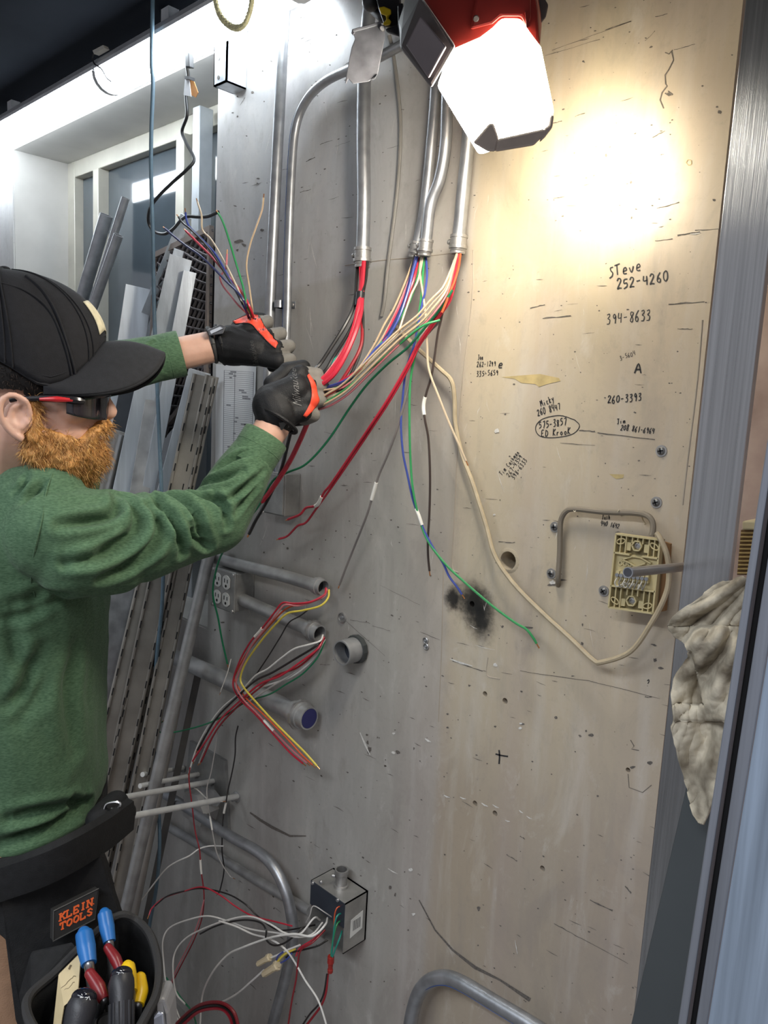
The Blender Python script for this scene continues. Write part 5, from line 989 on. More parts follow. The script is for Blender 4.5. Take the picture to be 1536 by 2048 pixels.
# thin wires dropping to the floor
wire('black', 'short wavy black wire with a white marker hanging right of the pegs', [(476, 1452, .05), (471, 1475, .05), (470, 1510, .05), (464, 1545, .05), (456, 1580, .05), (452, 1605, .05), (446, 1640, .05), (444, 1700, .045), (448, 1740, .04), (440, 1780, .04), (435, 1788, .04)], .0016, sleeve=.5)
wire('lgrey', 'thin grey wire with a white marker hanging over the pegs', [(438, 1450, .075), (430, 1500, .075), (422, 1545, .075), (414, 1575, .078), (415, 1600, .078), (421, 1640, .075), (432, 1700, .07), (445, 1730, .06), (460, 1752, .05), (466, 1756, .05)], .0013, sleeve=.54)
wire('dred', 'thin red wire with a white marker dropping straight past the pegs to the bottom', [(380, 1535, .12), (378, 1560, .12), (384, 1610, .12), (390, 1660, .12), (399, 1700, .12), (402, 1740, .12), (408, 1790, .12), (404, 1835, .12), (388, 1880, .125), (365, 1925, .13), (345, 1965, .14), (333, 1995, .15), (328, 2060, .16)], .0015, sleeve=.38)
wire('white', 'white wire arching from below the pegs down to the tool pouch', [(447, 1692, .05), (420, 1692, .06), (398, 1698, .08), (378, 1712, .10), (352, 1724, .12), (330, 1740, .14), (300, 1778, .16), (275, 1810, .18), (261, 1828, .20)], .0017)
wire('lgrey', 'short pale wire bent round the peg bracket', [(380, 1572, .075), (395, 1580, .075), (410, 1594, .075), (420, 1603, .072), (432, 1604, .07), (446, 1603, .065)], .0016)
wire('red', 'red wire draped left from the open junction box to the tool pouch', [(584, 1852, .10), (545, 1842, .10), (505, 1832, .10), (470, 1812, .11), (440, 1790, .12), (405, 1774, .13), (370, 1782, .14), (330, 1795, .16), (305, 1815, .18), (298, 1830, .19)], .0016)
wire('black', 'dark wire beside the red one draped left from the open box', [(622, 1852, .07), (575, 1860, .08), (550, 1858, .085), (515, 1832, .09), (490, 1808, .10), (455, 1788, .11), (405, 1777, .13), (370, 1782, .14), (335, 1792, .16), (310, 1812, .18)], .0016, tip=False)
J = [(632, 1856), (640, 1850), (645, 1862), (636, 1868), (648, 1872)]
bx = [('white', 'white wire from the open box curving highest to the left loop', [(640, 1840, .06), (628, 1836, .085), (600, 1868, .11), (570, 1866, .12), (540, 1848, .12), (500, 1833, .12), (455, 1840, .13), (405, 1858, .14), (370, 1878, .15), (350, 1905, .16), (346, 1940, .17), (352, 1985, .17), (370, 2008, .17)], .0018),
    ('white', 'white wire from the open box making the left-most loop', [(645, 1845, .06), (625, 1868, .09), (595, 1874, .11), (555, 1866, .12), (500, 1858, .12), (455, 1842, .125), (415, 1832, .135), (375, 1840, .15), (340, 1855, .16), (326, 1880, .17), (327, 1920, .17), (332, 1965, .18), (345, 2000, .18), (365, 2050, .18)], .0017),
    ('white', 'white wire from the open box falling straight to the bottom edge, middle', [(655, 1836, .06), (650, 1850, .085), (625, 1872, .11), (590, 1868, .12), (555, 1872, .13), (525, 1880, .13), (485, 1895, .14), (455, 1910, .14), (425, 1945, .15), (405, 1990, .15), (400, 2055, .16)], .0020),
    ('white', 'white wire crossing over the conduit and down to the right', [(438, 1842, .14), (470, 1852, .13), (505, 1868, .12), (540, 1878, .12), (570, 1898, .11), (590, 1925, .10), (610, 1960, .10), (635, 1998, .10), (650, 2040, .10), (654, 2060, .10)], .0019),
    ('black', 'black wire from the open box looping down and back up before the conduit', [(630, 1850, .06), (605, 1856, .09), (585, 1875, .11), (565, 1888, .12), (545, 1890, .125), (532, 1878, .125), (532, 1860, .125), (520, 1845, .12), (490, 1840, .12), (455, 1845, .13), (425, 1855, .13), (400, 1868, .14)], .0018),
    ('dred', 'dark red wire from the open box dropping beside the conduit to the bottom', [(650, 1860, .06), (625, 1885, .09), (602, 1900, .10), (596, 1925, .10), (592, 1960, .10), (584, 2000, .10), (575, 2060, .10)], .0018),
    ('white', 'white wire tied into the lower pale connector', [(528, 1940, .11), (500, 1965, .12), (470, 1990, .13), (430, 2010, .14), (390, 2025, .15), (345, 2045, .16), (330, 2060, .16)], .0019),
    ('black', 'black wire in the tangle below the open box mouth', [(655, 1880, .06), (635, 1892, .08), (605, 1900, .095), (585, 1905, .10), (572, 1915, .105)], .0018),
    ('blue', 'blue wire curled beside the pale connectors', [(585, 1905, .10), (574, 1918, .108), (560, 1926, .11), (553, 1922, .112), (556, 1912, .112), (566, 1904, .11)], .0017),
    ('yellow', 'yellow wire between the two pale connectors', [(590, 1898, .10), (575, 1905, .105), (562, 1915, .11), (552, 1928, .113)], .0022),
    ('white', 'short white wire ending in the upper pale connector', [(600, 1890, .10), (575, 1900, .105), (555, 1910, .11), (540, 1916, .115)], .0018),
    ('red', 'red wire bent at the mouth of the open box', [(642, 1866, .05), (625, 1880, .08), (600, 1896, .095), (592, 1912, .10)], .0018),
    ('green', 'left green wire gathered into the red wire cap below the box', [(683, 1840, .055), (673, 1850, .072), (666, 1880, .078), (662, 1912, .078)], .0017),
    ('teal', 'right green wire gathered into the red wire cap below the box', [(684, 1862, .055), (678, 1880, .070), (670, 1900, .076), (665, 1914, .078)], .0017),
    ('teal', 'highest green wire arching over inside the open box', [(688, 1826, .05), (676, 1830, .070), (670, 1846, .076), (666, 1880, .078), (663, 1912, .079)], .0017),
    ('orange', 'thin copper-coloured wire curled at the top of the open box', [(684, 1812, .055), (674, 1816, .068), (669, 1832, .072), (668, 1860, .075)], .0012),
    ('lgrey', 'pale wire poking from the top edge of the open box mouth', [(672, 1840, .05), (650, 1825, .075), (627, 1812, .085), (620, 1830, .09), (612, 1845, .09)], .0011),
    ('dred', 'dark red wire from the red wire cap to the bottom edge', [(656, 1948, .078), (652, 1985, .085), (643, 2010, .09), (625, 2035, .095), (605, 2060, .10)], .0022),
    ('black', 'black wire from the red wire cap to the bottom edge', [(654, 1948, .08), (648, 1985, .088), (638, 2008, .093), (620, 2028, .098), (600, 2058, .105)], .0018),
    ('pink', 'pale red wire hanging from the long red one at left', [(408, 1800, .125), (398, 1840, .13), (386, 1872, .135), (370, 1905, .14), (350, 1945, .15), (338, 1980, .155)], .0014),
    ('white', 'white wire at the left of the tangle going down under the pouch rim', [(335, 1972, .17), (340, 1995, .17), (352, 2030, .17), (366, 2060, .17)], .0018),
    ('dgreen', 'green wire low at left crossing the floor coil', [(332, 1955, .16), (345, 1972, .16), (365, 2000, .155), (385, 2025, .15), (395, 2060, .15)], .0018),
    ('lgrey', 'grey wire rising in a loop at the left of the tangle', [(480, 1720, .05), (478, 1750, .05)], .0012)]
for c, lb, pts, r in bx[:-1]: wire(c, lb, pts, r, tip=False)
capm = M('red_wire_cap', (0.30, 0.02, 0.015), 0.4)
c = P(662, 1912, .078); d = P(660, 1950, .078) - c
t = thing('twist_cap', 'red wire cap joining the green wires below the open box', 'wire connector', c)
obj('cap_shell', MB().lathe(c, d, [(0.006, 0), (0.0066, .002), (0.0066, .014), (0.005, .016), (0.0046, .026), (0.0055, .028), (0.0052, .034)], 10), capm, t, smooth=False)
wn = M('pale_connector', (0.66, 0.55, 0.36), 0.45)
for (a, b, s), lb in ((((540, 1914), (516, 1928), .0075), 'upper of the two pale plastic wire connectors left of the conduit'), (((556, 1930), (528, 1948), .0095), 'lower and larger pale plastic wire connector left of the conduit')):
    A, B = P(*a, .115), P(*b, .118); d = (B - A).normalized(); t = thing('wire_connector', lb, 'wire connector', A)
    obj('shell', MB().lathe(A, d, [(s * .7, 0), (s, .001), (s, .010), (s * .75, .012), (s * .7, (B - A).length), (s * .5, (B - A).length)], 6), wn, t, smooth=False)
    obj('collar', MB().lathe(A, -d, [(s * .6, 0), (s * .55, .004)], 8), wn, t, smooth=False)
# heavy coil at the bottom
for i, (c, lb, k) in enumerate((('dred', 'thick dark red cable arching at the bottom edge, outermost of three', 0), ('black', 'thick black cable arching at the bottom edge beside the dark red one', 1), ('red', 'thick red cable arching at the bottom edge, innermost of three', 2))):
    wire(c, lb, [(340 + 4 * k, 2065, .18), (365 + 3 * k, 2035 + 5 * k, .18), (400, 2010 + 6 * k, .18), (440, 2005 + 6 * k, .175), (468 - 4 * k, 2025 + 5 * k, .17), (480 - 6 * k, 2070, .17)], .0034, tip=False)
# ------------------------------------------------------------------ the electrician
UPV = Vector((0, 0, 1))
RT = Vector((fx.x, fx.y, 0)).normalized(); AW = Vector((-fz.x, -fz.y, 0)).normalized()   # picture right / away, level
skin = M('skin', (0.56, 0.33, 0.245), 0.5, 0, 0.10, 30, 0.06, 300)
skin.node_tree.nodes['Principled BSDF'].inputs['Subsurface Weight'].default_value = 0.12
skin.node_tree.nodes['Principled BSDF'].inputs['Subsurface Radius'].default_value = (0.010, 0.004, 0.002)
shirtm = M('green_heather_shirt', (0.050, 0.108, 0.054), 0.82, 0, 0.22, 170, 0.25, 520, stretch=(1, 1, 4), sheen=0.06, spec=0.25, col2=(0.090, 0.160, 0.088))
capfab = M('black_cap_fabric', (0.008, 0.008, 0.010), 0.85, 0, 0.2, 120, 0.25, 900, spec=0.3)
brimfab = M('cap_brim_fabric', (0.013, 0.0135, 0.016), 0.85, 0, 0.15, 120, 0.2, 900, spec=0.3)
glovem = M('black_glove', (0.007, 0.007, 0.008), 0.62, 0, 0.25, 80, 0.3, 500, spec=0.3)
glovegrey = M('grey_glove_palm', (0.155, 0.145, 0.13), 0.72, 0, 0.15, 60, 0.2, 400)
gloved = M('glove_red', (0.72, 0.06, 0.025), 0.55)
nylon = M('black_nylon', (0.009, 0.009, 0.0095), 0.75, 0, 0.25, 90, 0.35, 700, spec=0.3)
pantm = M('brown_canvas', (0.34, 0.20, 0.12), 0.85, 0, 0.12, 40, 0.3, 500)
Hc = C(64, 782, 1.12); HY = math.radians(12)
hf = (RT * math.cos(HY) + AW * math.sin(HY)).normalized(); hl = (AW * math.cos(HY) - RT * math.sin(HY)).normalized()
def HL(a, b, c): return Hc + hf * a + hl * b + UPV * c
HAX = (hf, hl, UPV)
Tc = C(40, 1400, 1.245); BY = math.radians(8)
bf = (RT * math.cos(BY) + AW * math.sin(BY)); bl = (AW * math.cos(BY) - RT * math.sin(BY))
def BL(a, b, z): return Vector((Tc.x, Tc.y, 0)) + bf * a + bl * b + UPV * z
SR = C(112, 1072, 1.085); ER = C(428, 1042, 1.24); WR = C(548, 848, 1.275)
SLj = BL(0.02, 0.185, 1.43); EL = C(150, 752, 1.36); WLh = C(432, 692, 1.42)
person = thing('person', 'person in a black cap and green long-sleeved shirt gripping the wires with gloved hands', 'person', BL(0, 0, 0))
FOOT = [BL(0.05, -0.12, 0), BL(0.03, 0.12, 0)]
# --- body: one continuous surface (head, neck, trunk, arms, hands, legs)
mb = MB()
mb.ell(HL(-0.008, 0, 0.035), (0.098, 0.077, 0.098), HAX); mb.ell(HL(0.032, 0, -0.035), (0.062, 0.060, 0.085), HAX); mb.ell(HL(0.045, 0, -0.088), (0.044, 0.044, 0.032), HAX)
mb.cap(HL(0.088, 0, 0.012), HL(0.106, 0, -0.024), 0.009, 0.0125); mb.cap(HL(0.094, 0.012, -0.028), HL(0.094, -0.012, -0.028), 0.0095)
mb.cap(HL(0.082, 0.03, 0.022), HL(0.082, -0.03, 0.022), 0.012); mb.ell(HL(0.062, 0.042, -0.02), 0.024); mb.ell(HL(0.062, -0.042, -0.02), 0.024)
mb.cap(HL(0.015, -0.06, -0.055), HL(0.06, -0.03, -0.095), 0.016); mb.cap(HL(0.015, 0.06, -0.055), HL(0.06, 0.03, -0.095), 0.016)
mb.cap(HL(0.088, -0.018, -0.058), HL(0.088, 0.018, -0.058), 0.012)
for sgn in (-1, 1):                                   # ears
    E0 = HL(0.002, sgn * 0.076, -0.036)
    def ear(a, c, o): return E0 + hf * a + UPV * c + hl * sgn * o
    hel = [ear(0.012, -0.012, .002), ear(0.013, 0.010, .006), ear(0.008, 0.024, .012), ear(-0.006, 0.030, .017), ear(-0.018, 0.022, .020), ear(-0.021, 0.006, .020), ear(-0.016, -0.010, .017), ear(-0.006, -0.022, .012), ear(0.005, -0.030, .007)]
    mb.tube(hel, [0.0042, 0.0046, 0.0046, 0.0046, 0.0050, 0.0050, 0.0048, 0.0056, 0.0062], 8, 4)
    mb.tube([ear(0.0, 0.018, .011), ear(-0.009, 0.010, .0125), ear(-0.009, -0.004, .012), ear(-0.001, -0.013, .010), ear(0.007, -0.012, .007)], 0.0040, 8, 4)
    mb.ell(ear(-0.004, 0.0, .004), (0.018, 0.005, 0.026), (hf, (hl * sgn - hf * 0.25).normalized(), UPV)); mb.ell(ear(0.010, -0.006, .005), 0.006)
NB = BL(-0.015, 0.02, 1.43)
mb.cap(HL(-0.02, 0, -0.05), NB, 0.058, 0.064)
mb.ell(BL(0, 0, 1.22), (0.095, 0.14, 0.22), (bf, bl, UPV)); mb.ell(BL(0, 0, 0.95), (0.085, 0.12, 0.14), (bf, bl, UPV))
mb.cap(SR, ER, 0.040, 0.027); mb.cap(ER, WR, 0.027, 0.029); mb.cap(SLj, EL, 0.045, 0.033); mb.cap(EL, WLh, 0.033, 0.029); mb.cap(BL(0, -.1, 1.38), SR, 0.06, 0.05); mb.cap(BL(0, .1, 1.38), SLj, 0.06, 0.05)
for s, ft in zip((-1, 1), FOOT):
    mb.cap(BL(0, s * 0.09, 0.90), BL(0.03, s * 0.105, 0.50), 0.085, 0.060); mb.cap(BL(0.03, s * 0.105, 0.50), ft + UPV * 0.08 - bf * 0.03, 0.058, 0.038); mb.cap(ft + UPV * 0.055 - bf * 0.04, ft + UPV * 0.045 + bf * 0.12, 0.036, 0.03)
RK = [(600, 748, 1.292), (614, 772, 1.287), (617, 798, 1.282), (608, 824, 1.278)]
LK = [(508, 654, 1.415), (533, 674, 1.405), (552, 697, 1.395), (556, 722, 1.39)]
RF = [[(634, 750, 1.31), (634, 766, 1.338)], [(644, 772, 1.31), (636, 788, 1.338)], [(641, 800, 1.302), (628, 812, 1.33)], [(626, 830, 1.292), (612, 838, 1.315)]]
LF = [[(534, 643, 1.43), (532, 660, 1.455)], [(561, 667, 1.42), (552, 684, 1.448)], [(578, 692, 1.41), (566, 708, 1.438)], [(580, 720, 1.40), (566, 730, 1.425)]]
def hand(mb, wr, K, Fg, thumb, g):                    # g = glove thickness
    for k, f in zip(K, Fg):
        mb.cap(C(*wr), C(*k), 0.022 + g, 0.014 + g); mb.cap(C(*k), C(*f[0]), 0.0125 + g, 0.0105 + g); mb.cap(C(*f[0]), C(*f[1]), 0.0105 + g, 0.009 + g)
        e = f[1]; mb.cap(C(*e), C(e[0] - 22, e[1] + 4, e[2] - 0.004), 0.009 + g, 0.0075 + g)
    for a, b in zip(thumb, thumb[1:]): mb.cap(C(*a), C(*b), 0.0135 + g, 0.0115 + g)
RTH = [(540, 815, 1.285), (545, 768, 1.305), (575, 742, 1.325), (606, 735, 1.335)]
LTH = [(455, 690, 1.43), (478, 655, 1.435), (500, 640, 1.45), (524, 640, 1.465)]
hand(mb, (552, 830, 1.275), RK, RF, RTH, -0.002); hand(mb, (450, 692, 1.42), LK, LF, LTH, -0.002)
body = obj('body', remesh(mb, 0.0030, 5), skin, person, auto=False)
hb = bvh(body.data); hb = BVHTree.FromPolygons([v.co + person.location for v in body.data.vertices], [list(p.vertices) for p in body.data.polygons])
def wbvh(o):
    b = wloc(o); return BVHTree.FromPolygons([v.co + b for v in o.data.vertices], [list(p.vertices) for p in o.data.polygons])
# --- beard and hair
def strands(name, o_src, n, length, rad, mats, par, keep=lambda p: True, droop=0.6, seed=1, wig=0.25):
    rg = random.Random(seed); base = wloc(o_src); me = o_src.data; me.calc_loop_triangles(); tris = me.loop_triangles
    ar = np.array([t.area for t in tris]); cum = np.cumsum(ar); tot = cum[-1]; mb = MB(); c = 0; tries = 0
    while c < n and tries < n * 12:
        tries += 1; t = tris[int(np.searchsorted(cum, rg.random() * tot))]; a, b = rg.random(), rg.random()
        if a + b > 1: a, b = 1 - a, 1 - b
        v = [me.vertices[i].co for i in t.vertices]; p = base + v[0] + (v[1] - v[0]) * a + (v[2] - v[0]) * b
        if not keep(p): continue
        nn = t.normal; d = (nn * (1 - droop) + Vector((0, 0, -1)) * droop + hf * 0.15 + Vector((rg.gauss(0, wig), rg.gauss(0, wig), rg.gauss(0, wig)))).normalized()
        L = length * rg.uniform(0.5, 1.2); q = p + d * L * 0.5; e = q + (d + Vector((0, 0, -0.35)) + nn * -0.1).normalized() * L * 0.5
        s = d.cross(nn); s = s.normalized() if s.length > 1e-4 else hl; w = nn.normalized()
        o = len(mb.v)
        mb.v += [p + s * rad, p - s * rad, p + w * rad, q + s * rad * .7, q - s * rad * .7, q + w * rad * .7, e]
        mb.f += [(o, o + 1, o + 4, o + 3), (o + 1, o + 2, o + 5, o + 4), (o + 2, o, o + 3, o + 5), (o + 3, o + 4, o + 6), (o + 4, o + 5, o + 6), (o + 5, o + 3, o + 6)]
        mb.m += [rg.randrange(len(mats))] * 6; c += 1
    ob = obj(name, mb, mats, par, auto=False, fixn=False); ob['kind'] = 'stuff'; return ob
gold = M('ginger_beard', (0.46, 0.22, 0.060), 0.6, 0, 0.3, 90, 0.5, 300)
golds = [gold, M('ginger_light', (0.74, 0.43, 0.15), 0.45), M('ginger_dark', (0.34, 0.15, 0.04), 0.5)]
mb = MB()
mb.cap(HL(0.091, -0.026, -0.055), HL(0.099, 0, -0.045), 0.010, 0.0115); mb.cap(HL(0.091, 0.026, -0.055), HL(0.099, 0, -0.045), 0.010, 0.0115)
mb.ell(HL(0.072, 0, -0.092), (0.034, 0.042, 0.033), HAX); mb.ell(HL(0.062, 0, -0.112), (0.032, 0.034, 0.026), HAX)
for s in (-1, 1):
    mb.cap(HL(0.088, s * 0.028, -0.058), HL(0.068, s * 0.038, -0.085), 0.010, 0.017)
    mb.cap(HL(0.012, s * 0.066, -0.062), HL(0.055, s * 0.046, -0.098), 0.012, 0.019); mb.cap(HL(0.018, s * 0.070, -0.014), HL(0.016, s * 0.068, -0.062), 0.0085, 0.0125); mb.cap(HL(0.012, s * 0.062, -0.085), HL(0.05, s * 0.036, -0.115), 0.014, 0.018)
    mb.cap(HL(0.02, s * 0.064, -0.055), HL(0.06, s * 0.049, -0.072), 0.008, 0.012)
me = remesh(mb, 0.003, 5)
for v in me.vertices:
    v.co += v.normal * 0.003 * noise.noise(v.co * 130)
beard = obj('beard', me, gold, person, auto=False)
strands('beard_hair', beard, 5200, 0.016, 0.00042, golds, beard, droop=0.5, seed=2)
hairm = M('dark_hair', (0.010, 0.008, 0.007), 0.7, spec=0.2); hairm2 = M('brown_hair', (0.075, 0.045, 0.028), 0.55)
mb = MB(); mb.ell(HL(-0.010, 0, 0.022), (0.101, 0.080, 0.082), HAX, 24, 16); 
hs = obj('hair', remesh(mb, 0.004, 2), hairm, person, auto=False)
# trim the hair to what shows below the cap
bm = bmesh.new(); bm.from_mesh(hs.data); base = wloc(hs)
def hkeep(p):
    d = p - Hc; a, c = d.dot(hf), d.z
    return c < 0.07 and a < 0.034 and c > (-0.045 if a < -0.035 else (0.000 if a < 0.006 else -0.006))
bmesh.ops.delete(bm, geom=[f for f in bm.faces if not hkeep(f.calc_center_median() + base)], context='FACES'); bm.to_mesh(hs.data); bm.free()
strands('hair_strands', hs, 3800, 0.0075, 0.0003, [hairm, hairm2, hairm], hs, droop=0.25, seed=4, wig=0.5)
# --- cap
mb = MB()
BRM = math.radians(68)
def rim(ph):
    ph = (ph + math.pi) % (2 * math.pi) - math.pi; s = math.sin(ph); c = math.cos(ph); x = abs(ph)
    if x < BRM: z = 0.074 - 0.066 * math.sin(x / BRM * math.pi / 2) ** 2
    else: q = min(1, (x - BRM) / math.radians(48)); z = 0.008 + 0.042 * math.sin(q * math.pi / 2) ** 1.2
    return (0.108 * c - 0.008, 0.087 * s, z)
def crown(i, j):
    ph = 2 * math.pi * i; a, b, c = rim(ph); t = j * math.pi / 2; k = math.cos(t) ** 0.72
    top = 0.168; cc = c + (top - c) * math.sin(t) ** 1.0
    bulge = 1 + 0.05 * math.sin(2 * t) * (1 if math.cos(ph) > 0 else 0.6)
    pz = 0.0030 * abs(math.sin(3 * ph)) * math.cos(t)
    return HL((a + 0.008) * k * bulge - 0.008 - 0.026 * math.sin(t) ** 2 + pz * math.cos(ph), b * k * bulge + pz * math.sin(ph), cc)
mb.grid(crown, 72, 26)
def back_arch(p):                                   # the opening above the strap at the back
    d = p - Hc; return d.dot(hf) < -0.02 and False
crown_o = obj('cap_crown', mb, capfab, person, auto=False)
crown_o.modifiers.new('solid', 'SOLIDIFY').thickness = 0.002
cb = wbvh(crown_o)
mb = MB()
for k in range(6):                                  # panel seams
    ph = math.pi / 6 + k * math.pi / 3
    for e in (-0.045, 0.045):
        mb.tube([crown((ph + e * (1 - j / 12 * .8)) / (2 * math.pi) % 1, j / 12 * .97) + (crown(ph / (2 * math.pi) % 1, j / 12 * .97) - HL(0, 0, .06)).normalized() * 0.0008 for j in range(13)], 0.0011, 5, 3)
obj('seam', mb, capfab, crown_o)
mb = MB(); mb.tube([HL(*rim(2 * math.pi * k / 40)) for k in range(41)], 0.0026, 6, 1); mb.tube([HL(*[x for x in rim(2 * math.pi * k / 40)]) + UPV * 0.012 + (HL(*rim(2 * math.pi * k / 40)) - HL(0, 0, .02)).normalized() * 0.0012 for k in range(41)], 0.0010, 5, 1); obj('edge_binding', mb, capfab, crown_o)
mb = MB(); 
mb.tube([hit(cb, u, v, 0.001) for u, v in [(52, 553), (84, 580), (112, 625), (132, 680), (146, 728), (150, 748)]], 0.0022, 6, 5); mb.tube([hit(cb, u, v, 0.001) for u, v in [(0, 566), (52, 583), (98, 620), (126, 680), (140, 732), (143, 750)]], 0.0014, 6, 5); obj('seam', mb, capfab, crown_o)
obj('button', MB().ell(HL(-0.034, 0, 0.169), (0.008, 0.008, 0.004), HAX, 12, 8), capfab, crown_o)
def brim(i, j, dz=0.0):
    ph = BRM * (-1 + 2 * i); a, b, c = rim(ph); k = math.cos(ph / BRM * math.pi / 2)
    ext = 0.084 * max(k, 0) ** 0.42; oc = 0.064 - 0.066 * min(1, abs(math.sin(ph / BRM * math.pi / 2))) ** 1.15
    return HL(a + ext * j, b * (1 - 0.05 * j), c + (oc - c) * j + 0.007 * math.sin(math.pi * j) * k + dz)
mb = MB(); mb.grid(lambda i, j: brim(i, j), 48, 16); br = obj('cap_brim', mb, brimfab, person, auto=False); sd = br.modifiers.new('solid', 'SOLIDIFY'); sd.thickness = 0.0036
mb = MB()
for x in (0.25, 0.4, 0.55, 0.7, 0.85): mb.tube([brim(i / 30, x, 0.0006) for i in range(31)], 0.0006, 4, 1)
mb.tube([brim(i / 40, 1.0) for i in range(41)], 0.0028, 7, 1); obj('stitching', mb, brimfab, br)
patchm = M('cap_patch', (0.46, 0.41, 0.28), 0.7, 0, 0.15, 80)
mb = MB(); A = [(167, 622), (184, 645), (198, 672)]; B = [(172, 622), (190, 645), (205, 676)]
mb.grid(lambda i, j: crown((0.0 + (i - .5) * 0.10) % 1, 0.13 + j * 0.30) + (crown((i - .5) * .10 % 1, 0.13 + j * .30) - HL(0, 0, .06)).normalized() * 0.0016, 10, 8)
obj('front_patch', mb, patchm, crown_o, auto=False).modifiers.new('solid', 'SOLIDIFY').thickness = 0.001
# --- sunglasses
frm = M('black_frame', (0.012, 0.011, 0.013), 0.25); redt = M('red_temple', (0.42, 0.015, 0.02), 0.3); lens = M('dark_lens', (0.014, 0.012, 0.016), 0.06, spec=0.8)
sg = obj('sunglasses', MB().tube([HL(0.082, -0.066, -0.010), HL(0.072, -0.072, -0.009), HL(0.05, -0.077, -0.008), HL(0.015, -0.080, -0.010), HL(-0.01, -0.082, -0.013)], [0.0045, 0.006, 0.0055, 0.004, 0.0032], 8, 5).tube([HL(0.082, 0.066, -0.010), HL(0.05, 0.077, -0.008), HL(-0.01, 0.082, -0.013)], [0.0045, 0.005, 0.003], 8, 5).tube([HL(0.080, -0.066, -0.006), HL(0.097, -0.045, -0.002), HL(0.105, 0, 0.0), HL(0.097, 0.045, -0.002), HL(0.080, 0.066, -0.006)], 0.0036, 7, 6), frm, person)
obj('temple_inlay', MB().tube([HL(0.070, -0.0755, -0.009), HL(0.05, -0.081, -0.009), HL(0.028, -0.0825, -0.010)], [0.0030, 0.0042, 0.0022], 8, 5), redt, sg)
def lensf(i, j):
    th = math.radians(-72 + 144 * i); d = 0.009 * (1 if abs(i - .5) > 0.06 else 0.35)
    return HL(0.040 + 0.068 * math.cos(th), 0.079 * math.sin(th), -0.001 - j * (0.036 - 0.024 * max(0, 1 - abs(i - .5) / 0.10)) * (1 - 0.25 * abs(2 * i - 1) ** 3) - 0.0)
mb = MB(); mb.grid(lensf, 40, 8); obj('lens', mb, lens, sg, auto=False).modifiers.new('solid', 'SOLIDIFY').thickness = 0.002
# --- shirt
mb = MB()
prof = [(0.905, .118, .172), (0.96, .122, .172), (1.05, .120, .168), (1.15, .122, .172), (1.25, .124, .182), (1.33, .118, .188), (1.39, .100, .178), (1.43, .078, .15), (1.455, .06, .11)]
vs = []; n = 28
for z, ra, rb in prof:
    sh = 0.006 if z < 1.3 else 0.0
    for q in range(n):
        th = 2 * math.pi * q / n; c, s = math.cos(th), math.sin(th); e = 0.82
        vs.append(BL(ra * math.copysign(abs(c) ** e, c) + sh, rb * math.copysign(abs(s) ** e, s), z))
fs = [(i * n + q, i * n + (q + 1) % n, (i + 1) * n + (q + 1) % n, (i + 1) * n + q) for i in range(len(prof) - 1) for q in range(n)] + [tuple(range(n))[::-1], tuple((len(prof) - 1) * n + q for q in range(n))]
mb.add(vs, fs)
m1 = C(270, 1076, 1.16); mb.cap(SR, m1, 0.071, 0.069); mb.cap(m1, ER, 0.069, 0.053)
f1 = ER + (WR - ER) * 0.40; f2 = ER + (WR - ER) * 0.68; mb.cap(ER, f1, 0.053, 0.047); mb.cap(f1, f2, 0.047, 0.0385)
mb.cap(C(150, 1120, 1.08), C(230, 1120, 1.13), 0.055, 0.05); mb.cap(C(60, 1010, 1.12), SR, 0.058, 0.066); mb.cap(C(10, 985, 1.2), C(95, 1005, 1.10), 0.05, 0.055)
mb.cap(NB + UPV * 0.015, C(60, 1010, 1.14), 0.062, 0.055); mb.cap(NB + UPV * 0.02, BL(0.04, 0.0, 1.40), 0.066, 0.07)
mb.cap(BL(0, .12, 1.38), SLj, 0.065, 0.06); mb.cap(SLj, EL, 0.062, 0.052); l2 = EL + (WLh - EL) * 0.61; mb.cap(EL, l2, 0.052, 0.0405)
me = remesh(mb, 0.0036, 10)
tree = bvh(me)
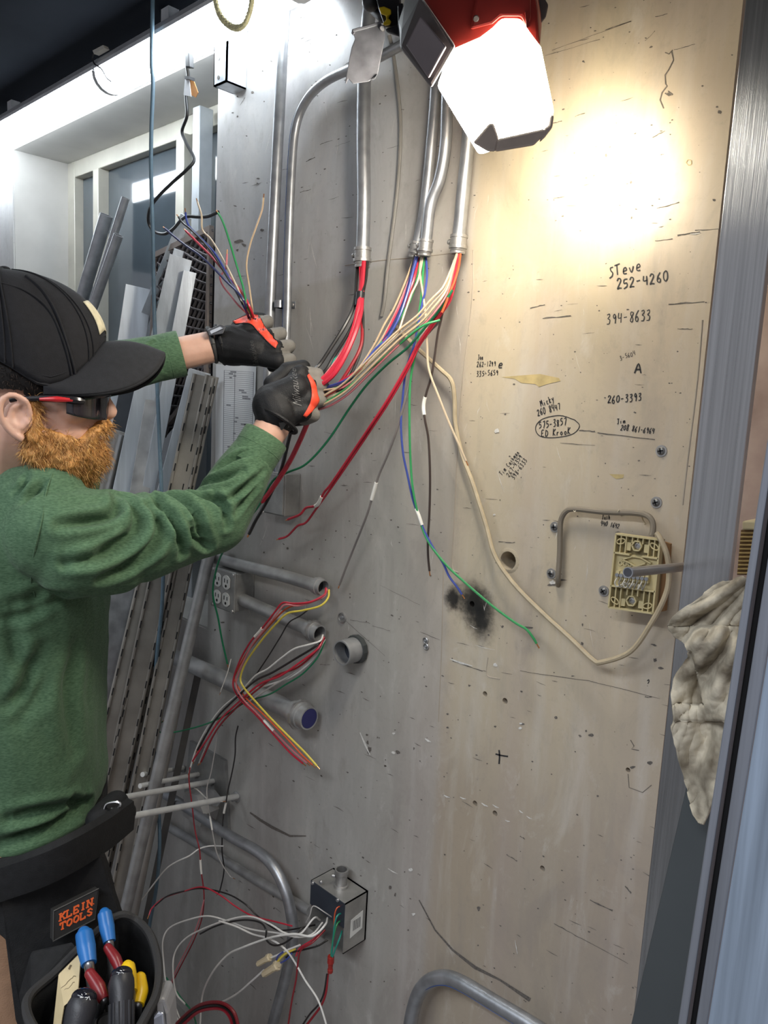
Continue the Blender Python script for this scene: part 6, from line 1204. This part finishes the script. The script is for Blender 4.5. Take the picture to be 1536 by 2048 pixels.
FOLD = [([(229, 984), (238, 1002), (232, 1022), (208, 1035), (160, 1044), (120, 1050)], .008, .009), ([(243, 984), (268, 1003), (280, 1035), (272, 1066), (236, 1096), (185, 1118), (130, 1128)], .010, .010), ([(300, 1008), (322, 1036), (320, 1075), (292, 1112), (250, 1140), (205, 1158)], .009, .010),
    ([(285, 985), (318, 1000), (342, 1024), (352, 1052)], .011, .008), ([(325, 984), (366, 998), (392, 1024), (406, 1062), (420, 1092)], .011, .008), ([(352, 980), (390, 988), (424, 998), (444, 1012)], .009, .007), ([(344, 1028), (358, 1060), (364, 1108)], .010, .008), ([(386, 1050), (398, 1082), (420, 1100)], .009, .007),
    ([(398, 972), (440, 955), (486, 940)], .006, .007), ([(428, 988), (448, 1010), (454, 1052)], .008, .007), ([(452, 1000), (478, 985), (508, 955)], .005, .006), ([(430, 940), (468, 915), (505, 905)], .005, .006), ([(470, 985), (500, 972), (528, 940)], .004, .006), ([(260, 1060), (240, 1080), (200, 1100)], .004, .008), ([(470, 1030), (495, 1000), (520, 965)], .004, .006),
    ([(18, 1412), (44, 1386), (66, 1340), (80, 1300)], .007, .012), ([(10, 1215), (70, 1198), (130, 1192)], .006, .012), ([(30, 985), (44, 968), (52, 952)], .006, .007), ([(48, 1004), (66, 985), (88, 962)], .006, .007), ([(0, 1240), (60, 1228), (110, 1200)], .005, .010),
    ([(100, 1290), (80, 1380), (40, 1440)], .004, .016), ([(150, 1300), (140, 1400), (150, 1500)], .005, .018), ([(20, 1640), (90, 1625), (170, 1600)], .009, .012), ([(0, 1690), (70, 1668), (150, 1630), (178, 1612)], .009, .012), ([(145, 1598), (160, 1608), (180, 1600)], .007, .008), ([(60, 1350), (30, 1300), (20, 1240)], .004, .014), ([(275, 702), (290, 725), (300, 752)], .006, .008), ([(320, 680), (335, 705), (335, 735)], .006, .008), ([(295, 672), (310, 690), (318, 710)], .004, .007)]
co_ = np.array([v.co[:] for v in me.vertices]); no_ = np.array([v.normal[:] for v in me.vertices]); disp = np.zeros(len(co_))
for px, A_, w_ in FOLD:
    pts = catmull([hit(tree, u, v) for u, v in px], 6); pa = np.array([p[:] for p in pts])
    dmin = np.full(len(co_), 9.0); tt = np.zeros(len(co_))
    for i in range(len(pa) - 1):
        d = pa[i + 1] - pa[i]; t_ = np.clip(((co_ - pa[i]) @ d) / (d @ d + 1e-12), 0, 1); dd = np.linalg.norm(co_ - pa[i] - t_[:, None] * d, axis=1)
        up_ = dd < dmin; dmin[up_] = dd[up_]; tt[up_] = (i + t_[up_]) / (len(pa) - 1)
    env = np.sin(np.pi * np.clip(tt, 0.04, 0.96)) ** 0.5
    disp += 2.1 * env * A_ * (-1.0 * np.exp(-(dmin / (0.72 * w_)) ** 2) + 0.38 * np.exp(-((dmin - 1.5 * w_) / (0.8 * w_)) ** 2) - 0.22 * np.exp(-(dmin / (2.6 * w_)) ** 2))
for i, v in enumerate(me.vertices):
    k = noise.noise(v.co * 16) * 0.0035 + noise.noise(v.co * 38) * 0.0010
    v.co += Vector(no_[i]) * float(max(disp[i], -0.017) + k)
shirt = obj('shirt', me, shirtm, person, auto=False); sb = wbvh(shirt)
# hem: cut the shirt on the slanting hem line that the belt follows
bm = bmesh.new(); bm.from_mesh(shirt.data); base = wloc(shirt)
h1, h2, h3 = C(0, 1738, 1.06), C(230, 1640, 1.2), C(0, 1720, 1.4); hn = (h2 - h1).cross(h3 - h1).normalized(); hn = hn if hn.z > 0 else -hn
geo = bm.verts[:] + bm.edges[:] + bm.faces[:]; bmesh.ops.bisect_plane(bm, geom=geo, plane_co=h1 - base, plane_no=hn, clear_inner=True); bm.to_mesh(shirt.data); bm.free()
shirt.data.polygons.foreach_set('use_smooth', [True] * len(shirt.data.polygons))
# cuffs, collar, shoulder seam
def ring(c, ax, r, th, asp=1.0): 
    ax = ax.normalized(); u = ax.cross(UPV).normalized(); w = ax.cross(u); return MB().tube([c + (u * math.cos(t) + w * math.sin(t)) * r for t in [2 * math.pi * k / 28 for k in range(29)]], th, 7, 1)
for c, ax, r in ((f2, WR - ER, .0375), (l2, WLh - EL, .0400)):
    ax = ax.normalized(); mb = MB(); mb.lathe(c - ax * .002, ax, [(r * 1.0, -0.02), (r * 1.035, -.006), (r * 1.04, .034), (r * 1.02, .037), (r * .95, .036), (r * .93, -.004)], 28, cap=False); mb.lathe(c + ax * .010, ax, [(r * 1.043, 0), (r * 1.05, .0008), (r * 1.043, .0016)], 28, cap=False); obj('cuff', mb, shirtm, shirt)
mb = MB(); cc = NB + UPV * 0.046 + bf * 0.018; pts = [cc + bf * (0.070 * math.cos(t)) + bl * (0.070 * math.sin(t)) + UPV * (-0.022 * math.cos(t)) for t in [2 * math.pi * k / 30 for k in range(31)]]
mb.tube(pts, 0.0095, 8, 1); obj('collar', mb, shirtm, shirt)
mb = MB(); mb.tube([hit(sb, u, v, 0.0010) for u, v in [(104, 948), (92, 985), (84, 1040), (70, 1100), (62, 1160), (70, 1192)]], 0.0013, 6, 5); obj('seam', mb, shirtm, shirt)
# --- trousers and boots
mb = MB()
mb.ell(BL(0, 0, 0.92), (0.118, 0.165, 0.13), (bf, bl, UPV))
for s, ft in zip((-1, 1), FOOT): mb.cap(BL(0, s * 0.088, 0.88), BL(0.03, s * 0.105, 0.50), 0.102, 0.078); mb.cap(BL(0.03, s * 0.105, 0.50), ft + UPV * 0.10 - bf * 0.03, 0.078, 0.066)
me = remesh(mb, 0.008, 6)
for v in me.vertices: v.co += v.normal * 0.006 * noise.noise(v.co * 14)
obj('trousers', me, pantm, person, auto=False)
for ft in FOOT:
    mb = MB(); mb.cap(ft + UPV * 0.05 - bf * 0.045, ft + UPV * 0.042 + bf * 0.135, 0.047, 0.042); mb.cap(ft + UPV * 0.05 - bf * 0.04, ft + UPV * 0.16 - bf * 0.04, 0.048, 0.048)
    me = remesh(mb, 0.006, 4)
    for v in me.vertices: v.co.z = max(v.co.z, 0.012)
    bo = obj('boot', me, M('brown_boot', (0.10, 0.055, 0.03), 0.6), person, auto=False)
    q = [ft + bf * (0.045 + 0.138 * math.cos(t)) + bl * (0.052 * math.sin(t)) for t in [2 * math.pi * k / 20 for k in range(20)]]; obj('sole', MB().hexa(q, (0, 0, 0.016)), nylon, bo, smooth=False)
# --- gloves
def glove(wr, K, Fg, TH, cuff, redA, redB, txt, seed):
    mb = MB(); hand(mb, wr, K, Fg, TH, 0.0022)
    for a, b, ra, rb in cuff: mb.cap(C(*a), C(*b), ra, rb)
    me = remesh(mb, 0.0024, 5)
    kp = [C(*k) for k in K]; view = (CAMP - kp[1]).normalized()
    g = obj('glove', me, [glovem, glovegrey], person, auto=False); base = wloc(g)
    tips = [C(*f[0]) for f in Fg]
    for p in g.data.polygons:
        c = p.center + base; k = min(range(4), key=lambda i: (c - tips[i]).length); d = (tips[k] - kp[k])
        if (c - kp[k]).dot(d) / d.length_squared > 0.30 and (c - tips[k]).length < 0.03: p.material_index = 1
    gb = wbvh(g)
    mb = MB(); A = catmull([Vector((u, v, 0)) for u, v in redA], 5); B = catmull([Vector((u, v, 0)) for u, v in redB], 5); m = min(len(A), len(B))
    def rs(L, t): x = t * (len(L) - 1); i = min(int(x), len(L) - 2); return L[i] + (L[i + 1] - L[i]) * (x - i)
    mb.grid(lambda i, j: (lambda q: hit(gb, q.x, q.y, 0.0010))(rs(A, i) * (1 - j) + rs(B, i) * j), 30, 5); obj('red_trim', mb, gloved, g, auto=False).modifiers.new('solid', 'SOLIDIFY').thickness = 0.0012
    mb = MB(); mb.tube([hit(gb, p.x, p.y, 0.0006) for p in A], 0.0009, 5, 1); mb.tube([hit(gb, p.x, p.y, 0.0006) for p in B], 0.0009, 5, 1); obj('trim_stitching', mb, glovem, g)
    if txt: text_on('lettering', txt[0], txt[1], gb, txt[2], g, 0.0007)
    return g, gb
def text_mesh(s, shear=0.0):
    cu = bpy.data.curves.new('t', 'FONT'); cu.body = s; cu.shear = shear; cu.resolution_u = 2; o = bpy.data.objects.new('t', cu); COL.objects.link(o)
    me = bpy.data.meshes.new_from_object(o.evaluated_get(bpy.context.evaluated_depsgraph_get())); bpy.data.objects.remove(o)
    a = np.array([v.co[:2] for v in me.vertices]); lo, hi = a.min(0), a.max(0); a = (a - lo) / (hi - lo); fs = [list(p.vertices) for p in me.polygons]; return a, fs
def text_on(name, s, quad, tree, mat, par, off, shear=0.3, bold=0):
    a, fs = text_mesh(s, shear); (u0, v0), (u1, v1), (u2, v2), (u3, v3) = quad      # bottom-left, bottom-right, top-right, top-left of the word
    mb = MB(); vs = []
    for x, y in a:
        u = (u0 * (1 - x) + u1 * x) * (1 - y) + (u3 * (1 - x) + u2 * x) * y; v = (v0 * (1 - x) + v1 * x) * (1 - y) + (v3 * (1 - x) + v2 * x) * y
        vs.append(hit(tree, u, v, off) if tree else par_plane(u, v, off))
    mb.add(vs, fs); return obj(name, mb, mat, par, smooth=False, fixn=False)
lett = M('glove_lettering', (0.085, 0.082, 0.08), 0.5)
rg_, rgb = glove((552, 830, 1.275), RK, RF, RTH, [((553, 828, 1.275), (545, 812, 1.275), .0365, .034), ((545, 805, 1.28), (590, 780, 1.28), .032, .026)],
    [(616, 748), (629, 767), (634, 790), (637, 802), (627, 818), (612, 834)], [(614, 753), (620, 768), (623, 788), (620, 804), (614, 818), (606, 831)], ('Milwaukee', [(603, 812), (592, 737), (579, 735), (586, 810)], lett), 1)
lg_, lgb = glove((450, 692, 1.42), LK, LF, LTH, [((462, 691, 1.42), (472, 692, 1.42), .0375, .037), ((465, 690, 1.42), (510, 700, 1.405), .037, .030)],
    [(466, 643), (493, 631), (516, 631), (531, 656), (556, 686)], [(472, 648), (500, 648), (517, 665), (538, 687), (551, 697)], ('Milwaukee', [(520, 735), (506, 680), (497, 684), (508, 738)], M('glove_lettering_dim', (0.035, 0.034, 0.033), 0.5)), 2)
# cuff bindings and straps
d = (WR - ER).normalized(); obj('cuff_binding', ring(C(556, 842, 1.272), d, .0345, .0035), glovem, rg_)
obj('wrist_strap', MB().hexa([hit(rgb, u, v, .0015) for u, v in ((562, 862), (575, 842), (583, 850), (578, 872), (568, 874))], (CAMP - C(570, 860, 1.2)).normalized() * .002), M('strap_grey', (0.06, 0.06, 0.06), 0.6), rg_, smooth=False)
d = (WLh - EL).normalized(); obj('cuff_binding', ring(C(440, 690, 1.42), d, .0350, .0035), glovem, lg_)
t = thing('wristwatch', 'dark square watch on the left wrist at the edge of the upper glove', 'watch', C(428, 662, 1.38))
obj('case', MB().hexa([C(414, 660, 1.375), C(440, 649, 1.375), (C(452, 654, 1.375)), C(446, 668, 1.375), C(418, 672, 1.375)], C(430, 660, 1.39) - C(430, 660, 1.375)), M('watch_case', (0.05, 0.05, 0.055), 0.35, 0.3), t, smooth=False, bevel=.0015)
obj('face', MB().hexa([C(420, 662, 1.373), C(440, 653, 1.373), C(446, 657, 1.373), C(422, 668, 1.373)], C(430, 660, 1.376) - C(430, 660, 1.373)), M('watch_face', (0.22, 0.23, 0.25), 0.2, 0.3), t, smooth=False)
obj('band', ring(C(424, 690, 1.42), d, .0305, .0045), M('watch_band', (0.03, 0.03, 0.03), 0.6), t)

# ------------------------------------------------------------------ tool belt
t = thing('tool_belt', 'black padded belt under the green shirt hem, with a silver clip', 'belt', C(130, 1710, 1.05))
def band(pts, hgt, th, name, mat, par):
    cv = catmull([C(*p) for p in pts], 8); mb = MB(); vs = []; n = len(cv)
    for i, p in enumerate(cv):
        tg = (cv[min(i + 1, n - 1)] - cv[max(i - 1, 0)]).normalized(); nn = tg.cross(UPV).normalized(); nn = nn if nn.dot(CAMP - p) > 0 else -nn
        for x, y in ((-.5, 0), (-.42, 1), (0, 1.25), (.42, 1), (.5, 0), (0, -.6)): vs.append(p + UPV * (x * hgt) + nn * (y * th))
    mb.add(vs, [(i * 6 + q, i * 6 + (q + 1) % 6, (i + 1) * 6 + (q + 1) % 6, (i + 1) * 6 + q) for i in range(n - 1) for q in range(6)] + [tuple(range(6)), tuple((n - 1) * 6 + q for q in range(6))[::-1]]); return obj(name, mb, mat, par)
band([(-110, 1800, 1.06), (0, 1765, 1.035), (80, 1735, 1.03), (150, 1700, 1.06), (210, 1664, 1.13), (255, 1630, 1.22)], 0.058, 0.010, 'padding', nylon, t)
mb = MB(); lo_ = []
for k in range(49):
    a = 2 * math.pi * k / 48; c_, s_ = math.cos(a), math.sin(a); lo_.append(BL(0.128 * math.copysign(abs(c_) ** .85, c_), 0.178 * math.copysign(abs(s_) ** .85, s_), 0.905))
vs = []
for p in lo_: vs += [p + UPV * .024, p - UPV * .024]
mb.add(vs, [(2 * i, 2 * i + 1, 2 * i + 3, 2 * i + 2) for i in range(48)]); obj('strap', mb, nylon, t).modifiers.new('solid', 'SOLIDIFY').thickness = 0.004
mb = MB(); mb.cap(C(200, 1640, 1.17), C(232, 1606, 1.22), 0.022, 0.02); mb.cap(C(205, 1655, 1.16), C(250, 1625, 1.22), 0.022, 0.018); obj('buckle_flap', remesh(mb, 0.004, 4), nylon, t)
obj('clip', MB().tube([C(208, 1622, 1.165), C(214, 1608, 1.165), (C(232, 1604, 1.165)), C(240, 1608, 1.165), C(234, 1618, 1.165), C(222, 1618, 1.165)], .0022, 8, 5), M('chrome', (0.75, 0.75, 0.75), 0.18, 1.0), t)
# pouch
def Rz(u, v, z):
    d = C(u, v, 1) - CAMP; return CAMP + d * ((z - CAMP.z) / d.z)
t = thing('tool_pouch', 'black fabric tool pouch with orange lettering hanging on the belt', 'tool pouch', C(150, 2000, 1.05))
bp = [C(-60, 1820, 1.05), C(2, 1795, 1.045), C(110, 1748, 1.05), C(200, 1702, 1.10), C(214, 1740, 1.105), C(226, 1790, 1.105), C(240, 1832, 1.105), C(236, 1900, 1.10), C(215, 2110, 1.09), C(60, 2120, 1.03), C(30, 2040, 1.035), C(10, 1880, 1.04)]
obj('back_panel', MB().hexa(bp, (AW * 0.012)), nylon, t, smooth=False, bevel=.002)
ZR = 0.845
rimpx = [(225, 1836), (248, 1830), (275, 1842), (300, 1870), (314, 1912), (318, 1950), (312, 1990), (296, 2024), (265, 2075), (210, 2120), (140, 2120), (85, 2080), (55, 2030), (60, 1990), (110, 1945), (170, 1885)]
rp = [Rz(u, v, ZR + (0.012 if i in (0, 1, 15) else 0)) for i, (u, v) in enumerate(rimpx)]; cen = sum(rp, Vector()) / len(rp)
lp = catmull(rp + [rp[0]], 5)[:-1]; n = len(lp); mb = MB(); vs = []
for k, (dz, sc_) in enumerate(((0, 1), (-.03, 1.03), (-.09, 1.02), (-.17, .92), (-.24, .78))):
    for p in lp: q = cen + (p - cen) * sc_; vs.append(Vector((q.x, q.y, p.z + dz)))
fs = [(k * n + i, k * n + (i + 1) % n, (k + 1) * n + (i + 1) % n, (k + 1) * n + i) for k in range(4) for i in range(n)] + [tuple(4 * n + i for i in range(n))]
mb.add(vs, fs); o = obj('bucket', mb, nylon, t, auto=False); s = o.modifiers.new('solid', 'SOLIDIFY'); s.thickness = 0.004
obj('rim_binding', MB().tube(lp + [lp[0]], 0.0058, 8, 1), M('rim_binding', (0.028, 0.027, 0.027), 0.75, bump=.3, bs=600), t)
obj('side_pocket', MB().hull([C(60, 1900, 1.035), C(150, 1880, 1.04), C(35, 1990, 1.02), C(55, 2110, 0.99), C(140, 2110, 1.0), C(160, 1960, 1.03), C(62, 1985, 1.0)]), nylon, t, smooth=False, bevel=.004)
pb = BVHTree.FromPolygons([bp[0], bp[3], bp[8], bp[9]], [(0, 1, 2, 3)])
pch = M('patch_black', (0.022, 0.021, 0.020), 0.6); org = M('orange_print', (0.80, 0.13, 0.03), 0.55)
def onp(u, v, off): return hit(BVHTree.FromPolygons([bp[0], bp[3], bp[7], bp[8], bp[9]], [(0, 1, 2, 3, 4)]), u, v, off)
pq4 = [(107, 1822), (197, 1777), (190, 1838), (106, 1882)]
A3, B3, C3 = C(107, 1822, 1.036), C(197, 1777, 1.078), C(106, 1882, 1.033); pn = (B3 - A3).cross(C3 - A3).normalized(); pn = pn if pn.dot(CAMP - A3) > 0 else -pn
def par_plane(u, v, off):
    d = (C(u, v, 1) - CAMP).normalized(); k = (A3 - CAMP).dot(pn) / d.dot(pn); return CAMP + d * k + pn * off
pt = obj('label_patch', MB().hexa([par_plane(u, v, 0) for u, v in pq4], -pn * 0.012), pch, t, smooth=False, bevel=.0008)
mb = MB(); mb.tube([par_plane(u, v, .0004) for u, v in pq4 + pq4[:1]], .0009, 5, 1); obj('patch_edge', mb, M('patch_edge', (0.06, 0.058, 0.055), .6), pt)
def boldtext(s, quad):
    o = text_on('lettering', s, quad, None, org, pt, .0006, 0.0)
    # heavy slab letters: thicken every outline
    m = MB(); a, fs = text_mesh(s, 0); 
    md = o.modifiers.new('solid', 'SOLIDIFY'); md.thickness = 0.0006; return o
for dx, dy in ((0, 0), (1.6, -.8), (.8, 1.0)):
    pass
def slab_word(word, u0, v0, u1, v1, h):              # block letters drawn as thick strokes with slab serifs
    G = {'K': [[(.1, 0), (.1, 1)], [(.85, 1), (.15, .45)], [(.35, .6), (.9, 0)]], 'L': [[(.1, 1), (.1, 0), (.85, 0), (.85, .2)]], 'E': [[(.85, .8), (.85, 1), (.12, 1), (.12, 0), (.85, 0), (.85, .2)], [(.12, .5), (.65, .5)]], 'I': [[(.5, 0), (.5, 1)]], 'N': [[(.12, 0), (.12, 1), (.85, 0), (.85, 1)]],
         'T': [[(.5, 0), (.5, 1)], [(.05, .8), (.05, 1), (.95, 1), (.95, .8)]], 'O': [[(.5, 1), (.15, .8), (.1, .5), (.15, .2), (.5, 0), (.85, .2), (.9, .5), (.85, .8), (.5, 1)]], 'S': [[(.85, .75), (.6, 1), (.25, .95), (.15, .72), (.8, .32), (.75, .08), (.4, 0), (.12, .2)]], '.': [[(.1, .02), (.25, .02)]]}
    sf = {'K': [(.1, 0), (.1, 1), (.85, 1), (.9, 0)], 'L': [(.1, 1)], 'I': [(.5, 0), (.5, 1)], 'N': [(.12, 0), (.12, 1), (.85, 1)], 'T': [(.5, 0)], 'E': [], 'O': [], 'S': [], '.': []}
    L = math.hypot(u1 - u0, v1 - v0); ex, ey = (u1 - u0) / L, (v1 - v0) / L; adv = L / len(word); mb = MB()
    sx, sy = 0.06, -1.0                               # letters stand upright on the slanting line
    def pt_(i, x, y): return (u0 + ex * (i + .06 + x * .86) * adv + sx * y * h, v0 + ey * (i + .06 + x * .86) * adv + sy * y * h)
    def stroke(px, w):
        for k in range(len(px) - 1):
            a, b = px[k], px[k + 1]; d = math.hypot(b[0] - a[0], b[1] - a[1]) or 1; nx, ny = -(b[1] - a[1]) / d * w / 2, (b[0] - a[0]) / d * w / 2; tx, ty = (b[0] - a[0]) / d * w * .35, (b[1] - a[1]) / d * w * .35
            q = [(a[0] - tx + nx, a[1] - ty + ny), (b[0] + tx + nx, b[1] + ty + ny), (b[0] + tx - nx, b[1] + ty - ny), (a[0] - tx - nx, a[1] - ty - ny)]; o = 0.0004 + 0.00003 * random.random(); mb.hexa([par_plane(u, v, o) for u, v in q], pn * .0003)
    for i, c in enumerate(word):
        for s in G[c]: stroke([pt_(i, x, y) for x, y in s], 3.2 if c != '.' else 2.2)
        for x, y in sf[c]: stroke([pt_(i, x - .2, y), pt_(i, x + .2, y)], 2.4)
    return obj('lettering', mb, org, pt, smooth=False)
slab_word('KLEIN', 118, 1842, 186, 1809, 13.5); slab_word('TOOLS', 118, 1861, 186, 1827, 13.0); slab_word('.', 186, 1808, 190, 1806, 9)
# tools in the pouch
blue = M('blue_grip', (0.015, 0.14, 0.42), 0.38, 0, 0.08, 30); red2 = M('dark_red_grip', (0.20, 0.012, 0.016), 0.35); toolst = M('tool_steel', (0.30, 0.30, 0.31), 0.35, 0.9); yg = M('yellow_grip', (0.80, 0.50, 0.01), 0.35)
def pliers(label, a, b, c, d, m1_, m2_, r1, r2, grp=None):
    A, B, Cc, Dd = C(*a), C(*b), C(*c), C(*d); t = thing('pliers', label, 'pliers', Dd + Vector((0, 0, -.10)), grp)
    mb = MB(); mb.tube([A, A + (B - A) * .03, A + (B - A) * .5, B], [r1 * .75, r1, r1 * 1.05, r1 * .85], 14, 6); mb.ell(A, r1 * .76); obj('grip', mb, m1_, t)
    mb = MB(); mb.tube([Cc, Cc + (Dd - Cc) * .5 + RT * .002, Dd], [r2 * .8, r2, r2 * .8], 14, 6); mb.ell(Cc, r2 * .8); obj('grip', mb, m2_, t)
    J = (B + Dd) / 2 + Vector((0, 0, -.05)); mb = MB(); mb.cap(B, J, r1 * .6, .006); mb.cap(Dd, J, r2 * .6, .006); mb.cap(J, J + Vector((0, 0, -.05)), .012, .006); obj('jaws', remesh(mb, .002, 2), toolst, t); return t
pliers('pliers with the front blue grip, below the orange lettering', (168, 1866, 1.015), (178, 1928, .985), (180, 1948, .975), (208, 2000, .955), blue, red2, .0112, .0085)
pliers('pliers with the rear blue grip, right of the orange lettering', (209, 1826, 1.055), (219, 1884, 1.03), (216, 1896, 1.015), (240, 1940, .995), blue, red2, .0095, .0075)
pliers('yellow-handled pliers at the right inside the pouch', (255, 1932, 1.0), (262, 1985, .97), (280, 1957, 1.0), (276, 2010, .97), yg, yg, .0095, .0098)
def driver(label, a, b, r, marks):
    A, B = C(*a), C(*b); d = (B - A).normalized(); t = thing('screwdriver', label, 'screwdriver', B + d * .1); mb = MB()
    hd = MB(); L = (B - A).length; prof = [(r * .55, -.002), (r * .9, 0), (r * 1.05, .006), (r * 1.08, .014), (r * .98, .03), (r * .95, L * .6), (r * 1.0, L), (r * .5, L + .01)]
    hd.lathe(A, d, prof, 24); h = obj('handle', hd, M('driver_grip', (0.022, 0.022, 0.026), 0.45, bump=.1, bs=400), t)
    for k in range(10):
        th = 2 * math.pi * k / 10
    u = d.cross(RT).normalized(); w = d.cross(u); rb_ = MB()
    for k in range(14): th = 2 * math.pi * k / 14; c = (u * math.cos(th) + w * math.sin(th)) * r * .98; rb_.tube([A + d * .03 + c, A + d * L + c], r * .09, 5, 1)
    obj('grip_ribs', rb_, M('driver_grip2', (0.03, 0.03, 0.034), 0.5), h)
    cp = obj('end_cap', MB().ell(A - d * .001, (r * .92, r * .92, r * .62), (u, w, d), 24, 12), M('glossy_black', (0.012, 0.012, 0.018), 0.12), h)
    mk = MB(); vw = (CAMP - A).normalized()
    tr_ = wbvh(cp)
    for line in marks: mk.tube([hit(tr_, q[0], q[1], .0003) for q in line], .0005, 5, 1)
    obj('marking', mk, white, cp)
    obj('shaft', MB().tube([B, B + d * .12], .0035, 10, 1), toolst, t); return t
driver('screwdriver nearest the bottom edge, white cross on its black end', (168, 1996, .93), (140, 2110, .90), .0165, [[(163, 1988), (172, 2002)], [(172, 1987), (163, 2003)], [(160, 1995), (176, 1995)], [(172, 2000), (178, 1993), (180, 2000)]])
driver('screwdriver beside the yellow pliers, white hooked mark on its black end', (243, 1950, .965), (243, 2060, .93), .0145, [[(238, 1946), (236, 1951), (240, 1950)], [(243, 1945), (247, 1946), (245, 1950)], [(240, 1941), (244, 1942)]])
t = thing('wooden_stick', 'tan wooden stick with faded writing standing in the pouch', 'stick', C(140, 2048, .93))
st4 = [C(162, 1905, 1.0), (C(155, 1990, .965)), C(128, 2012, .96), C(112, 2110, .93), C(100, 2110, .935), (C(117, 1950, .99))]
obj('blade', MB().hexa(st4, AW * .003), M('pale_wood', (0.56, 0.45, 0.26), 0.65, 0, .12, 30, .1, 90), t, smooth=False)
mb = MB(); rg = random.Random(21); e1 = (C(155, 1935, .985) - C(128, 1965, .985)); 
sA, sB, sC = C(117, 1950, .99), C(162, 1905, 1.0), C(112, 2110, .93); sn = (sB - sA).cross(sC - sA).normalized(); sn = sn if sn.dot(CAMP - sA) > 0 else -sn
def ons(u, v): d = (C(u, v, 1) - CAMP).normalized(); return CAMP + d * ((sA - CAMP).dot(sn) / d.dot(sn)) + sn * .0015
for k, (u0, v0, u1, v1) in enumerate(((124, 1976, 152, 1952), (128, 1984, 150, 1966), (133, 1992, 148, 1982), (136, 1999, 145, 1993))):
    n_ = 9; mb.tube([ons(u0 + (u1 - u0) * i / n_ + rg.uniform(-1, 1), v0 + (v1 - v0) * i / n_ + rg.uniform(-2.5, 2.5)) for i in range(n_ + 1)], .0004, 4, 2)
mb.tube([ons(139, 1939), ons(143, 1930)], .0012, 5, 1); obj('faded_writing', mb, M('pencil', (0.16, 0.12, 0.07), .7), t)
t = thing('tape_measure', 'grey and silver tape measure clipped at the right side of the pouch', 'tape measure', C(322, 2040, .98))
q = [C(290, 2075, .97), C(292, 2040, .97), C(302, 2010, .98), C(318, 1996, .985), C(330, 2000, .985), C(338, 2025, .985), C(342, 2080, .98)]
obj('case', MB().hexa(q, AW * .035), M('tape_grey', (0.36, 0.36, 0.37), .4, .2), t, smooth=False, bevel=.004)
obj('side_plate', MB().hexa([C(304, 2075, .968), C(304, 2035, .968), C(314, 2020, .972), C(328, 2022, .972), C(333, 2075, .97)], AW * -.004), M('tape_silver', (0.55, 0.58, 0.66), .22, .8), t, smooth=False, bevel=.002)
t = thing('metal_ring', 'dull metal ring fitting at the bottom of the pouch between the screwdrivers', 'fitting', C(215, 2044, .95))
obj('ring_body', MB().lathe(C(215, 2040, .945), Vector((0, 0, -1)), [(.013, 0), (.016, .004), (.016, .03), (.011, .03), (.011, .002)], 20, cap=False), castm, t)
